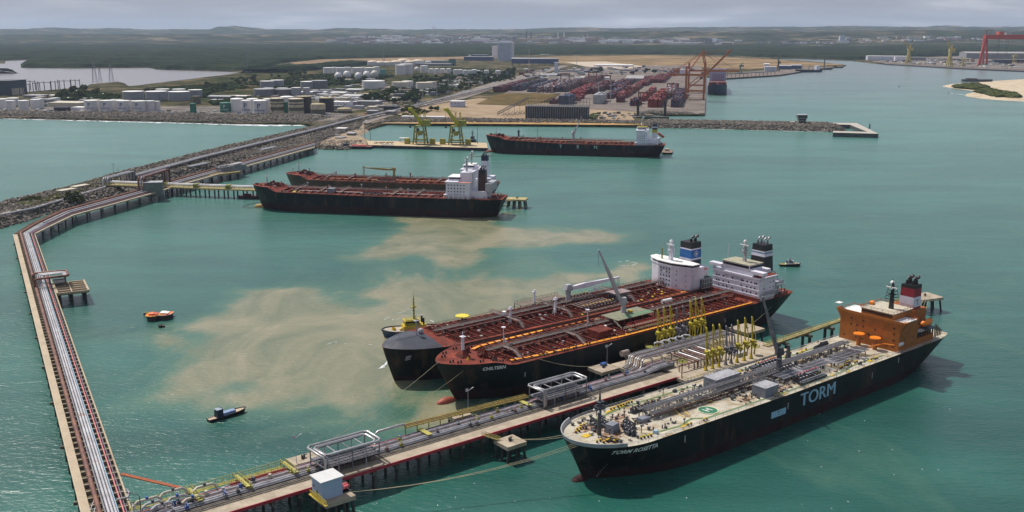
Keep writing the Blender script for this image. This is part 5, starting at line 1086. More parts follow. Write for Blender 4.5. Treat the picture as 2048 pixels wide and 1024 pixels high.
# --- walkway to the far right dolphin
W0=JW(260,22,8); wa=P(1530,693,8); wbp=P(1690,638,8); wc=P(1835,592,8)
wk=thing('walkway_bridge',(0,0,0),0,'yellow-railed catwalk bridge on twin concrete piers behind the orange-house tanker','catwalk'); q=MB(); q.beam(wa,wbp,2.6,.9); q.beam(wbp,wc,2.6,.9); q.build('deck',M('walk_ochre',(.34,.28,.13),.8,var=.3),wk)
d_=(wc-wa).normalized(); nn=Vector((-d_.y,d_.x,0))
q=MB()
for s_ in(-1.2,1.2): q.rail([wa+nn*s_+Vector((0,0,.45)),wc+nn*s_+Vector((0,0,.45))],1.1,.07,2.5)
q.build('railing',railyel,wk)
Lw=(wc-wa).length; t_=14
while t_<Lw:
    p=wa+d_*t_; q=MB(); q.obox((p.x,p.y,6.2),6,1.6,1.2,math.atan2(nn.y,nn.x)); q.build('pier_cap',concd,wk)
    for s_ in(-1.9,1.9): MB().cyl((p.x+nn.x*s_,p.y+nn.y*s_,-3),.75,9.2,n=9).build('pile',pilem,wk)
    t_+=19
# --- the left trestle
TA=[P(159,1016,8),P(26,469,8)]; TH=math.atan2(TA[1].y-TA[0].y,TA[1].x-TA[0].x); TL=(TA[1]-TA[0]).length
def TW(s,t,z=0): c,s_=math.cos(TH),math.sin(TH); return Vector((TA[0].x+s*c+t*s_,TA[0].y+s*s_-t*c,z))   # t grows to the right
WT=14.0
tr=thing('pipe_trestle',TW(0,0,0),TH,'long straight pipe trestle with a sandy concrete roadway down the left side','trestle')
MB().box(-60,TL,-2.75,0,7.1,8.0).build('roadway',conct,tr); MB().box(-60,TL-4,-WT,-WT+.5,6.9,7.9).build('edge_beam',conct,tr); MB().box(-60,TL,-.35,0,8.0,8.12).build('kerb',M('kerb_pale',(.52,.43,.30),.85,var=.15),tr)
MB().box(-60,TL-2,-WT+.6,-2.8,6.2,6.6).build('soffit',M('soffit_brown',(.10,.088,.065),.9,var=.5,scale=.6),tr)
n_=98; 
for k in range(n_):
    x_=-58+k*(TL+54)/n_; q=MB(); q.box(x_-.35,x_+.35,-WT+.5,-2.75,6.6,7.75); q.build('cross_beam',M('beam_tan',(.30,.25,.17),.85,var=.3,scale=.8),tr)
pilerow(tr,[(x,y,0) for x in range(-50,int(TL),12) for y in (-.6,-7,-WT+.8)],6.3,.5)
for x in range(6,int(TL),48): MB().box(x-.6,x+.6,0,1.3,6.6,7.6).build('bracket',concd,tr)
tl=[(4.9,.78,pipebrown,9.0,'thick brown pipeline beside the roadway of the left trestle'),(6.55,.34,steeld,8.3,'dark grey pipeline between the brown and white pipes of the left trestle'),(7.4,.44,pipewhite,8.6,'first white pipeline from the roadway on the left trestle'),(8.4,.44,pipewhite,8.6,'second white pipeline from the roadway on the left trestle'),(9.35,.40,pipewhite,8.6,'third white pipeline from the roadway on the left trestle'),(10.05,.2,lblue,8.4,'thin pale blue pipeline right of the white pipes on the left trestle'),(11.5,.24,pink,8.5,'thin pink pipeline on the right half of the left trestle'),(12.3,.2,M('pipe_purple',(.16,.13,.18),.6),8.2,'thin purple-grey pipeline near the right edge of the left trestle')]
# section edges further on
UP=[P(26,469,8),P(60,447,8),P(117,421,8),P(272,379,8),P(337,360,8),P(470,324.5,8),P(600,290,8),P(628,282,8)]; LO=[P(70,467,8),P(104,450,8),P(146,430,8),P(305,386,8),P(345,374,8),P(475,337,8),P(600,302,8),P(630,294,8)]
for t_,r_,m_,z_,lb in tl:
    f=t_/WT; pts=[TW(-60,t_,z_)]+[TW(s,t_,z_) for s in range(0,int(TL)-4,50)]+[a.lerp(b,f)+Vector((0,0,z_-8)) for a,b in zip(UP,LO)]
    if r_<.25: pts=pts[:-4]
    tag(MB().tube(pts,r_,8).build('pipeline',m_),lb,'pipeline','pipelines on the left trestle')
def ribbon2(A,B,f0,f1,z0,z1,mat,name,parent):
    q=MB(); n=len(A); vs=[]
    for a,b in zip(A,B):
        p=a.lerp(b,f0); r=a.lerp(b,f1); vs+=[(p.x,p.y,z0),(r.x,r.y,z0),(r.x,r.y,z1),(p.x,p.y,z1)]
    for i in range(n-1):
        b=4*i; q.add([],[]); 
        for k in range(4): q.f.append((b+k,b+(k+1)%4,b+4+(k+1)%4,b+4+k)); q.m.append(0); q.s.append(False)
    q.v=vs; q.f=[tuple(reversed(f)) for f in q.f]; q.f+= [(0,1,2,3),(4*n-1,4*n-2,4*n-3,4*n-4)]; q.m+=[0,0]; q.s+=[False,False]; return q.build(name,mat,parent)
t2=thing('pipe_trestle',(0,0,0),0,'curving pipe trestle running alongside the rocky breakwater up to the causeway','trestle')
ribbon2(UP,LO,0,.18,7.1,8.0,M('track_brown',(.12,.075,.055),.9,var=.3),'roadway',t2); ribbon2(UP,LO,.18,1.0,6.7,7.5,concd,'pipe_deck',t2); ribbon2(UP,LO,.95,1.04,6.9,8.1,conc,'edge_beam',t2)
q=[]; pts=[]
for a,b,c,d in zip(UP[:-1],LO[:-1],UP[1:],LO[1:]):
    L_=(c-a).length; n=max(1,int(L_/17))
    for i in range(n):
        p=a.lerp(c,i/n); r=b.lerp(d,i/n); 
        MB().beam((p.x,p.y,6.0),(r.x,r.y,6.0),1.4,.9).build('cross_beam',concd,t2)
        for f in (.15,.93): w_=p.lerp(r,f); pts.append((w_.x,w_.y,0))
pilerow(t2,pts,6,.6)
# extra big grey pipes on the second trestle
for k,(f,r_) in enumerate(((.62,.75),(.80,.45))): tag(MB().tube([a.lerp(b,f)+Vector((0,0,1.3)) for a,b in zip(UP[1:],LO[1:])],r_,8).build('pipeline',M('pipe_pinkgrey',(.42,.38,.40),.5,.2,var=.15)),['fat pinkish grey pipe on the curving trestle','thinner pinkish grey pipe on the waterside of the curving trestle'][k],'pipeline')
# loop and side platform on the left trestle
o=thing('pipe_loop',TW(300,3.5,0),TH,'brown and white pipe loop standing across the left trestle','pipe loop','expansion loops on the jetties')
def lq(a): return [(p[0],-p[1],p[2]) for p in a]
for k,(m_,r_,d) in enumerate(((pipebrown,.7,0),(pipewhite,.36,1.6),(pipewhite,.36,2.6),(pipewhite,.36,3.6))):
    MB().tube(lq([(-6+d*.6,1+d,9),(-6+d*.6,1+d,13),(-6+d,2+d,14-.2*k),(-6+d,17-d*.5,14-.2*k),(-4.5+d,18.5-d*.6,14-.2*k),(7-d,18.5-d*.6,14-.2*k),(8.6-d,17-d*.5,14-.2*k),(8.6-d,2+d,14-.2*k),(8-d,1+d,13),(8-d,1+d,9)]),r_,8).build('pipe',m_,o)
for x_ in (-5,1,7):
    for y_ in (1,9,17): MB().beam((x_,-y_,7.6 if y_<11 else 7.6),(x_,-y_,13.3),.35).build('post',dgrey,o)
MB().box(-5,8,-16,-11,9,9.3).build('pipe_shelf',dgrey,o)
for k in range(5): MB().tube([(-5+2.6*k,-11,9.8),(-5+2.6*k,-17,9.8)],.5,7).build('valve',dgrey,o)
sp2=thing('loop_platform',TW(291,WT,0),TH,'square open-framed concrete platform jutting from the left trestle','platform')
q=MB(); X0,X1,Y0,Y1=-11,15,-17,0.
for y_ in (-16.6,-.6): q.box(X0,X1,y_-.5,y_+.5,6.6,8)
MB().box(X0+.6,X1-.6,Y0+.4,Y1,6.2,6.7).build('slab',M('slab_ochre',(.25,.20,.11),.9,var=.3,scale=.3),sp2)
for x_ in (-10.6,-5.4,-.2,5,10.2,14.6): MB().box(x_-.4,x_+.4,-16.1,-1.1,6.8,7.9).build('cross_beam',conct,sp2)
q.build('edge_beam',conct,sp2); MB().box(X0+.4,X1,-8.4,-7.8,6.9,7.95).build('edge_beam',conct,sp2); pilerow(sp2,[(x,y,0) for x in (-9,2,13) for y in (-15,-8,-2)],6.2,.6)
# corner equipment at the lower left
o=thing('pipe_cradle',TW(2,3,0),TH,'pale grey steel cradle between the roadway and the brown pipe at the bottom left','cradle')
q=MB()
for x_ in range(-40,-4,5): q.beam((x_,.2,8.1),(x_,-2.6,8.1),.25); q.beam((x_,.2,8.1),(x_+4,-1.2,9),.2)
q.build('strut',lgrey,o); MB().tube([(-40,-1.2,8.8),(-12,-1.2,8.8)],.4,8).build('pipe',pipewhite,o)
o=thing('hose_derrick',TW(-6,WT+1.3,0),TH,'bent black pole at the lower left corner of the trestle','pole'); MB().tube([(-8,-.5,0),(-8,-.5,14),(-7,0,14.6),(-2,2.6,13.6)],.14,6).build('pole',blackp,o)
for k,s_ in enumerate((2,-9)):
    tag(MB().tube([TW(s_-3,10.6,8.7),TW(s_-3,13.8,8.7),TW(s_,14.6,8.9),TW(s_+1,14,9.6)],.35,8).build('pipe_bend',lgrey),['small white pipe elbow at the trestle edge, the farther of two','small white pipe elbow at the trestle edge, the nearer of two'][k],'pipe bend')
# orange hose bridge between trestle and jetty
a=P(243,948,8.2); b=P(362,976,9.5); q=MB(); q.beam(a,b,1.3,.3); o=thing('gangway',(0,0,0),0,'rusty orange ribbed gangway from the left trestle to the main jetty','gangway'); q.build('deck',M('gang_orange',(.50,.12,.03),.7,var=.3,scale=1.5),o)
q=MB(); dd=(b-a); 
for i in range(27): p=a+dd*(i/27); n2=Vector((-dd.y,dd.x,0)).normalized(); q.beam(p+n2*.7+Vector((0,0,.2)),p-n2*.7+Vector((0,0,.2)),.16,.12)
q.build('rib',M('rib_dark',(.20,.04,.02),.7),o)
# --- breakwater pipe rack
BR_=[P(205,370,6),P(270,356,6),P(400,320,6),P(600,270,6),P(684,248,6),P(741,234,6),P(800,221,6),P(880,201,6),P(990,175,6),P(1080,152,6)]
for k in range(6):
    off=Vector((.9,-.45,0))*(k*1.9-4.5); z_=8.2+(.9 if k%2 else 0)
    tag(MB().tube([p+off+Vector((0,0,z_-6)) for p in (BR_[1:] if k<4 else BR_[1:7])],.7,6).build('pipeline',[pipewhite,steel,steeld][k%3]),'%s pipeline on the breakwater rack, %s from the sea side'%(['white','silver','dark grey'][k%3],ORD[k]),'pipeline','pipelines along the breakwater')
o=thing('pipe_rack',(0,0,0),0,'steel rack with dark legs carrying pipes along the breakwater to the shore','pipe rack')
q=MB()
for a,b in zip(BR_[:-1],BR_[1:]):
    L_=(b-a).length; n=max(1,int(L_/26))
    for i in range(n):
        p=a.lerp(b,i/n); f=MB()
        for s_ in (-6,6): f.beam((p.x+s_,p.y-s_*.45,4),(p.x+s_,p.y-s_*.45,8.6),.5)
        f.beam((p.x-7,p.y+3.2,7.6),(p.x+7,p.y-3.2,7.6),.5,.5); f.build('portal_frame',dgrey,o)
def gantry(pa,pb,h,w,label,mats):
    a,b=pa,pb; d=(b-a).normalized(); n=Vector((-d.y,d.x,0)); o=thing('pipe_gantry',(0,0,0),0,label,'pipe gantry')
    for k in range(3):
        m_=mats[k%len(mats)]; off=n*(k-1)*w; MB().tube([a+off,a+off+Vector((0,0,h-1)),a+off+d*1.4+Vector((0,0,h)),b+off-d*1.4+Vector((0,0,h)),b+off+Vector((0,0,h-1)),b+off],.9,7).build('pipe',m_,o)
    for t in (.02,.33,.66,.98):
        p=a.lerp(b,t); q=MB()
        for s_ in(-1.5,1.5): q.beam(p+n*s_*w,p+n*s_*w+Vector((0,0,h-.9)),.7)
        q.beam(p-n*1.6*w+Vector((0,0,h-1.2)),p+n*1.6*w+Vector((0,0,h-1.2)),.6); q.build('portal_frame',dgrey,o)
gantry(P(212,376,5),P(266,361,5),9,2.2,'dark pipe gantry arching over the breakwater road, the left one',[pipewhite,steeld]); gantry(P(284,384,8),P(335,366,8),13,2.4,'taller brown and pink pipe gantry over the trestle beside the green-grey box',[pipebrown,M('pipe_mauve',(.32,.28,.33),.5)])
q=P(307,384,7.6); o=thing('substation_box',(q.x,q.y,4),.2,'square grey-green building standing in the trestle where the side pier starts','building'); MB().box(-7,8,-5,5,0,12.5).build('wall',M('wall_greengrey',(.14,.165,.15),.7),o); MB().box(-7.4,8.4,-5.4,5.4,12.5,13).build('roof',lgrey,o)
# pier to the middle tankers
o=thing('pipe_pier',(0,0,0),0,'narrow yellowish pier with a white pipe, on many piles, reaching the middle tankers','pier')
pa,pb=P(215,369,8),P(515,380,8); q=MB(); q.beam(pa,pb,9,1.2); q.build('deck',M('pier_ochre',(.42,.34,.15),.8,var=.2),o); d=(pb-pa); L_=d.length; d.normalize(); n=Vector((-d.y,d.x,0))
pilerow(o,[(pa+d*t+n*s)[:2]+(0,) for t in np.arange(45,L_,9.5) for s in (-3.5,3.5)],7.4,.7,pilem)
for s_,m_,r_ in ((2,pipewhite,1.0),(-1.5,pipewhite,.45)): MB().tube([pa+n*s_+Vector((0,0,2.6)),pb+n*s_+Vector((0,0,2.6))],r_,8).build('pipe',m_,o)
q=MB(); q.rail([pa+n*-4.2+Vector((0,0,.7)),pb+n*-4.2+Vector((0,0,.7))],1.6,.12,5)
for t in np.arange(60,L_,32): q.obox((pa+d*t+Vector((0,0,.6))),3,8,3.4,math.atan2(d.y,d.x),0)
q.build('railing',olive,o)
# side loop platform on trestle 2
q=P(452,344,7.5); o=thing('loop_platform',(q.x,q.y,0),.95,'side platform with a bank of white pipes beside the curving trestle','platform'); MB().box(-26,12,-9,9,6,7.6).build('slab',M('slab_ochre2',(.30,.24,.12),.9,var=.3),o); pilerow(o,[(x,y,0) for x in(-24,-12,0,10) for y in(-7,7)],6,.7)
MB().box(-6,26,-1,9,7.6,12.5).build('frame',steeld,o)
for k in range(6): MB().tube([(-8+2*k,0,8),(-8+2*k,1,14),(24,1+1.4*k,14.2)],.7,6).build('pipe',pipewhite,o)
for k,(x_,y_,l_) in enumerate(((395,331,'white flat pipe crossing on the breakwater, left of the side platform'),(535,298,'white flat pipe crossing on the breakwater, halfway along'))):
    q=P(x_,y_,6); o=thing('pipe_crossing',(q.x,q.y,5),1.1,l_,'pipes'); 
    for j in range(4): MB().tube([(-14,-4+2*j,1.5),(14,-4+2.2*j,2.5)],.6,6).build('pipe',lgrey,o)
# breakwater road bits and bushes' slabs, left
for pts,l_ in (([(0,424),(60,414),(135,392),(205,374),(205,377),(140,396),(64,419),(0,430)],'r'),):
    o=MB().sheet([px2(pts,5.6)],5.6).build('breakwater_road',M('road_pale',(.33,.29,.25),.9,var=.15)); tag(o,kind='structure')
tag(MB().tube([P(0,430,6.6),P(66,417,6.6),P(140,395,6.6),P(208,375,6.6),P(214,371,7)],.9,8).build('pipeline',pipewhite),'white pipe along the breakwater road at the far left','pipeline')
for k,(x_,y_,l_) in enumerate(((133,383,'pale flat-roofed shed on the breakwater, the left one'),(160,375,'pale flat-roofed shed on the breakwater, the right one'))):
    q=P(x_,y_,6); o=thing('shed',(q.x,q.y,4.8),1.15,l_,'shed','sheds on the breakwater'); MB().box(-8,8,-3,3,0,3).build('wall',cream,o); MB().box(-8.6,8.6,-3.8,3.8,3,3.3).build('roof',cream,o)
for k,(x_,y_) in enumerate(((80,434),(228,352),(237,352),(527,290),(660,243),(870,250))):
    h_=14 if k==1 else 9; q=P(x_,y_ if k!=0 else 405,5); o=thing('lamp_post',(q.x,q.y,4),0,['thin pole on the left end of the breakwater','tall lattice pole on the outer edge of the breakwater','short pole beside the tall lattice pole','thin pole by the white crossing on the breakwater','thin pole where the breakwater meets the shore','thin pole on the sandy edge of the inner harbour'][k],'pole','poles along the breakwater'); q=MB(); q.cyl((0,0,0),.25,h_,.12,5); q.beam((-1.5,0,h_*.9),(1.5,0,h_*.9),.2); q.build('pole',dgrey,o)
def rope(pts,r,mat,label,name='mooring_rope',sag=.0,cat='rope',grp=None):
    a,b=Vector(pts[0]),Vector(pts[-1]); l=[]
    for i in range(9): t=i/8; p=a.lerp(b,t); p.z-=sag*4*t*(1-t); l.append(p)
    return tag(MB().tube(l,r,4).build(name,mat),label,cat,grp)
def ship_pt(h,x,y,z): c,s=math.cos(h.root.rotation_euler.z),math.sin(h.root.rotation_euler.z); return Vector((h.root.location.x+x*c-y*s,h.root.location.y+x*s+y*c,z))
g_='mooring ropes'
for k in range(3): rope([JW(36,-12,8.3),ship_pt(tm,3+1.5*k,-3-1.2*k,15.6)],.07,cloth,'mooring rope from the white cabin dolphin to the orange-house tanker bow, %s one'%['upper','middle','lower'][k],sag=3,grp=g_)
for k in range(2): rope([JW(103,-8,7.4),ship_pt(tm,3,2+2*k,15.8)],.06,cloth,'short rope from the square dolphin to the orange-house tanker bow, %s one'%['nearer','farther'][k],sag=1,grp=g_)
rope([JW(38,21,9),ship_pt(ch,1,0,18.2)],.09,cloth,'long pale rope from the stained dolphin up to the black-funnel tanker bow',sag=2,grp=g_); rope([JW(44,21,9),ship_pt(ch,10,-7,15.4)],.06,cloth,'fainter long rope from the stained dolphin to the black-funnel tanker side',sag=3,grp=g_)
rope([JW(180,28,8.5),ship_pt(ch,40,-15.8,15.5)],.09,cloth,'rope along the black-funnel tanker side to the dolphin with the blue box',sag=1.5,grp=g_); rope([JW(277,27,8.5),ship_pt(ch,215,-10,14)],.08,cloth,'rope from the wide dolphin to the black-funnel tanker stern',sag=1.5,grp=g_)
for k in range(4): rope([(de.x+k*.8,de.y,8.8),ship_pt(tm,213+1.6*k,6-3*k,14.4)],.09,cloth,'rope from the far right dolphin to the orange-house tanker stern, %s from the left'%ORD[k],sag=1,grp=g_)
# ================================================================ middle pair and far tanker
def midship(bow,hd,L,B,zd,zb,label,xh,top=None,zboot=6,fcs=3.6,xf=20,rake=8,yl=None,bulbm=None,hbw=13,whm=None,fmats=None,fbands=None,seed=1,dm=None,fpos=None,fh=14,hl=13,tower=0):
    h=ship('tanker_ship',bow,hd,L,B,zd,zb,label,fc=fcs,xf=xf,zboot=zboot,rake=rake,top=top,dm=dm)
    if bulbm: bulb(h,bulbm,.4,2.4,10,rake-2)
    Z=h.deck; R=h.root; frames(h,32,xh-4,6.5,framered,.6,1.4); catwalk(R,30,xh,1,Z(60),2.6,_M['catwalk_brown'],w=2,step=8)
    pipes_long(h,34,xh-2,[-3,4,5.2],.45,1.8,[deckred,piperust,framered]); manifold(h,L*.5,[framered,dgrey,framered],7,10,2,_M['tray_brown'],spread=2.5)
    if yl: 
        ribbon(h,[(34,-10.5),(36,-12),(60,-13.4),(xh-4,-13.6)],1.5,yl,'walkway_line',.12)
    for k,y_ in enumerate((-8.5,-6.5,8.5)): MB().tube([(40+6*k,y_,Z(60)+1.1),(xh-8-5*k,y_,Z(60)+1.1)],.35,6).build('deck_pipe',[M('pipe_amber',(.50,.22,.03),.6,var=.3),lgrey,M('pipe_salmon',(.36,.12,.07),.6)][(k+seed)%3],R)
    for x_ in (44,66,84,130,150):
        if x_<xh-6: q=MB(); q.box(x_-.8,x_+.8,-12,11,Z(x_)+2.6,Z(x_)+2.8); q.rail([(x_-.8,-12,Z(x_)+2.8),(x_-.8,11,Z(x_)+2.8)],1.1,.09,4); q.build('cross_bridge',_M['catwalk_brown'],R)
    q=MB(); x=30
    while x<xh: y=h.hb(x,Z(x)); q.beam((x,-y+.3,Z(x)+.5),(min(x+8,xh),-h.hb(min(x+8,xh),Z(x))+.3,Z(x)+.5),.5,.3); x+=8
    q.build('deck_edge',M('edge_salmon',(.36,.12,.07),.7,var=.25),R)
    for k,(x_,y_,hh) in enumerate(((46,9,4.5),(70,-6,5),(95,8,5),(118,9,5),(140,-5,4.5))):
        q=MB(); q.cyl((x_,y_,Z(x_)),.55,hh,n=8); q.cyl((x_,y_,Z(x_)+hh),.8,.9,n=8); q.build('vent_post',[lgrey,framered][k%2],R)
    q=MB(); q.cyl((13,0,Z(13)),.55,9,.3,8); q.box(12,14,-1.5,1.5,Z(13)+7,Z(13)+7.3); q.beam((13,-1.5,Z(13)+10),(13,1.5,Z(13)+10),.2); q.cyl((13,0,Z(13)+9),.15,3,n=5); q.build('foremast',lgrey,R)
    for x_,y_ in ((16,4),(17,-4),(21,1)): winch(R,x_,y_,Z(x_),1.5,[framered,cloth],1.1)
    fittings(h,30,xh-5,90,seed,[framered,piperust,lgrey,cream],s=1.3); fittings(h,xh+22,L-5,30,seed+1,[framered,lgrey,cream,piperust],s=1.1)
    fittings(h,4,24,40,seed+2,[framered,framered,lgrey,dgrey],s=1.2); rails(h,24,L-4,_M['rail_brown'],step=6,r=.07)
    zd_=Z(xh+5); s=MB(); s.box(xh,xh+hl,-14.5,14.5,zd_,zd_+hbw); s.box(xh+hl,xh+hl+13,-11,11,zd_,zd_+hbw*.45)
    if tower: s.box(xh+10,xh+hl,-7,7,zd_+hbw,zd_+hbw+tower)
    s.box(xh-1,xh+9.9,-15.5,15.5,zd_+hbw,zd_+hbw+.9); HSx=s.build('superstructure',whm or white,R); ledges(HSx,xh,xh+hl,-14.5,14.5,[zd_+2.4,zd_+5,zd_+7.6,zd_+10.2],whm or white)
    wh=MB(); wh.box(xh+.5,xh+9.8,-8,8,zd_+hbw+.9,zd_+hbw+3.6,0); wh.box(xh,xh+9.95,-8.5,8.5,zd_+hbw+3.6,zd_+hbw+3.9,1); wh.build('bridge',[whm or white,whitetop],HSx)
    b_=MB(); b_.box(xh+.4,xh+.52,-7.6,7.6,zd_+hbw+2.1,zd_+hbw+3.2); b_.box(xh+1,xh+10.6,-8.08,-7.98,zd_+hbw+2.1,zd_+hbw+3.2); b_.build('window_band',winm,HSx)
    windows(HSx,[(xh+2+2.6*i,-14.54,zd_+z_) for z_ in (3.2,5.8,8.4,11) for i in range(int(hl/3.1)) if z_<hbw-1],0,winm,1.0,.9); windows(HSx,[(xh-.04,y_,zd_+z_) for z_ in (3.2,5.8,8.4) for y_ in (-12,-8,-4,0,4,8,12)],math.pi/2,winm,1.0,.9)
    a=MB(); a.box(xh-2,xh+20,-16,-11,zd_+3,zd_+3.3)
    for i in range(6): a.beam((xh-1.5+4*i,-15.6,zd_),(xh-1.5+4*i,-15.6,zd_+3),.6)
    a.build('side_arcade',whm or white,R); lattice_mast(R,xh+(14 if tower else 6),0,zd_+hbw+(tower or 3.9),11,lgrey,1.4,yard=3)
    fx,fy=fpos or (xh+19,0); funnel(R,fx,fy,zd_+hbw*.45,6.5,7,fh,fmats or [blackp],fbands or [(1,0)],tx=.85,ty=.85,pipes=3,pm=blackp,r=.6)
    dv=MB(); 
    for s_ in (-1,1):
        dv.beam((L-14,s_*6,zd_),(L-9,s_*6,zd_+7),.4); dv.beam((L-9,s_*6,zd_+7),(L-4,s_*8,zd_),.3)
    dv.build('stern_davit',lgrey,R); return h
pB=P(1002,392,16); 
mA=midship((-222.5,852),R_(-11.2),221,32,15.6,16.6,'black tanker with dark red deck in the middle distance, nearer one of the moored pair',175,zboot=6.2,bulbm=M('bulb_ochre',(.40,.25,.06),.7),hbw=13,fmats=[M('funnel_maroon',(.055,.02,.02),.6),blackp],fbands=[(.8,0),(1,1)],fh=17,seed=31,fpos=(203,-3),hl=20,tower=7.5)
MB().cyl((44,-11.5,mA.deck(44)+.2),3.2,.3,n=20).build('round_platform',_M['plat_yellow'],mA.root); MB().obox((74,-7,mA.deck(74)),6,6,4,0).build('deckhouse',grey,mA.root)
q=MB(); q.box(207,212,-11.5,11.5,mA.deck(200)+5.8,mA.deck(200)+12.5); q.build('engine_casing',lgrey,mA.root); MB().box(185.5,195,-14.8,-9,mA.deck(190)+13.05,mA.deck(190)+13.2).build('roof',M('roof_salmon',(.50,.20,.14),.7),mA.root)
mB=midship((-211,928),R_(-11.2),202,31,15.0,15.8,'rust-brown tanker with yellow deck lines, farther one of the moored middle pair',172,top=M('hull_rust',(.085,.05,.025),.6,var=.4,scale=.1),zboot=3,yl=M('line_amber',(.62,.36,.03),.6,var=.3,scale=.5),seed=41,hbw=13,fmats=[white,navy],fbands=[(.75,0),(1,1)],fpos=(190,2),fh=19)
crane(mB.root,104,4,mB.deck(104),9,30,R_(176),R_(2),M('crane_mustard',(.36,.29,.10),.6,var=.3),1.2,thick=1.5); MB().tube([(75,4,mB.deck(75)),(75,4,mB.deck(75)+12)],.5,6).build('crane_rest',M('crane_rest_tan',(.34,.28,.14),.6),mB.root)
tn=midship((-32.5,1250),R_(-11.8),222,32,14.2,18.5,'black tanker with three widely spaced pale letters on its side, at the far coal quay',188,zboot=7,bulbm=M('bulb_rust',(.26,.08,.04),.7),hbw=17,fcs=3,rake=8,fmats=[white,M('band_mustard',(.52,.38,.03),.6),navy],fbands=[(.40,0),(.62,1),(.75,2),(.82,0),(1,2)],fpos=(209,-2),fh=17,seed=51)
for c_,x_ in zip('TEN',(97,118,139.5)): side_text(tn,c_,5.2,x_,10.8,M('letter_green',(.38,.50,.46),.6),stretch=1.1)
MB().box(189,200,-8.2,-2,tn.deck(190)+20.8,tn.deck(190)+22).build('deck_locker',_M['band_mustard'],tn.root); MB().sph((193,3,tn.deck(190)+24),1.4,10).build('radar_dome',whitetop,tn.root)
crane(tn.root,110,0,tn.deck(110),12,22,R_(40),R_(62),lgrey,1.6,thick=.9); crane(tn.root,40,8,tn.deck(40),8,9,R_(100),R_(50),dgrey,1.2,thick=.9)
lifeboat(tn.root,216.5,-8,tn.deck(215)+12,M('boat_red',(.45,.08,.05),.5),0,.6,10); q=MB(); q.beam((210,-8,tn.deck(212)+4),(219,-8,tn.deck(212)+9),.5); q.beam((216,-8,tn.deck(212)),(216,-8,tn.deck(212)+9),.5); q.build('boat_ramp',lgrey,tn.root)
# small dolphin and gangway astern of the pair
q=P(1034,399,7); dolphin(0,0,17,12,8,'yellowish concrete dolphin astern of the middle tankers',world=(q.x,q.y,0),rz=-.2,mat=_M['pier_ochre'],npx=4)
o=thing('walkway_bridge',(0,0,0),0,'thin catwalk from the tanker stern to the yellowish dolphin','catwalk'); q=MB(); q.beam(P(985,401,7),P(1028,401,7),2.4,.9); q.build('deck',_M['pier_ochre'],o); q=MB(); p_=P(1003,412,0); q.cyl((p_.x,p_.y,-2),1.6,10,n=9); q.build('pile',pilem,o)
p_=P(1024,410,0) 
def boom(px,r,mat,label,z=.15,close=False):
    pts=[P(x,y,0)+Vector((0,0,z)) for x,y in px]
    # smooth by midpoint subdivision
    for _ in range(2):
        n_=[pts[0]]
        for a,b in zip(pts[:-1],pts[1:]): n_+=[a.lerp(b,.25),a.lerp(b,.75)]
        n_.append(pts[-1]); pts=n_
    return tag(MB().tube(pts,r,5).build('oil_boom',mat),label,'oil boom')
boomy=M('boom_yellow',(.42,.36,.14),.7); boomd=M('boom_dark',(.12,.10,.06),.7)
boom([(1003,428),(1030,424),(1044,419),(1045,413),(1030,410),(1005,411)],.35,boomy,'yellowish floating boom looped behind the middle tanker stern')
boom([(528,404),(505,407),(488,412),(484,415),(495,416),(526,416)],.3,boomd,'dark floating boom off the bow of the nearer middle tanker'); boom([(420,382),(428,371),(446,360)],.35,M('boom_orange',(.36,.16,.07),.7),'rusty orange boom between the side pier and the curving trestle'); boom([(486,340),(500,334),(505,333)],.3,_M['boom_orange'],'short orange boom under the curving trestle'); boom([(985,312),(950,314),(943,311),(950,307)],.5,boomd,'dark boom off the bow of the far tanker')
# ================================================================ small craft
def smallhull(name,L,B,hd,mats,rz,loc,label,cat,z0=0,grp=None,pt=.3,tr=.8,sheer=.5):
    o=thing(name,loc,rz,label,cat,grp); mb=MB(); N=14; g=[]
    for j,z in enumerate((-.5,0,hd*.6,hd)):
        r=[]
        for i in range(N):
            t=i/(N-1); w=min(1,z/hd if z>0 else 0); bw_=B/2*(.8+.2*w)*min(1,(1-(1-min(t/(pt+.1*(1-w)),1))**2)**.6)*(tr+(1-tr)*min(1,(1-t)*4)); r.append((L*t-L/2+(1-w)*L*.04*(1-t),bw_,z+sheer*w*(1-t)**2))
        g.append(r)
    for s_ in (-1,1):
        for j in range(3):
            vs=[(p[0],s_*p[1],p[2]) for p in g[j]+g[j+1]]; mb.add(vs,[(i,i+1,N+i+1,N+i) if s_<0 else (i,N+i,N+i+1,i+1) for i in range(N-1)],0,True)
    mb.add([(g[-1][-1][0],s_*g[j][-1][1],g[j][-1][2]) for s_ in(-1,1) for j in (0,3)],[(0,2,3,1)],0)
    mb.build('hull',mats[0],o); d=MB(); l=g[-1]; d.add([(p[0],-p[1],p[2]-.15) for p in l]+[(p[0],p[1],p[2]-.15) for p in l],[(i,i+1,N+i+1,N+i) for i in range(N-1)]); d.build('deck',mats[1],o)
    f=MB(); 
    for s_ in(-1,1): f.tube([(p[0],s_*p[1],p[2]) for p in l],.16*max(1,L/14),6)
    f.build('fender',mats[2],o); return o
p_=P(455,833,0); o=smallhull('motor_boat',16.5,3.6,1.1,[blackp,M('boat_deck_tan',(.50,.38,.26),.7),blackp],math.atan2(-46+0,-.1)*0+R_(225),(p_.x,p_.y,0),'small dark workboat with blue cabin and tan afterdeck, alone in front of the sediment plume','boat',sheer=.7)
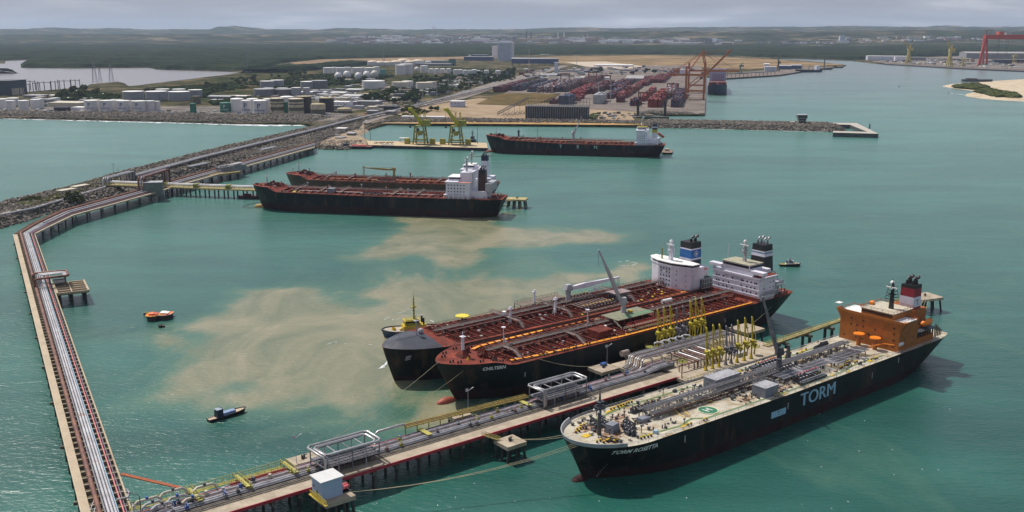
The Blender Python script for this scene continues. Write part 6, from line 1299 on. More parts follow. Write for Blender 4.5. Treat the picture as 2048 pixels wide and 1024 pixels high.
ca=MB(); ca.box(-3.2,3.0,-1.2,1.2,1,2.3,1); ca.obox((3.6,0,.9),2.8,2.6,3.2,0,0,.9,.9); ca.build('cabin',[navy,M('canopy_blue',(.20,.27,.45),.6)],o); q=MB(); q.box(2.2,5.0,-1.3,1.3,4.1,4.25); q.build('roof',M('roof_bluegrey',(.28,.34,.42),.6),o); MB().box(2.19,2.22,-1,1,2.7,3.6).build('windscreen',winm,o); q=MB(); q.tube([(2.6,-1.4,3.2),(2.6,-1.2,4.7),(2.6,1.2,4.7),(2.6,1.4,3.2)],.1,5); q.build('roll_bar',blackp,o); MB().sph((2.4,-.9,4.6),.22,8).build('lamp',whitetop,o); MB().box(-6.6,-3.6,-.8,.8,1.15,1.3).build('foredeck_panel',lgrey,o)
for i in range(4): MB().obox((5.4+.8*i,-1.2,.95),.3,.3,.4).build('cleat',whitetop,o)
for k,(x_,y_,l_) in enumerate(((307,638,'orange and red round-hulled rescue barge, left of the moored pair'),(330,636,'orange barge with a white cabin roof, right of the moored pair'))):
    p_=P(x_,y_,0); o=smallhull('service_boat',10.4,7.6,2.3,[M('barge_hull',(.05,.025,.03),.7),orange2,[yellow,lgrey][k]],R_(100-10*k),(p_.x,p_.y,0),l_,'boat',grp='orange service boats',pt=.4)
    MB().box(-1,3,-2,2,1.7,2.9).build('cabin',[M('cabin_scarlet',(.55,.07,.03),.6),whitetop][k],o); MB().box(-3.6,-1.2,-2.4,2.4,1.8,2.4).build('deck_cargo',M('cargo_red',(.50,.06,.03),.6),o); MB().box(-1.2,3.2,-.3,2.3,2.9,3.1).build('roof',[M('roof_orangered',(.65,.16,.05),.6),whitetop][k],o); q=MB(); q.beam((-3.5,0,2),(-5 if k else -3,4 if k else -1,3.6),.3); q.cyl((-2,-2.2,1.9),.8,1.2,n=8); q.build('davit',M('davit_rust',(.35,.09,.05),.6),o); MB().cyl((2.6,2.6,1.6),.8,.9,n=8).build('drum',yellow if k==0 else M('tyre_brown',(.2,.06,.04),.7),o)
p_=P(323,654,0); o=smallhull('mooring_buoy',3.2,2.2,.8,[blackp,M('buoy_tan',(.30,.22,.14),.7),blackp],.5,(p_.x,p_.y,0),'small dark mooring float in front of the two orange barges','float'); MB().cyl((0,0,.8),.4,.6,n=7).build('bitt',blackp,o)
p_=P(291,630,0); o=smallhull('dinghy',3,1.6,.7,[blue,navy,navy],1.4,(p_.x,p_.y,0),'tiny blue dinghy tied beside the left orange barge','dinghy'); MB().obox((.6,0,.6),.8,.8,.8).build('outboard',yellow,o)
def tug(px,rz,label,L=26,B=9,hullm=None,supm=None,deckm=None,s=1.0,mast=1,loc=None):
    p_=P(px[0],px[1],0); o=smallhull('tug_boat',L,B,2.4,[hullm,deckm,blackp],rz,(p_.x,p_.y,0),label,'tug boat',sheer=1.4,pt=.3)
    a=MB(); a.obox((L*.02,0,2.3),L*.38,B*.62,2.4*s,0,0,.95,.95); a.obox((-L*.02,0,2.3+2.4*s),L*.24,B*.48,2.2*s,0,1,.85,.85); a.build('deckhouse',supm,o); w_=MB(); w_.obox((-L*.02,0,3.6+2.4*s),L*.22,B*.45,.7,0,0,.95,.95); w_.build('wheelhouse_windows',winm,o); MB().obox((-L*.02,0,4.5+2.4*s),L*.25,B*.5,.25,0).build('roof',supm[0],o)
    lattice_mast(o,L*.02,0,4.7+2.4*s,7*mast,supm[1],.9,yard=1.6,radar=False); MB().cyl((L*.16,B*.18,2.3),.5,5*s,n=8).build('exhaust_pipe',blackp,o); MB().cyl((L*.16,-B*.18,2.3),.5,5*s,n=8).build('exhaust_pipe',blackp,o); winch(o,-L*.3,0,2.7,1.57,[supm[0],cloth],.7); return o
tugy=M('tug_yellow',(.62,.42,.015),.5)
o=tug((826,668),R_(18),'yellow and blue tug pushing behind the whaleback bow',32,11.5,M('tug_blue',(.02,.06,.14),.5),[tugy,M('tug_olive',(.30,.26,.03),.6)],M('tug_deck',(.42,.37,.30),.8),1.25,1.7)
MB().obox((-1,0,6.2),6,3,.3).build('roof',whitetop,o); MB().tube([(-7,-2,3.4),(-2,0,5)],.5,7).build('tow_staple',tugy,o); MB().beam((6,-4.6,3.4),(11,-4.6,3.8),.7).build('rail_cover',whitetop,o)
o=tug((1580,532),R_(176),'small tug with yellow afterdeck lying off the black-funnel tanker stern',13,4.4,blackp,[whitetop,grey],M('tug_deck_yellow',(.36,.30,.08),.7),.7,.35); o.scale=(1.05,1,.55)
p_=P(1571,538,0); tag(MB().sph((p_.x,p_.y,.2),.35,8).build('buoy',whitetop),'tiny white float beside the small tug','buoy')
p_=P(500,396,0); o=smallhull('motor_boat',22,6,1.8,[M('boat_maroon',(.10,.02,.02),.6),M('boat_deck_red',(.20,.07,.06),.7),blackp],R_(175),(p_.x,p_.y,0),'low dark red boat under the end of the side pier','boat'); MB().obox((2,0,1.6),6,3,2.2).build('cabin',deckred,o)
o=tug((945,284),R_(80),'dark tug behind the coal quay, right of the yellow cranes',24,8,navy,[grey,dgrey],dgrey,1.2,1.2)
for k,(x_,y_,l_,m_) in enumerate(((690,298,'small yellow-tan boat at the rocks beside the red barge',yellow),)):
    p_=P(x_,y_,0); o=smallhull('motor_boat',15,5,1.5,[M('boat_ochre',(.35,.24,.08),.7),cream,dgrey],0,(p_.x,p_.y,0),l_,'boat'); MB().obox((1,0,1.4),4,2.6,1.8).build('cabin',cream,o)
p_=P(712,297,0); o=smallhull('barge',42,13,3,[navy,M('barge_deck_red',(.50,.12,.09),.7,var=.3),blackp],R_(-6),(p_.x,p_.y,0),'dark barge with a bright red cargo deck beside the rocky causeway','barge',pt=.12); MB().obox((4,0,3),18,7,1.6,.1).build('cargo',M('cargo_scarlet',(.60,.14,.11),.7),o); lattice_mast(o,-12,0,3,7,dgrey,1.2,radar=False,cross=2); MB().obox((-13,1,3),6,6,3).build('cabin',navy,o)
p_=P(1327,306,0); o=smallhull('barge',14,34,2.2,[blackp,M('barge_deck_brown',(.22,.15,.11),.7),blackp],R_(-11),(p_.x+4,p_.y,0),'flat bunker barge alongside the far tanker stern','barge',pt=.15); MB().obox((0,4,2),5,5,3).build('cabin',cream,o)
# wash around the tug and the stems
foam('tug_wash',[(768,640),(778,634),(788,641),(800,637)],.08,.35,.1,'curling white wash left of the yellow tug',12,1,.6); foam('tug_wash',[(860,640),(868,645),(870,652),(858,656),(845,662)],.1,.5,.1,'white wash astern of the yellow tug',13,1,.5); foam('tug_wash',[(650,690),(668,684),(690,688),(715,689),(742,690)],.08,.3,.1,'thin pale foam line on the sediment plume left of the whaleback bow',14,1.2,.6)
foam('tug_wash',[(1238,524),(1255,522),(1275,527),(1262,532),(1240,531)],.15,.5,.1,'white eddy of foam beyond the raised crane jib',15,1.2,.7); foam('bow_wash',[(768,735),(760,737),(770,730),(774,722)],.3,1.0,.1,'white splash at the whaleback bow stem',16,1.4,.0); foam('tug_wash',[(790,628),(815,622),(840,628),(858,636)],.06,.25,.1,'thin ring of foam around the yellow tug',17,1,.65)
foam('wake',[(1897,186.5),(1915,188),(1935,190.5),(1960,193)],.6,3.5,.15,'white wake behind the small boat off the sand spit',18,6,.1); p_=P(1897,186,0); o=smallhull('motor_boat',9,3,1,[whitetop,whitetop,lgrey],R_(200),(p_.x,p_.y,0),'tiny white speedboat off the sand spit','boat'); MB().obox((0,0,.9),3,1.6,1.2).build('cabin',lgrey,o)
sk=random.Random(77); q=MB()
for i in range(70):
    p_=P(sk.uniform(600,1900),sk.gauss(925,70) if i%2 else sk.uniform(740,1010),.06)
    if p_.y<275: continue
    a=sk.uniform(0,3.1); l=sk.uniform(.12,.3); c_=Vector((math.cos(a),math.sin(a),0))*l; n_=Vector((-c_.y,c_.x,0))*.4; q.add([p_-c_-n_,p_+c_-n_,p_+c_+n_,p_-c_+n_],[(0,1,2,3)])
tag(q.build('glint_flecks',surf_glint_m),'tiny white flecks modelled as sun glints on the near water','glint',kind='stuff')  # small white quads stand in for sun sparkle on the near water
# ================================================================ the port behind
G0=3.6
tw=M('tank_white',(.62,.60,.60),.5,var=.07,scale=.05); tg=M('tank_grey',(.27,.275,.31),.6,var=.12,scale=.04); tgd=M('tank_darkgrey',(.17,.17,.19),.7,var=.2,scale=.05); tc=M('tank_cream',(.52,.45,.33),.6,var=.12); tcw=M('tank_side_cream',(.56,.53,.47),.6,var=.1)
tbk=M('tank_black',(.03,.028,.028),.6,var=.3); ttan=M('tank_tan',(.36,.29,.16),.7,var=.15); tgr=M('tank_green',(.012,.15,.095),.5,var=.15); tteal=M('tank_teal',(.10,.28,.25),.6); tdome=M('dome_cream',(.55,.44,.31),.6,var=.1); tol=M('tank_olive',(.12,.11,.075),.7,var=.2); logob=M('logo_blue',(.02,.06,.22),.5); logow=M('logo_white',(.6,.65,.65),.5); swoosh=M('swoosh_grey',(.10,.13,.22),.5)
ST={'w':(tw,whitetop,.06),'g':(tg,whitetop,.03),'d':(tgd,lgrey,.03),'c':(tcw,tc,.04),'k':(tbk,ttan,.10),'t':(tol,ttan,.14),'b':(tol,tc,.12),'G':(tgr,tgr,.10),'D':(tw,tdome,.28),'T':(tteal,tteal,.03),'W':(tw,whitetop,.14),'o':(tol,tol,.02)}
def tank(cx,yb,w_,h_,st,label,logo=0,grp='storage tanks'):
    p=P(cx,yb,G0); s=scl(p); r=w_/2/s; h=h_/s; p=Vector((p.x,p.y+r,G0)); side,top,dm=ST[st]; o=thing('storage_tank',p,0,label,'storage tank',grp)
    n=28; bands=[(0,1)] if st not in 'bk' else None
    if st=='b': 
        q=MB(); z=0
        for f,mi in ((.22,1),(.45,0),(.62,1),(.70,0),(.80,1),(1,0)): q.lathe((0,0,z*h),[(r,0),(r,(f-z)*h)],n,mi); z=f
        q.build('shell',[side,tc],o)
    elif st=='t' : MB().lathe((0,0,0),[(r,0),(r,h*.5)],n,0).lathe((0,0,h*.5),[(r*1.002,0),(r*1.002,h*.5)],n,1).build('shell',[side,tc],o)
    else: MB().lathe((0,0,0),[(r,0),(r,h)],n).build('shell',side,o)
    q=MB(); q.lathe((0,0,h),[(r*1.01,0),(r*.8,r*dm*.5),(r*.45,r*dm*.85),(.05,r*dm)],n); q.lathe((0,0,h-.35),[(r*1.015,0),(r*1.015,.4)],n); q.build('roof',top,o)
    q=MB()
    for i in range(11):
        a=-2.4+i*.14; b=a+.14; z0=h*(i/11); z1=h*((i+1)/11); q.beam(((r+.3)*math.cos(a),(r+.3)*math.sin(a),z0),((r+.3)*math.cos(b),(r+.3)*math.sin(b),z1),.5,.5)
    q.build('stair',side,o)
    if logo:
        def wrap(x,z): a=-math.pi/2+x/r+.0; return ((r+.15)*math.cos(a),(r+.15)*math.sin(a),z)
        lm=logob if logo==1 else logow
        vs,fs=text_mesh('P',h*.52,.02); MB().add([wrap(v.x,h*.60+v.y) for v in vs],fs).build('lettering',lm,o)
        vs,fs=text_mesh('PANDENOR',h*.16,.02); MB().add([wrap(v.x,h*.30+v.y) for v in vs],fs).build('lettering',lm,o)
        q=MB()
        for sg,a0,a1 in ((1,-70,25),(-1,-20,75)):
            for i in range(12):
                t0=R_(a0+(a1-a0)*i/12); t1=R_(a0+(a1-a0)*(i+1)/12); c=lambda t,k:wrap(sg*r*.80*math.cos(t)*1.0,h*.5+h*(.46+k)*math.sin(t)*(1 if sg>0 else 1)); q.add([c(t0,0),c(t1,0),c(t1,.035),c(t0,.035)],[(0,1,2,3)])
        q.build('swoosh',swoosh if logo==1 else logow,o)
    return o
L4='leftmost,second,third,rightmost'.split(',')
for a in [(-4,218,26,19,'w','white tank cut by the left edge of the picture',0),(21,212,23,15,'w','white tank behind the front pair at the far left',0),(18,221,18,19,'w','left one of two front white tanks at the far left shore',0),(44,222,20,20,'w','right one of two front white tanks at the far left shore',0),(68,218,20,18,'w','white tank with a grey swoosh beside the flat cream roof',0),(81,217,10,19,'w','narrow white tank right behind the swoosh tank by the flat cream roof',0),
 (226,217,20,15,'c','cream tank peeping between the second and third lettered tanks',0),(258,217,16,15,'c','cream tank peeping between the third and fourth lettered tanks',0),(192,217,18,15,'c','cream tank peeping between the first and second lettered tanks',0),
 (178.5,223,27,21,'w','leftmost of four white tanks with blue lettering on the left shore',1),(210,223,27,21,'w','second of four white tanks with blue lettering on the left shore',1),(242.5,223,27,20.5,'w','third of four white tanks with blue lettering on the left shore',1),(274,223,28,20,'w','rightmost of four white tanks with blue lettering on the left shore',1),(298,222,18,19.5,'w','plain white tank just right of the four lettered ones',0),(313,221,12,18,'w','narrow white tank at the right end of the lettered row',0),
 (260,200,41,16,'g','wide grey tank, left of three behind the lettered tanks',0),(306,201,42,17,'g','wide grey tank, middle of three behind the lettered tanks',0),(352,202,42,17.5,'g','wide grey tank, right of three behind the lettered tanks',0),(387,195,27,14.5,'g','grey tank at the right end of the grey row',0),(321,190,27,11,'g','grey tank behind and between the left grey pair',0),(354,190,26,11,'g','grey tank behind the right wide grey one',0),
 (391,208,16,15,'o','small dark olive tank below the grey row',0),(385,227,12.5,19.5,'G','tall narrow dark green tank alone on the shore',0),(449,225,23,18.5,'G','green tank with white lettering',2),(472,225,26,26,'W','tall white domed tank beside the lettered green one',0),
 (503,224,23,25,'W','white domed tank behind the two right lettered tanks',0),(491,228,19,26,'W','white tank with blue lettering, left of the right-hand pair',1),(518,229.5,28,27,'W','white tank with blue lettering, right of the right-hand pair',1),(534,224,18,25,'W','white domed tank squeezed beside the brown banded tank',0),
 (572,222,27,27,'W','white domed tank behind the two banded tanks',0),(552,228,27,30,'b','left brown and cream banded tank on the shore',0),(570,227,11,22,'G','green tank between the two banded tanks',0),(590,229,30,30,'b','right brown and cream banded tank on the shore',0),(607,227,28,33,'k','black tank with tan roof, behind the right banded tank',0),(651,224,29,27,'k','black tank with tan roof at the right end of the shore row',0),(634,229.5,29,20,'t','low tan and brown tank in front of the black ones',0),(686.5,226,29,8,'t','squat dark tank with tan dome by the pipe rack',0),
 (531,176,27,13,'g','pale grey tank, left of a pair inland of the shore row',0),(552,174,26,13,'g','pale grey tank, right of a pair inland of the shore row',0),(535,185,20,9,'d','small dark grey tank between the pale pair and the wide dark one',0),(563,185,22,9,'d','small dark grey tank above the second wide dark one',0),(524,193,41,14,'d','widest dark grey tank of the inland group, on the left',0),(564,192,34,13,'d','second wide dark grey tank of the inland group',0),(591,192,19,16,'g','upright grey tank, the wider of two side by side',0),(612,192,13.5,16,'g','upright grey tank, the narrower of two side by side',0),(615,177,33,13,'g','broad grey tank behind the upright ones',0),(636,177,32,15,'d','broad dark grey tank with white rim behind the upright ones',0),
 (668,146,13,11,'w','white tank, second of the upper white row',0),(694,146,15,11,'w','white tank, fourth of the upper white row',0),(726,146,13,11,'w','white tank, sixth of the upper white row',0),(752,146,13,12,'w','white tank at the right end of the upper white row',0),(655,148,20,12,'w','white tank at the left end of the upper white row',0),(680,148,17,12,'w','white tank, third of the upper white row',0),(712,148,20,12,'w','white tank, fifth of the upper white row',0),(739,148,20,12,'w','white tank, seventh of the upper white row',0),(765,149,13,10,'T','pale teal tank right of the upper white row',0),
 (744,178,45,15,'w','very wide white tank in the middle distance behind dark trees',0),(814,177,22,14,'w','white tank behind the left cream one among the trees',0),(799,179,34,14,'c','left wide cream tank behind dark trees',0),(862.5,178,20,14,'c','cream tank half hidden behind the right wide cream one',0),(847.5,181,34,15,'c','right wide cream tank behind dark trees',0),
 (800,150,20,19,'w','left of three big white tanks touching each other',0),(808,147,20,18,'w','middle of three big white tanks touching each other',0),(816,149,19,20,'w','right of three big white tanks touching each other',0),(848,146,15,14,'w','white tank with blue stripe beside the white sphere',0),(740,166.5,18,9,'d','dark tank just above the very wide white one',0),
 (744,131,21,7,'D','first cream-domed tank of the far row from the left',0),(760,131,22,6,'D','second cream-domed tank of the far row from the left',0),(775,131,20,6,'D','third cream-domed tank of the far row from the left',0),(791,131,23,7,'D','fourth cream-domed tank of the far row from the left',0),(806,130,25,9,'D','tallest cream-domed tank of the far row',0),(820,131,22,7,'D','sixth cream-domed tank of the far row from the left',0),(836,131,23,9,'D','seventh cream-domed tank of the far row from the left',0),(856,130,13,7,'W','small white domed tank at the right end of the far row',0)]: tank(*a)
for k,(x_,y_,w_,h_) in enumerate(((862,147,10,9),(873,148,10,10),(885,147,11,9),(897,147.5,10,9.5),(911.5,150,10,10),(920.6,149,10,9.5),(930.6,152,10,11),(939,149,8,8),(948,149,11,9),(957,149,8,8),(973,149,10,8),(996,149.5,11,8))): tank(x_,y_,w_,h_,'W','small white cone-roofed tank, %s from the left in the row before the silo tower'%ORD[k],0,'small white tanks')
for k,(x_,y_) in enumerate(((677,156),(694.5,153),(717.5,156),(734,153.5),(749.6,152))):
    p=P(x_,y_+7,G0); s=scl(p); r=8/s; o=thing('gas_sphere',(p.x,p.y,G0),0,'white spherical gas tank, %s of five from the left'%ORD[k],'gas sphere','gas spheres'); MB().sph((0,0,r+3),r,18).build('shell',tw if k<4 else tcw,o)
    for i in range(8): a=i*math.pi/4; MB().beam((r*.9*math.cos(a),r*.9*math.sin(a),0),(r*.9*math.cos(a),r*.9*math.sin(a),r+3),.8).build('leg',lgrey,o)
    q=MB(); q.beam((r*.7,-r*.9,1),(r*.2,-r*.3,2*r+3.4),1); q.build('stair',dgrey,o)
p=P(834,146,G0); o=thing('gas_sphere',(p.x,p.y,G0),0,'single white sphere right of the three big white tanks','gas sphere'); MB().sph((0,0,12),9,16).build('shell',tw,o)
# buildings
wallc=M('wall_cream',(.46,.42,.35),.8,var=.12); wallb=M('wall_palblue',(.46,.50,.60),.7,var=.08,scale=.05); wallbl=M('wall_blue',(.03,.06,.16),.6,var=.2); wallg=M('wall_grey',(.24,.24,.25),.8,var=.15); walld=M('wall_dark',(.055,.055,.065),.8,var=.3,scale=.1)
WM={'w':(white,whitetop),'c':(wallc,cream),'b':(wallb,whitetop),'B':(wallbl,lgrey),'g':(wallg,lgrey),'d':(walld,dgrey),'p':(M('wall_plant',(.05,.06,.085),.7,var=.2),dgrey),'t':(M('wall_tealdark',(.02,.10,.10),.7),dgrey),'T':(M('wall_tan',(.42,.30,.17),.8,var=.1),M('roof_tan',(.55,.40,.24),.8)),'h':(wallg,M('roof_hall',(.33,.31,.30),.7,var=.1)),'k':(M('wall_concrete_grn',(.13,.17,.15),.8,var=.15),lgrey)}
def bld(x0,x1,yb,h_,dep,st,label,rz=-.2,z=G0,gable=0,wins=0,doors=0,cat='building',name='building',grp=None,pos=None):
    p=pos or P((x0+x1)/2,yb,z); s=scl(p); w_=(x1-x0)/s/max(.3,abs(math.cos(rz))); h=h_/s; wm_,rm=WM[st]; c=Vector((-math.sin(rz),math.cos(rz),0))*dep/2; o=thing(name,p+c,rz,label,cat,grp); MB().box(-w_/2,w_/2,-dep/2,dep/2,0,h).build('wall',wm_,o); e=min(1,dep*.05); q=MB()
    if gable:
        q.add([(-w_/2-e,-dep/2-e,h),(w_/2+e,-dep/2-e,h),(w_/2+e,dep/2+e,h),(-w_/2-e,dep/2+e,h),(-w_/2-e,0,h+gable),(w_/2+e,0,h+gable)],[(0,1,5,4),(2,3,4,5),(0,4,3),(1,2,5)])
    else: q.box(-w_/2-e,w_/2+e,-dep/2-e,dep/2+e,h,h+max(.4,h*.04))
    q.build('roof',rm,o)
    for j in range(wins):
        for k in range(max(1,int(w_/7))):
            zz=h*(j+.6)/wins; xx=-w_/2+3.5+k*7
            if xx<w_/2-2: q=MB(); q.box(-1,1,-.06,.06,-.7,.7) if k==0 else None; 
            if k==0: ob=q.build('window',winm,o); md=ob.data
            else: ob=bpy.data.objects.new('window',md); COL.objects.link(ob); ob.parent=o
            ob.location=(xx,-dep/2-.05,zz)
    for k in range(doors): MB().box(-w_/2+w_*(k+.5)/doors-2,-w_/2+w_*(k+.5)/doors+2,-dep/2-.12,-dep/2-.02,0,min(5,h*.7)).build('door',walld,o)
    return o
silo=bld(994.7,1023,121.5,34,60,'b','tall pale blue and white flour silo tower, the tallest block in the port',rz=-.2,cat='silo tower',name='silo_tower')
for k in range(9): 
    q=MB(); w_=28/scl(P(1009,121.5,G0)); x=-w_/2+w_*(k+.5)/9; q.cyl((x,-30.2,0),w_/18,34/scl(P(1009,121.5,G0))*.97,n=12); q.build('silo_cell',wallb,silo)
q=MB(); q.box(-24,30,-12,10,82,92); q.rail([(-30,-28,84),(34,-28,84)],2,.3,6); q.build('roof_house',wallb,silo)
bld(984,995,115,21,40,'w','shorter white tower standing left of the silo tower',cat='silo tower'); bld(937,941,120,10,12,'w','small slender white tower left of the blue-grey factory',cat='tower')
bld(928,983,121,7,50,'B','blue-grey factory building left of the silo tower',wins=1); bld(945,975,117,7,40,'B','upper storey block of the blue-grey factory',z=G0+1); bld(898,908,131,12,30,'t','dark teal box building right of the domed tanks')
gl=thing('conveyor_gallery',P(1070,131,G0),-.1,'long dark blue conveyor gallery with a pale roof right of the silo tower','conveyor'); w_=46/scl(P(1070,131,G0)); q=MB(); q.box(-w_,w_,-9,9,8,28); q.build('wall',wallbl,gl); q=MB(); q.add([(-w_,-10,28),(w_,-10,26),(w_,10,26),(-w_,10,28),(-w_,0,32),(w_,0,30)],[(0,1,5,4),(2,3,4,5),(0,4,3),(1,2,5)]); q.build('roof',lgrey,gl)
for k in range(8): MB().box(-w_+4+k*w_*.28-.8,-w_+4+k*w_*.28+.8,-8,8,0,8).build('leg',dgrey,gl)
bld(1109,1115,147,21,14,'b','slim pale blue tower below the right end of the blue gallery',cat='tower'); bld(830,900,131.5,4,40,'g','low grey warehouse beyond the small white tanks'); bld(860,893,127,5,40,'g','low pale warehouse right of the domed tanks')
bld(-20,22,190,27,60,'p','dark blue power station block at the left edge',wins=0); bld(23,32,190,12,30,'c','small cream block beside the dark power station'); bld(94,160,214,8,45,'c','low building with a broad flat cream roof between the left tank groups'); bld(44,82,195,4,30,'g','long low grey roof in front of the substation'); bld(143,164,221,6,20,'w','small white shed left of the first lettered tank')
for k in range(4): bld(108+7*k,114+7*k,222,7,10,'d','dark square open shed, %s of four by the shore under the cream roof'%ORD[k],grp='dark sheds')
for i,(a,b,y,h,d,s,l,gb) in enumerate(((98,110,193,2.5,18,'w','tiny white roof in the trees right of the substation, left one',1),(103,120,196,3,18,'w','tiny white roof in the trees right of the substation, right one',1),(143,155,184,3,20,'w','small white-roofed house above the dark trees near the pylons',2),(200,217,191,3,25,'w','small white building alone in the dry field',1),(415,460,198,5,30,'g','long grey shed right of the grey tanks',2),(419,438,205,5,22,'B','dark blue and red low shed below the long grey shed',0),(440,458,204,4,15,'c','long cream shed beside the blue and red one',1),(460,496,195,3,25,'w','long white roof left of the widest dark grey tank',1),(485,497,145,2,30,'w','distant white strip roof at the estuary end',0),(600,650,188,4,30,'w','white warehouse roof right of the upright grey tanks',1),(660,690,189,4,30,'w','white roof above the parked lorries',1),(685,720,195,4,30,'w','pale roof right of the lorry park',1),(665,697,217,13,25,'w','white two-storey office building on the shore near the black tanks',1),(700,716,213,9,25,'g','grey shed right of the white office building',0),(714,757,213,10,25,'g','long grey shed with flat roof behind the pipe rack',0),(748,793,219,6,20,'d','dark low building with a white roof edge beside the pipe road',0),(771,787,230,7,18,'g','grey hut on the pipe rack corner',0),(733,752,227,5,18,'g','small grey roof on the shore side of the pipe rack',0),(802,888,238,4.5,12,'w','very long white low wall-like shed behind the yellow unloaders',0),(900,925,214,11,22,'b','pale blue hut with white roof on the sandy yard',0),(1080,1130,152,3,40,'w','pale flat roof among the rear container rows, left',0),(1150,1216,158,3,30,'w','long white roof behind the container rows',0),(1122,1145,153,4,30,'c','cream roof left of the long white one behind the containers',0),(886,902,184,2.5,15,'c','small cream roof by the pipe road',1),(905,915,170,2.5,15,'T','tiny yellow shed by the pipe road',0),(784,803,198,2.5,20,'w','small white roof in the dark trees',1),(672,700,163,4,25,'c','low cream building below the gas spheres',0),(690,720,182,3,30,'w','white roof left of the very wide white tank',0),(1190,1262,133,3,80,'w','wide pale roof beyond the container yard',0))):
    bld(a,b,y,h,d,s,l,gable=gb*.8,wins=1 if i in (12,19) else 0)
bld(1252,1285,163,6,120,'h','long grey gable-roofed warehouse in the container yard',rz=R_(-11),gable=6,name='warehouse',cat='warehouse')
# ruined coal shed
cs=bld(1052,1173,239,25,30,'d','long dark roofless coal store with bare roof frames on the sandy quay',rz=-.19,name='coal_store',cat='coal store'); bpy.data.objects.remove([c for c in cs.children if c.name.startswith('roof')][0]); w_=61/scl(P(1112,239,G0))/math.cos(.19); h=25/scl(P(1112,239,G0))
for k in range(28):
    x=-w_+2*w_*k/27; q=MB(); q.beam((x,-15,h),(x,0,h+3.5),.5); q.beam((x,0,h+3.5),(x,15,h),.5); q.beam((x,-15,h),(x,15,h),.4); q.beam((x,-15.3,0),(x,-15.3,h),.8,.5); q.build('roof_frame',M('frame_pale',(.32,.31,.29),.8),cs)
q=MB()
for z in (6,12): q.beam((-w_,14,h+z),(w_,14,h+z),.5)
for k in range(20): x=-w_+2*w_*k/19; q.beam((x,14,h),(x,14,h+12),.45)
q.build('gantry_frame',M('frame_brown',(.11,.09,.08),.8),cs); MB().box(-w_+.3,w_-.3,-14.5,14.5,h-.6,h-.1).build('roof_sheet',M('coal_roof',(.10,.095,.09),.9,var=.5,scale=.2,col2=(.40,.38,.33),amt=.35,scale2=.3),cs)
o=thing('conveyor',(0,0,0),0,'dark lattice conveyor climbing to the coal store from the left','conveyor'); a=P(995,229,5); b=P(1054,223,5); b.z=26; q=MB()
for s_ in(-2.5,2.5):
    for z in (0,4): q.beam(a+Vector((0,s_,z)),b+Vector((0,s_,z)),.7)
for k in range(17): t_=k/16; p=a.lerp(b,t_); q.beam(p+Vector((0,-2.5,0)),p+Vector((0,-2.5,4)),.4); q.beam(p+Vector((0,2.5,0)),p+Vector((2,2.5,4)),.4); q.beam((p.x,p.y,G0),p,.5) if k%3==0 else None
q.build('lattice',walld,o); q=MB(); a=P(1004,232,4); b=P(1050,228,4)
for k in range(9): p=a.lerp(b,k/9); q.beam(p,p+Vector((5,0,5+k%2*2)),.6); q.beam(p+Vector((5,0,5)),p+Vector((10,0,0)),.6)
q.build('trestle',walld,o)
# unloaders
def unloader(px,py,label):
    p=P(px,py,4); o=thing('ship_unloader',p,R_(-11),label,'ship unloader','yellow ship unloaders'); s=.8; q=MB()
    for x in (-9,9):
        for y in (-9,9): q.beam((x*1.2,y,0),(x*.8,y*.7,30),2.2)
        q.beam((x*1.1,-9,8),(x*1.1,9,8),1.2); q.beam((x,-8,20),(x,8,20),1.2); q.beam((x*1.1,-8.5,9),(x*.9,7,20),.8)
    q.beam((-10,-8.5,8),(10,-8.5,8),1.2); q.beam((-9,-7.5,20),(9,-7.5,20),1.2); q.beam((-9,7.5,20),(9,7.5,20),1.2); q.beam((-9.5,-8,9),(8.5,-7,20),.8); q.box(-13,13,-10,10,6.6,7.2); q.box(-8,8,-6.5,6.5,29,30); q.build('portal',olive,o)
    b_=MB()
    A=Vector((4,-4,31)); B=Vector((-15,-8,57)); d=(B-A).normalized()
    for yy in(-2.6,2.6):
        b_.beam(A+Vector((0,yy,0)),B+Vector((0,yy,0)),1.9); b_.beam(A+Vector((2.6,yy,2)),B+Vector((2.2,yy,1.5)),1.7)
        for k in range(14): t0=k/14; c=A.lerp(B,t0)+Vector((0,yy,0)); b_.beam(c,A.lerp(B,(k+1)/14)+Vector((2.4,yy,1.8)),.5); b_.beam(c,c+Vector((2.4,0,1.8)),.5)
    for k in range(14): c=A.lerp(B,k/13); b_.beam(c+Vector((0,-2.6,0)),c+Vector((0,2.6,0)),.6)
    b_.build('boom',M('unl_yellow',(.50,.43,.035),.6,var=.25),o); MB().box(-18,-12.5,-11,-5,54.5,59).build('boom_head',M('unl_bright',(.62,.52,.03),.6),o)
    t_=MB(); 
    for x in(-1,8): 
        for y in (-5,5): t_.beam((x,y,30),(x*.9+1,y*.6,52),1.0)
    t_.beam((8,5,30),(17,6,44),1.2); t_.beam((8,0,50),(16,0,34),.6); t_.beam((2,0,52),(-14,-8,57),.5); t_.box(-2,9,-5.5,5.5,36,37); t_.build('tower',_M['unl_yellow'],o); MB().box(5,18,-5,5,30,39).build('machine_house',olive,o); MB().obox((2,-7,15),6,5,7,0,0,1.5,1.5).build('hopper',olive,o); MB().box(-4,0,-9,-5,22,26).build('cab',dgrey,o)
    q=MB(); q.beam((-15.5,-8,55),(-15.5,-8,30),.3); q.build('hoist_wire',dgrey,o); MB().obox((-15.5,-8,27),4,3,3.5,0,0,.4,.4).build('grab',blackp,o)
    for x in (-24,22): MB().obox((x,0,0),8.5,7,9,0).build('power_house',M('box_yellow',(.33,.29,.03),.6,var=.2),o)
    q=MB(); q.beam((-24,0,3),(22,0,3),1.2,1.5); q.build('sill_beam',olive,o); o.scale=(.74,.8,.80)
unloader(841,288,'left one of two yellow-green lattice ship unloaders on the coal quay'); unloader(912,289,'right one of two yellow-green lattice ship unloaders on the coal quay')
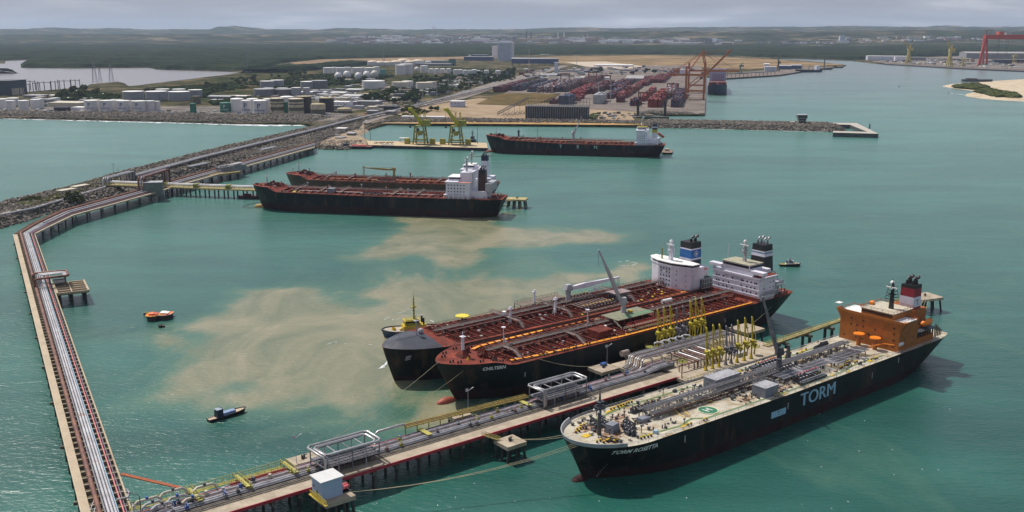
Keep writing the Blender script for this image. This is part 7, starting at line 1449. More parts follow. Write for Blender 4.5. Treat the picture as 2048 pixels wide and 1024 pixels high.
q=MB(); pq=px2([(733,281.5),(972,286),(985,297),(975,296),(737,290)],4); pq=[(p[0],p[1]) for p in px2([(733,281.5),(973,285.5),(976,296),(737,290)],4)]; q.prism(pq,-2,4,1,0); o=q.build('coal_quay',[M('quay_sand',(.52,.42,.28),.9,var=.12),M('quay_wall',(.06,.06,.075),.9,var=.4)]); tag(o,'long sandy-topped quay wall carrying the yellow unloaders','quay')
for k,(x_,y_,l_) in enumerate(((808,284,'small white roofed shelter on the coal quay, left of the unloaders'),)):
    p=P(x_,y_,4); o=thing('shelter',p,-.2,l_,'shelter'); MB().box(-6,6,-3,3,5,5.6).build('roof',whitetop,o); [MB().box(a-.3,a+.3,b-.3,b+.3,0,5).build('post',lgrey,o) for a in(-5,5) for b in(-2.4,2.4)]
rg=random.Random(4)
for k in range(14): p=P(750+k*2.7+rg.uniform(-1,1),287-(k%2)*1.6,4); tag(MB().obox(p,2,1.5,1,rg.uniform(0,1)).build('stop_block',M('block_brown',(.16,.10,.07),.8)),'small dark block in the rows on the left end of the coal quay','block','small blocks on the coal quay')
tag(MB().obox(P(775,290,4),16,2.4,1.2,-.2).build('pipe_stack',whitetop),'white pipe stack on the edge of the coal quay','pipes')
for a,b,y,h,l in ((671,689,262,8,'white-roofed hut on the sandy causeway'),(693,707,270,5,'dark hut with pale roof at the causeway rocks')): bld(a,b,y,h*.6,14,'g' if a>690 else 'w',l,z=4)
for k,(x_,y_,l_) in enumerate(((650,268,'long white slab stack on the causeway, left'),(668,271,'grey slab stack on the causeway, middle'),(682,276,'grey slab stack nearest the red barge'))):
    p=P(x_,y_,3.6); o=thing('slab_stack',p,.5+k*.3,l_,'slabs'); [MB().box(-8,8,-4+3*j,-2+3*j,0,1.5).build('slab',lgrey,o) for j in range(3)]
for k in range(5): p=P((730,741,850,955,1075)[k],(279,281,0,288,290)[k] or 283,4); o=thing('lamp_mast',p,0,'slim dark light mast on the coal quay, %s from the left'%ORD[k],'light mast','light masts on the coal quay'); MB().cyl((0,0,0),.35,24,.2,5).build('pole',dgrey,o)
# basin at the arm end
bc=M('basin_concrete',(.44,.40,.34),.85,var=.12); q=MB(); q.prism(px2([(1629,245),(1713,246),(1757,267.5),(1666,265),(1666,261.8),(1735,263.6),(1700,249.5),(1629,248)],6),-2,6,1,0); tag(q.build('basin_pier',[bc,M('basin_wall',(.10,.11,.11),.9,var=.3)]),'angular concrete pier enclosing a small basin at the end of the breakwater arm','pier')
p=P(1739,257,6); tag(MB().cyl(p,1.2,7,.8,8).build('beacon',walld),'small dark beacon on the corner pier','beacon')
o=bld(1597.5,1611.5,249,11,14,'k','green-grey control tower with overhanging top floor on the breakwater arm',z=5,rz=-.1,name='control_tower',cat='control tower'); h=11/scl(P(1604,249,5)); MB().box(-7,7,-8,8,h+.6,h+6).build('top_floor',WM['k'][0],o); MB().box(-7.1,7.1,-8.1,8.1,h+2,h+4.4).build('window_band',winm,o); MB().box(-7.6,7.6,-8.6,8.6,h+6,h+6.5).build('roof',lgrey,o)
for z in (2.5,7): MB().box(-5.5,5.5,-7.2,-7.05,z,z+2).build('window_band',winm,o)
bld(1581,1589,249,4.5,8,'c','small hut left of the green-grey control tower',z=5)
# containers
CC=[('maroon',(.10,.014,.020)),('dark red',(.15,.022,.02)),('rust orange',(.24,.07,.03)),('blue grey',(.07,.09,.13)),('white',(.40,.41,.43)),('brown',(.10,.05,.035)),('bright red',(.26,.022,.028)),('navy blue',(.03,.05,.12))]
CM=[M('cont_'+c.replace(' ','_'),v,.6,var=.2,scale=.1) for c,v in CC]
YH=R_(78.5); U=Vector((math.cos(YH),math.sin(YH),0)); V_=Vector((math.sin(YH),-math.cos(YH),0))
blocks=[(986,1008,184,167,5,'0001','maroon block at the left end'),(1021,1041,182,160,5,'3557','second block from the left'),(1054,1073,184,158,5,'3370','blue grey block'),(1073,1106,185,157,5,'4015','pale grey block'),(1110,1133,184,160,5,'5570','dark brown block'),(1134,1165,193,170,4,'6616','bright red block'),(1166,1196,188,160,5,'0105','long dark block behind the red'),(1098,1115,208,202,3,'0010','small block beside the coal store'),(1117,1138,210,203,7,'7377','tall block behind the coal store'),(1140,1158,202,195,3,'1016','small block right of the navy one'),(1185.5,1206,208,200,7,'4444','square white reefer stack'),(1207,1228,198,165,4,'1073','diagonal block beyond the white stack'),(1232,1248,205,201,5,'0001','lone maroon stack in the open yard'),(1255,1268,186,158,4,'1061','block left of the leg cranes'),(1259,1279,212,205,5,'0017','block behind the jack-up barge leg'),(1278,1291,203,176,4,'1662','narrow orange red block'),(1295,1322,215,170,6,'6126','big red and orange block'),(1322,1344,196,158,5,'4416','white and red block'),(1341,1364,215,150,6,'5077','dark block beside the quay'),(1300,1330,166,146,4,'0161','rear red rows'),(1140,1178,172,147,4,'5051','rear brown rows left of the long roof'),(1214,1250,180,160,4,'0170','rear maroon rows below the grey warehouse'),(1232,1256,196,178,4,'1062','dense rows right of the diagonal block'),(1272,1296,172,150,4,'6105','dense rows right of the grey warehouse'),(1333,1352,152,141,4,'0103','rear rows by the farther quay crane')]
indiv=[]; rest=MB(); rg=random.Random(9)
for bi,(x0,x1,yb,yt,lv,cs_,ln) in enumerate(blocks):
    a=P(x0,yb,G0); b=P(x1,yb,G0); wd=abs((b-a).dot(V_)); dp=min(max(14,abs((P((x0+x1)/2,yt,G0)-P((x0+x1)/2,yb,G0)).dot(U))),420); nx=max(2,int(wd/2.9)); ny=max(1,int(dp/13.2)); whole=ln.startswith(('square','maroon','pale','tall'))
    for j in range(ny):
        for i in range(nx):
            n_=lv if (j==0 and whole) else max(0 if j else 1,min(lv,lv-rg.choice([0,0,0,1,1,2,3])))
            if i%7==6 and not whole: continue
            for k in range(n_):
                p=a+V_*(i*2.9+1.4)+U*(j*13.2+6.1); p=Vector((p.x,p.y,G0+k*2.6)); c=int(rg.choice(cs_)); vis=(j==0) or k==n_-1
                indiv.append((p.y-(1500 if (j==0) else 0)-(400 if k==n_-1 and j==0 else 0),p,c,bi,k,(0 if i<nx/3 else 1 if i<2*nx/3 else 2)))
indiv.sort(key=lambda t:t[0]); cm={}
for n_,(d,p,c,bi,k_,i_) in enumerate(indiv):
    if n_<300:
        if c not in cm: o=MB().box(-6.1,6.1,-1.24,1.24,0,2.58).build('shipping_container',CM[c]); cm[c]=o.data
        else: o=bpy.data.objects.new('shipping_container',cm[c]); COL.objects.link(o)
        o.location=p; o.rotation_euler=(0,0,YH); tag(o,'%s container, %s tier, %s part of the %s'%(CC[c][0],ORD[k_],['left','middle','right'][i_],blocks[bi][6]),'container','stacked containers in the yard')
    else: rest.obox((p.x,p.y,p.z),12.2,2.6,2.58,YH,c)
tag(rest.build('container_stacks',CM),'rows of red, brown and grey containers filling the rest of the yard','containers',kind='stuff')
def rtg(px,py,label,s=1.0,mat=None):
    p=P(px,py,G0); o=thing('yard_crane',p,YH+math.pi/2,label,'yard crane','yard gantry cranes'); q=MB()
    for x in(-12,12):
        for y in(-5,5): q.beam((x,y,0),(x,y,21),1.3)
        q.beam((x,-6,1),(x,6,1),1.8)
    q.build('leg_frame',mat or M('rtg_rust',(.17,.05,.03),.7,var=.2),o); q=MB(); q.beam((-14,-5,21.5),(14,-5,21.5),1.6,2.2); q.beam((-14,5,21.5),(14,5,21.5),1.6,2.2); q.build('girder',_M['rtg_rust'],o); MB().box(-4,1,-4,4,20,24).build('trolley',dgrey,o)
for a in ((1335,210,'rusty yard crane beside the quay apron, nearest'),(1292,207,'rusty yard crane over the big red block'),(1266,196,'rusty yard crane over the left leg block'),(1212,167,'rusty yard crane behind the white stack'),(1185,160,'rusty yard crane at the left rear'),(1130,163,'rusty yard crane over the brown block'),(1345,186,'rusty yard crane halfway along the quay side')): rtg(*a)
def sts(px,py,raised,label):
    om=M('sts_orange',(.44,.125,.028),.6,var=.2); p=P(px,py,G0); o=thing('quay_crane',p,YH-math.pi/2,label,'quay crane','orange quay cranes'); g=-32
    for y in(-10,10):
        for x in (0,g): MB().beam((x,y,0),(x,y*.9,62 if x else 62),3.2).build('leg',om,o)
    q=MB()
    for y in(-10,10):
        q.beam((g,y,16),(0,y,16),2); q.beam((g,y,17),(0,y*.9,44),1.2); q.beam((0,y*.9,62),(-6,y*.3,88),1.8); q.beam((g,y*.9,46),(-6,y*.3,86),1.3)
    for x in(g,0): q.beam((x,-10,16),(x,10,16),2.2); q.beam((x,-9.5,45),(x,9.5,45),2.2)
    q.beam((-6,-3,88),(-6,3,88),2); q.beam((0,0,3),(g,0,3),.5); q.build('portal_frame',om,o)
    q=MB()
    for y in(-4,4): q.beam((-62,y,46),(2,y,46),2.6,3.4)
    for k in range(9): q.beam((-60+7.5*k,-4,46),(-60+7.5*k,4,46),1)
    q.beam((-58,0,47),(-6,0,86),.9); q.build('girder',om,o); b=MB(); A=Vector((2,0,46)); Bq=A+(Vector((math.cos(R_(48)),0,math.sin(R_(48))))*64 if raised else Vector((64,0,0)))
    for y in(-3.5,3.5): b.beam(A+Vector((0,y,0)),Bq+Vector((0,y*.6,0)),2.6,3.4)
    for k in range(9): c=A.lerp(Bq,k/8); b.beam(c+Vector((0,-3.4,0)),c+Vector((0,3.4,0)),1.4)
    b.build('boom',om,o); q=MB(); q.beam((-6,0,88),A.lerp(Bq,.95),.6); q.beam((-6,0,88),A.lerp(Bq,.5),.6); q.build('stay',om,o); MB().box(-44,-28,-6,6,48,56).build('machine_house',white,o); MB().box(-8,-3,-2,2,38,43).build('cab',dgrey,o); o.scale=(1.18,1.1,1.12); return o
sts(1407,199,True,'nearer orange quay crane with its boom raised'); sts(1409,186,False,'farther orange quay crane with its boom lowered over the container ship')
# container ship
p=P(1432,191,0); cs2=ship('container_ship',(p.x+2,p.y),YH,290,45,17,22,'blue container ship seen bow-on beside the orange quay cranes',rake=8,zboot=2,top=M('hull_navy',(.012,.03,.075),.5,var=.3),dm=M('deck_maroonbrown',(.14,.05,.045),.7,var=.3),cat='container ship',fc=3,xf=18)
for j in range(5):
    for i in range(5):
        c=[0,1,6,5,2][(i+j)%5]; z=cs2.deck(40+j*28); q=MB()
        for m_ in range(3): q.box(32+j*28,58+j*28,-20+8*i,-12.3+8*i,z+2.65*m_,z+2.6+2.65*m_)
        q.build('cargo_stack',CM[c],cs2.root)
MB().box(175,190,-20,20,15,54).build('superstructure',M('super_mauve',(.40,.36,.50),.6,var=.06),cs2.root); MB().box(174.8,174.95,-19,19,47,50).build('window_band',winm,cs2.root); lattice_mast(cs2.root,10,0,19,12,white,1.2,radar=False,cross=2)
for i in range(6): MB().box(173.9,174.98,-15+5*i,-12+5*i,20,42).build('window_column',M('winmauve',(.26,.24,.34),.6),cs2.root)
# jack-up barge
p=P(1300,239,0); o=thing('jackup_barge',(p.x,p.y,0),R_(-8),'dark green jack-up barge with two tall legs by the container yard corner','barge'); MB().box(-22,32,-9,9,-1,5.5).build('hull',M('barge_green',(.07,.085,.065),.8,var=.3),o); MB().box(-30,-6,2,16,-1,4).build('deck_block',M('barge_grey',(.14,.14,.12),.8),o)
for x,y,l in ((-21,12,34),(25,4,32)): 
    q=MB()
    for a in (-1.6,1.6):
        for b in(-1.6,1.6): q.beam((x+a,y+b,0),(x+a,y+b,l),.9)
    for k in range(12): q.beam((x-1.6,y-1.6,k*l/12),(x+1.6,y-1.6,(k+1)*l/12),.6); q.beam((x-1.6,y+1.6,k*l/12),(x-1.6,y-1.6,(k+1)*l/12),.6)
    q.box(x-1.2,x+1.2,y-1.2,y+1.2,0,l-2); q.build('leg',walld,o)
MB().obox((-2,0,5.5),12,8,3,0).build('deckhouse',M('barge_sand',(.36,.30,.22),.8),o)
for k,(x_,y_,l_,m_) in enumerate(((1317,245.5,'tiny white boat at the arm by the jack-up barge',whitetop),(1368,246,'tiny grey boat beside the arm, left of two',grey),(1379,246.5,'tiny dark boat beside the arm, right of two',blackp))):
    p=P(x_,y_,0); o=smallhull('motor_boat',9,3,1,[m_,lgrey,dgrey],.1,(p.x,p.y,0),l_,'boat'); MB().obox((0,0,.8),3,1.8,1.3).build('cabin',m_,o)
# second quay
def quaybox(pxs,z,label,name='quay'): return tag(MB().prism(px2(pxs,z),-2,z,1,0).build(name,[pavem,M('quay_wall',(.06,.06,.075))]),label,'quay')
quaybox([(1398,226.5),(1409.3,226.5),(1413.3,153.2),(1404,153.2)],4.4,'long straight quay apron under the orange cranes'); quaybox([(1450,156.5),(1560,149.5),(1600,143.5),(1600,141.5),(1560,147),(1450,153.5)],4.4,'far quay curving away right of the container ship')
bld(1530,1551,142,8,30,'b','pale blue shed on the far quay'); bld(1558,1581,139,7,30,'B','blue and white shed on the far quay, left of two',gable=3); bld(1582,1602,138,7,30,'B','blue and white shed on the far quay, right of two',gable=3); bld(1528,1538,133,5,20,'w','white gatehouse beyond the far quay',gable=2)
o=thing('conveyor',(0,0,0),0,'thin elevated conveyor along the far quay','conveyor'); a=P(1446,148.5,16); b=P(1550,143,16); MB().beam(a,b,3,2.5).build('gallery',M('conv_bluegrey',(.10,.13,.17),.7),o)
for k in range(14): c=a.lerp(b,k/13); MB().beam((c.x,c.y,3),c,1.2).build('leg',dgrey,o)
def jibcrane(px,py,h_px,label,mat,jx,jy,base=8,grp=None,hd=0):
    p=P(px,py,G0); s=scl(p); h=h_px/s; o=thing('jib_crane',p,hd,label,'crane',grp); q=MB()
    for x in(-1,1):
        for y in(-1,1): q.beam((x*base*.6,y*base*.6,0),(x*base*.25,y*base*.25,h*.38),h*.035)
    q.beam((-base*.6,-base*.6,h*.14),(base*.6,-base*.6,h*.14),h*.03); q.build('portal',mat,o); q=MB(); q.beam((0,0,h*.36),(0,0,h*.60),h*.09); q.build('tower',mat,o); q=MB(); q.obox((base*.35,0,h*.55),base*1.4,base*.8,h*.13,0); q.build('machine_house',mat,o)
    q=MB(); A=Vector((-base*.2,0,h*.62)); Bq=Vector((jx/s,0,h+jy/s)); 
    for y in(-1,1): q.beam(A+Vector((0,y*h*.03,0)),Bq,h*.02); q.beam(A+Vector((h*.05,y*h*.03,h*.02)),Bq,h*.02)
    for k in range(9): c=A.lerp(Bq,k/9); w_=h*.03*(1-k/9); q.beam(c+Vector((0,-w_,0)),c+Vector((h*.05*(1-k/9),w_,0)),h*.013)
    q.beam((base*.3,0,h*.80),Bq,h*.008); q.beam((base*.3,0,h*.60),(base*.3,0,h*.82),h*.03); q.build('jib',mat,o)
teal=M('crane_teal',(.08,.16,.15),.6); jibcrane(1480,148,26,'grey-teal loader crane on the far quay',teal,6,-3,10); jibcrane(1556,143,28,'dark slewing crane with thin raised jib on the far quay',walld,-2,2,7)
yc=M('yard_crane_yellow',(.50,.40,.13),.6,var=.2)
jibcrane(1816,127,45,'yellow shipyard crane with raised jib, left one',yc,-12,0,16,'yellow shipyard cranes'); jibcrane(1898,134,53,'yellow shipyard crane with raised jib, middle one',yc,-9,0,16,'yellow shipyard cranes'); jibcrane(1925,134,24,'low yellow shipyard crane beside the middle one',yc,-5,-4,14,'yellow shipyard cranes'); jibcrane(2027,126,22,'small yellow shipyard crane at the right edge',yc,5,-6,14,'yellow shipyard cranes')
p_=P(1616,144.5,0); o=smallhull('cargo_ship',110,18,7,[navy,walld,navy],R_(20),(p_.x,p_.y,0),'small dark cargo ship at the end of the far quay','ship',sheer=3); MB().obox((38,0,7),14,14,16).build('superstructure',white,o); [MB().beam((x,0,7),(x+6,0,26),1.4).build('derrick',walld,o) for x in(-30,0)]
p_=P(1648,139.5,0); o=smallhull('barge',60,18,4,[walld,M('barge_brown',(.2,.15,.1),.8),walld],0,(p_.x,p_.y,0),'brown work barge with a tall spud leg past the far quay','barge'); MB().beam((0,0,0),(0,0,44),3).build('spud_leg',walld,o)
p_=P(1665,136,0); o=smallhull('barge',80,16,3,[walld,concd,walld],0,(p_.x,p_.y,0),'long low barge at the tip of the far quay','barge'); MB().obox((10,0,3),16,8,4).build('deckhouse',M('rust_brown',(.10,.045,.02)),o)
# shipyard
bld(1736,1762,120.5,8,60,'w','white shipyard shed at the waterfront, left one'); bld(1762,1790,120.8,8,60,'b','white shipyard shed at the waterfront, middle one'); bld(1791,1815,121.5,8.5,60,'w','white shipyard shed at the waterfront, right one',doors=2); bld(1815,1850,121,6,60,'h','grey low shipyard shed right of the white ones'); bld(1942,2120,118,11,160,'h','huge grey shipyard hall behind the red gantry',gable=6); bld(1860,1940,120,3,60,'h','long low grey stockyard roof in the shipyard'); bld(1990,2022,128,8,50,'p','dark block assembly hall under the red gantry'); bld(2022,2070,125,5,40,'d','dark hull block at the right edge of the shipyard')
rm=M('goliath_red',(.42,.045,.03),.6,var=.1); p=P(1966,131,G0); s=scl(p); o=thing('gantry_crane',p,-.03,'giant red goliath gantry crane over the shipyard','gantry crane')
q=MB(); h=51/s
for a,b in ((-9,-2),(7,0)): q.beam((a/s,0,0),((b+2)/s,0,h),3.2/s)
q.build('leg',rm,o); q=MB(); q.beam((28/s,170,0),(31/s,170,h),3/s); q.beam((34/s,170,0),(32/s,170,h),3/s); q.build('leg',M('goliath_pink',(.45,.12,.10),.6),o); q=MB(); q.beam((110/s,60,0),(100/s,60,h),6/s); q.build('leg',rm,o)
MB().box(-3/s,115/s,-12,12,h-1,h+8/s).build('girder',rm,o); MB().box(22/s,32/s,-14,14,h+8/s,h+14/s).build('trolley',M('trolley_red',(.50,.10,.06),.6),o); MB().box(36/s,46/s,-14,14,h+8/s,h+12/s).build('trolley',lgrey,o); q=MB(); q.beam((0,0,h+8/s),(0,0,h+16/s),1.0/s); q.beam((-4/s,0,h+16/s),(14/s,0,h+16/s),.7/s); q.build('top_jib',M('jib_maroon',(.15,.03,.03),.6),o); q=MB(); [q.beam((x/s,0,h),(x/s+1,0,h*.35),.35/s) for x in (24,27,40,44)]; q.build('hoist_wire',walld,o)
tag(quaybox([(1768,127.5),(1850,132),(1920,136.2),(2048,141.5),(2300,150),(2300,148),(2048,139.5),(1920,134.5),(1850,130.5),(1768,126)],4.5,'dark shipyard quay edge along the far shore'),cat='quay')
p_=P(1953,163.5,2); o=thing('wreck_barge',(p_.x,p_.y,2),-.1,'dark old barge beached behind the white sand spit','barge'); MB().prism([(-40,-9),(34,-9),(44,0),(34,9),(-40,9)],0,7).build('hull',walld,o); MB().box(-30,0,-5,5,7,10).build('deck_cargo',concd,o)
p_=P(1798,174,0); o=thing('channel_buoy',(p_.x,p_.y,0),0,'tiny dark channel buoy out in the grey water','buoy'); MB().cyl((0,0,0),1.6,2,n=8).build('float',walld,o); MB().cyl((0,0,2),.5,4,.2,6).build('post',walld,o)
# substation, pylons, far industry
dk_=M('gantry_steel',(.10,.095,.10),.7)
for k,(x_,y_,w_) in enumerate(((34,186,27),(67,184,14),(77,182,26),(103,181,18),(117,179,26),(143,178,18),(40,190,14),(52,180,20))):
    p=P(x_,y_,G0); s=scl(p); o=thing('substation_gantry',p,-.1,'dark substation gantry frame, %s in the row behind the left tanks'%ORD[k],'gantry','substation gantries'); wd=w_/s; q=MB(); h=19/s
    for i in range(3): q.beam((wd*i/2,0,0),(wd*i/2,0,h),1.3)
    q.beam((0,0,h*.88),(wd,0,h*.88),1.1); q.build('frame',dk_,o)
def pylon(px,py,h_,label):
    p=P(px,py,G0); s=scl(p); h=h_/s; o=thing('power_pylon',p,.2,label,'pylon','power pylons'); q=MB(); w_=h*.10
    for x in(-1,1):
        for y in(-1,1): q.beam((x*w_,y*w_,0),(x*w_*.2,y*w_*.2,h),h*.012)
    for k in range(8):
        t0=k/8; t1=(k+1)/8; a=w_*(1-.8*t0); b=w_*(1-.8*t1); q.beam((-a,-a,h*t0),(b,-b,h*t1),h*.009); q.beam((a,-a,h*t0),(-b,-b,h*t1),h*.009)
    for z in(.72,.84,.95): q.beam((-h*.13*(1.3-z),0,h*z),(h*.13*(1.3-z),0,h*z),h*.014)
    q.build('lattice',M('pylon_grey',(.20,.20,.22),.6),o)
for a in ((190,166,44,'lattice power pylon, left of three in front of the estuary'),(201,165,30,'shorter lattice pylon, middle of three in front of the estuary'),(223,163,40,'lattice power pylon, right of three in front of the estuary'),(493,140,35,'faint pylon before the forest, left of the dry field'),(602,118,22,'faint pylon before the forest above the tanks'),(767,122,22,'faint pylon behind the domed tanks')): pylon(*a)
for k,(x_,y0,y1) in enumerate(((1058,157,103),(1153,134,114),(1197,200,168),(1221,206,160),(1370,140,118),(1187,160,133),(874,194,167),(846,200,180),(938,180,160))):
    p=P(x_,y0,G0); h=(y0-y1)/scl(p); o=thing('lamp_mast',p,0,'tall thin light mast in the port area, %s by distance listing'%ORD[k] if 0 else ['very tall mast left of the container yard','dark mast behind the blue gallery','light mast in front of the long dark block','light mast beside the white reefer stack','mast behind the orange quay cranes','light mast at the rear of the yard','light mast on the pipe road by the dark trees','short light mast on the pipe road','light mast on the pipe road near the yard'][k],'light mast','port light masts'); MB().cyl((0,0,0),.9,h,.5,6).build('pole',lgrey if k else cream,o); MB().cyl((0,0,h),1.8,.8,n=8).build('lamp_head',lgrey,o)
far=[(942,975,85.5,8,'w','white square factory far behind the silo tower'),(920,960,75,2.5,'w','long white warehouse on the horizon plain, left'),(962,1015,73.5,3,'w','long white warehouse on the horizon plain, right'),(1030,1060,83,5,'T','tan-roofed warehouse in the far industry strip, first'),(1060,1087,83,5,'T','tan-roofed warehouse in the far industry strip, second'),(1090,1123,83,4.5,'T','tan-roofed warehouse in the far industry strip, third'),(1128,1145,82,3.5,'w','small white block right of the tan warehouses'),(890,912,84,9,'g','grey refinery block left of the white square factory'),(860,874,85,6,'w','white block at the foot of the twin chimneys'),(1410,1424,89,12,'g','grey-white tower block right of the far strip'),(1422,1433,88,10,'w','white block beside the grey-white tower block'),(1320,1345,86,4,'w','white sheds in the far right industry strip'),(1280,1316,84,3,'w','pale long sheds left of the far chimneys'),(1230,1270,82,3,'w','pale sheds in the middle of the far strip'),(1350,1400,88,3,'w','low white shed row before the far tower block'),(1680,1690,84,11,'b','lone tall office block on the right-hand plain'),(1640,1676,82,2.5,'T','orange-tinted low roofs left of the lone office block'),(1700,1740,79,2,'T','orange-tinted low roofs right of the lone office block'),(1470,1484,83,2.5,'w','white roof strip in the right-hand hills'),(1898,1918,77,2.5,'w','white strip building below the right-hand hills'),(700,725,76,3,'w','faint pale town block behind the left forest, first'),(735,770,78,3,'w','faint pale town block behind the left forest, second'),(780,800,75,4,'w','faint pale town block behind the left forest, third'),(810,845,80,3,'g','faint grey plant block behind the left forest'),(1432,1446,86,3,'w','low white annex right of the far tower block'),(1036,1050,77,3,'g','dark grey process block over the tan warehouses'),(1160,1190,80,2.5,'w','small pale sheds right of the tan warehouses'),(1196,1215,82,3,'g','grey shed in the far strip left of the pale sheds')]
for a,b,y,h,s_,l in far: bld(a,b,y,h,90,s_,l,z=6,pos=PH((a+b)/2,y))
for k,(x_,yb,yt,w_) in enumerate(((867,85,54,1.6),(871,85,55,1.6),(1116,79,65,1.8),(1128,79,65,1.8),(1053,77,63,4),(1062,77,65,3),(1351,85,73,1.5),(897,84,74,1.5),(905,85,75,1.5),(1175,79,68,1.2),(1166,79,70,1.2))):
    p=PH(x_,yb); s=scl(p); o=thing('chimney',p,0,'%s chimney of the far refinery, %s listed from the left cluster'%(['thin','thin','pale','pale','dark stout','dark','thin pale','short','short','small','small'][k],ORD[k]) if 0 else ['left one of the twin tall chimneys on the horizon','right one of the twin tall chimneys on the horizon','left pale stack above the tan warehouses','right pale stack above the tan warehouses','stout dark tower above the tan warehouses','dark tower right of the stout one','pale chimney in the far right strip','short stack of the grey refinery block, left','short stack of the grey refinery block, right','small stack right of the tan warehouses, farther','small stack right of the tan warehouses, nearer'][k],'chimney','far chimneys'); MB().cyl((0,0,0),w_/2/s,(yb-yt)/s,w_*.35/s,8).build('shaft',[lgrey,lgrey,whitetop,whitetop,walld,walld][k] if k<6 else lgrey,o)
for k,x_ in enumerate((1327,1334)): tank(x_,79,5,3,'W','tiny white domed tank in the far right strip, %s one'%['left','right'][k],0,'far tanks')
# clutter masses: far town and works
def clutter(name,poly,n,smin,smax,mats,label,seed,z=G0):
    rg=random.Random(seed); hi=name=='far_town'; pw=poly if hi else px2(poly,z); xs=[p[0] for p in pw]; ys=[p[1] for p in pw]; q=MB(); c=0; A=np.array([[rg.uniform(min(xs),max(xs)),rg.uniform(min(ys),max(ys))] for _ in range(n*8)]); s=sdist(A[:,0],A[:,1],pw)
    for (x,y),d in zip(A,s):
        if d>0 and c<n and hi: z_=PH(x,y); l=rg.uniform(smin,smax); q.obox((z_.x,z_.y,z_.z-1),l*rg.uniform(1,2.6),l,l*rg.uniform(.15,.45)+2,rg.choice([-.2,1.37]),rg.randrange(len(mats))); c+=1
        elif d>0 and c<n: l=rg.uniform(smin,smax); q.obox((x,y,z),l*rg.uniform(.8,2.2),l,l*rg.uniform(.15,.55),rg.choice([-.2,1.37]),rg.randrange(len(mats))); c+=1
    return tag(q.build(name,mats),label,name.replace('_',' '),kind='stuff')
clutter('far_town',[(650,84),(700,74),(900,72),(1100,76),(1300,78),(1460,82),(1460,90),(1300,87),(1000,87),(850,88),(700,92)],620,14,60,[whitetop,lgrey,M('town_brown',(.30,.20,.15),.8),wallg,M('town_pink',(.35,.25,.22),.8)],'pale specks of a distant town and factories between forest and hills',1,6)
clutter('parked_lorries',[(600,192),(640,183),(720,186),(740,196),(700,203),(640,203)],230,2.5,7,[whitetop,whitetop,lgrey,dgrey,wallg],'tightly parked white lorries in the yard among the tanks',2)
clutter('yard_clutter',[(690,240),(720,226),(790,214),(860,200),(940,180),(960,183),(880,204),(800,222),(730,243)],150,1.5,4,[whitetop,lgrey,dgrey,cream,M('town_brown',(.3,.2,.15))],'small vehicles and sheds along the port road',3)
clutter('works_sheds',[(480,212),(500,186),(640,180),(720,170),(820,168),(900,158),(1000,152),(960,172),(860,196),(760,222),(660,224),(560,214)],260,4,16,[lgrey,wallg,whitetop,cream,tgd,wallc,M('town_brown',(.3,.2,.15))],'small sheds, tanks and roofs packed between the big storage tanks',23)
clutter('works_sheds',[(80,196),(240,200),(240,214),(60,214),(20,206)],50,4,14,[lgrey,wallg,whitetop,cream],'small sheds between the substation and the left tanks',24)
clutter('yard_clutter',[(0,222),(160,222),(320,226),(470,228),(660,232),(660,226),(470,222),(320,222),(160,219),(0,218)],160,1.5,5,[lgrey,dgrey,wallg,whitetop,blue],'small sheds and gear between the tanks and the rocky shore',4)
clutter('yard_clutter',[(840,146),(1000,150),(1100,160),(1230,150),(1400,140),(1300,133),(1150,136),(1000,140)],260,3,14,[lgrey,wallg,whitetop,M('cont_maroon',(.1,.1,.1)),wallbl,dgrey],'small buildings and vehicles behind the container yard',5)
clutter('shipyard_clutter',[(1740,124),(1860,121),(2048,120),(2300,130),(2300,146),(2048,138),(1920,133),(1800,127)],260,4,18,[lgrey,wallg,whitetop,cream,dgrey,M('town_brown',(.3,.2,.15))],'steel blocks and huts along the shipyard quay',6)
clutter('yard_clutter',[(1180,240),(1200,225),(1280,222),(1260,236)],40,2,6,[lgrey,dgrey,cream,ttan],'odd gear and sheds on the ochre ground by the jack-up barge',8); clutter('far_town',[(1460,86),(1600,82),(1800,76),(2048,74),(2048,80),(1800,84),(1600,90)],90,14,50,[whitetop,lgrey,M('town_pink',(.35,.25,.22))],'scattered pale roofs in the wooded hills at right',9,8)
# trees
def treeproto(seed,h,r,mat):
    rg=np.random.default_rng(seed); root=thing('tree',(0,0,-500),0,'x','tree'); q=MB(); q.tube([(0,0,-.3),(0.1,0,h*.3),(.1,.1,h*.6)],[h*.045,h*.032,h*.012],6)
    for k in range(4): a=k*1.6+seed; q.tube([(0,0,h*.3),(r*.5*math.cos(a),r*.5*math.sin(a),h*.6)],[h*.02,h*.008],5)
    q.build('trunk',M('bark',(.08,.06,.045),.9),root); ico=bmesh.new(); bmesh.ops.create_icosphere(ico,subdivisions=1,radius=1); bv=np.array([v.co[:] for v in ico.verts]); bf=[[v.index for v in f.verts] for f in ico.faces]; ico.free(); q=MB()
    for i in range(46):
        d=rg.normal(size=3); d/=np.linalg.norm(d); rr=rg.uniform(.45,1.0); c=np.array([d[0]*r*rr,d[1]*r*rr,h*.66+d[2]*h*.32*rr]); v=bv*(1+rg.uniform(-.4,.4,(len(bv),1)))*r*rg.uniform(.16,.34); q.add([tuple(x) for x in (v+c)],bf,0)
    q.build('crown',mat,root); return root
TP=[treeproto(1,11,5.5,leafm),treeproto(2,9,5,leafm),treeproto(3,13,6,leafm2),treeproto(5,8,5.5,leafm2)]
rg=random.Random(12)
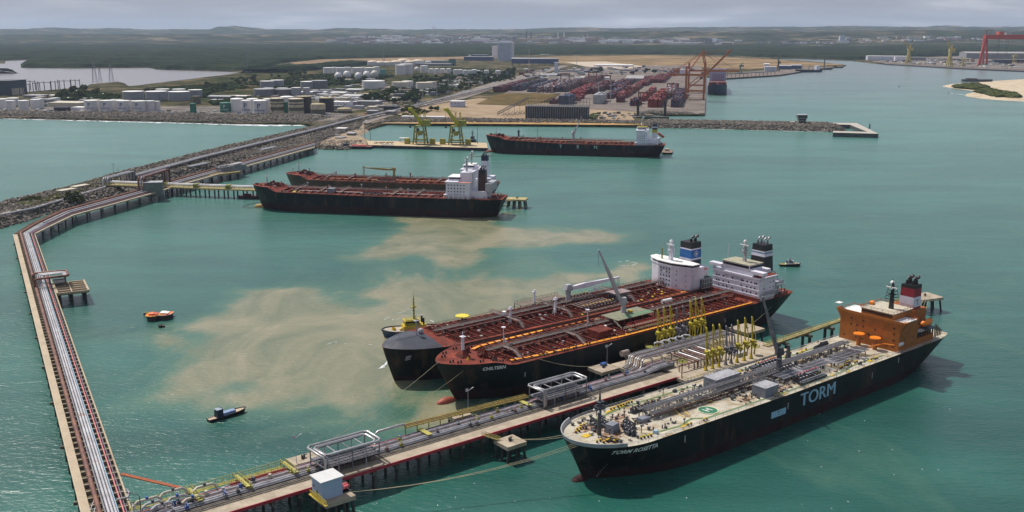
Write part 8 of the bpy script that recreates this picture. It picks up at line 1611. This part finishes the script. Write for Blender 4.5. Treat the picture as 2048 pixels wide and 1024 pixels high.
clumps=[([(722,200),(760,190),(762,203),(735,207)],9,'dark tree in the clump below the very wide white tank',0),([(762,190),(800,180),(802,192),(775,195)],9,'dark tree in the clump below the left cream tank',0),([(775,207),(840,185),(842,204),(800,212)],16,'dark tree in the big clump beside the port road',0),([(857,190),(892,178),(897,190),(870,194)],9,'dark tree right of the cream tanks',0),([(810,161),(915,152),(915,164),(850,168)],16,'dark tree in the belt before the small white tanks',0),([(930,158),(980,146),(982,160),(940,166)],9,'dark tree in the belt left of the port road',0),([(962,165),(1028,135),(1030,158),(985,168)],14,'dark tree in the belt below the silo tower',0),([(1178,143),(1203,138),(1203,146),(1180,147)],5,'dark tree behind the container yard',0),([(103,198),(170,178),(173,198),(120,201)],14,'olive tree right of the substation',2),([(178,192),(198,180),(200,192)],5,'olive tree near the pylons',2),([(1262,146),(1310,140),(1310,147),(1265,150)],6,'dark tree beyond the grey warehouse',0),([(900,185),(950,165),(960,172),(915,187)],8,'olive tree on the verge of the port road',2),([(655,166),(700,158),(760,156),(720,168)],8,'tree between the gas spheres and the grey tanks',2),([(400,178),(470,160),(560,150),(640,150),(560,165),(450,185)],22,'tree scattered over the scrub behind the grey tanks',3),([(640,214),(655,206),(662,216)],3,'dark tree behind the tan tank',0),([(800,226),(870,216),(880,226),(820,232)],5,'small tree on the sandy edge of the port road',2)]
done=0
for ci,(pl,n,l,k) in enumerate(clumps):
    pw=px2(pl,G0); xs=[p[0] for p in pw]; ys=[p[1] for p in pw]; c=0
    for _ in range(n*30):
        x,y=rg.uniform(min(xs),max(xs)),rg.uniform(min(ys),max(ys))
        if sdist(np.array([x]),np.array([y]),pw)[0]<=0: continue
        o=dup(TP[(k+c%2)%4]); o.location=(x,y,G0); sc=rg.uniform(.8,1.5); o.scale=(sc,sc,sc*rg.uniform(.85,1.1)); o.rotation_euler=(0,0,rg.uniform(0,6.3)); tag(o,l,'tree','trees: '+l.replace('dark tree','').replace('olive tree','').strip()); c+=1
        if c>=n*1.5: break
for r in TP:
    for c in list(r.children): bpy.data.objects.remove(c)
    bpy.data.objects.remove(r)
def shrub(px,py,r,h,label,seed,mat=None):
    p=P(px,py,4.5); rg_=np.random.default_rng(seed); o=thing('shrub',p,0,label,'shrub','shrubs on the breakwater'); q=MB(); ico=bmesh.new(); bmesh.ops.create_icosphere(ico,subdivisions=1,radius=1); bv=np.array([v.co[:] for v in ico.verts]); bf=[[v.index for v in f.verts] for f in ico.faces]; ico.free()
    for i in range(220):
        a=rg_.uniform(0,6.28); rr=r*rg_.uniform(0,1)**.5; z=h*rg_.uniform(.05,1)*(1-(rr/r)**2*.6); v=bv*(1+rg_.uniform(-.5,.5,(len(bv),1)))*r*rg_.uniform(.05,.13); q.add([tuple(x) for x in v+[rr*math.cos(a)*1.3,rr*math.sin(a),z]],bf,0)
    q.build('foliage',mat or leafm,o); MB().tube([(0,0,-1),(.2,0,h*.5)],.3,5).build('stem',M('bark',(.08,.06,.045)),o)
shrub(148,402,7,9,'big dark bush at the inner edge of the breakwater beside the trestle',1); shrub(70,402,7,4,'low green bush on the breakwater left of the pale sheds',2,leafm2); shrub(52,404,5,3.5,'smaller green bush at the far left of the breakwater',3,leafm2); shrub(118,400,4,3,'small bush beside the breakwater road',4,leafm2)
shrubs('scrub',[[(100,392),(130,381),(230,352),(236,360),(150,388),(110,398)],[(30,408),(110,390),(120,396),(60,414)]],5,900,.6,2.0,leafm2,.6,'low olive scrub growing along the crest of the breakwater','scrub',seed=8)
shrubs('scrub',[[(480,168),(640,148),(760,150),(700,170),(560,176)],[(250,197),(330,180),(460,165),(500,175),(400,190)],[(880,135),(1000,140),(985,150),(900,150)]],G0,2200,2.5,7,M('scrub_dark',(.04,.055,.022),.95,var=.5,scale=.02),.55,'patchy dark scrub between the tank farms','scrub',seed=9)
shrubs('tree_belt',[[(800,166),(920,152),(1000,145),(1028,137),(1030,160),(960,168),(890,178),(860,190),(800,205),(730,204),(720,196),(770,186)],[(640,160),(720,150),(790,152),(730,166),(650,170)],[(420,205),(500,196),(510,203),(430,210)],[(280,182),(400,172),(420,180),(410,196),(396,180)],[(105,196),(170,184),(240,192),(235,200),(110,201)]],G0,5200,2.2,5.5,M('belt_green',(.026,.038,.016),.95,var=.5,scale=.03),.8,'dark bushy greenery filling the gaps between the tank groups','greenery',seed=19)
shrubs('scrub',[[(760,240),(830,222),(870,222),(800,238)],[(1172,238),(1185,228),(1200,226),(1190,240)]],G0,260,1.5,3.5,leafm2,.5,'small scrub on the sandy edges of the coal yard','scrub',seed=10)
# smoke and haze
hz=bpy.data.materials.new('haze_air'); hz.use_nodes=True; t=hz.node_tree; t.nodes.clear(); o_=t.nodes.new('ShaderNodeOutputMaterial'); v_=t.nodes.new('ShaderNodeVolumePrincipled'); v_.inputs['Color'].default_value=(.64,.79,1.0,1); v_.inputs['Density'].default_value=2.8e-5; v_.inputs['Anisotropy'].default_value=.2; t.links.new(v_.outputs[0],o_.inputs['Volume'])
tag(MB().box(-34000,34000,-2400,36000,-4,480).build('haze',hz),'pale blue haze over the far land','haze',kind='stuff')
S.cycles.volume_step_rate=10; S.cycles.volume_max_steps=64
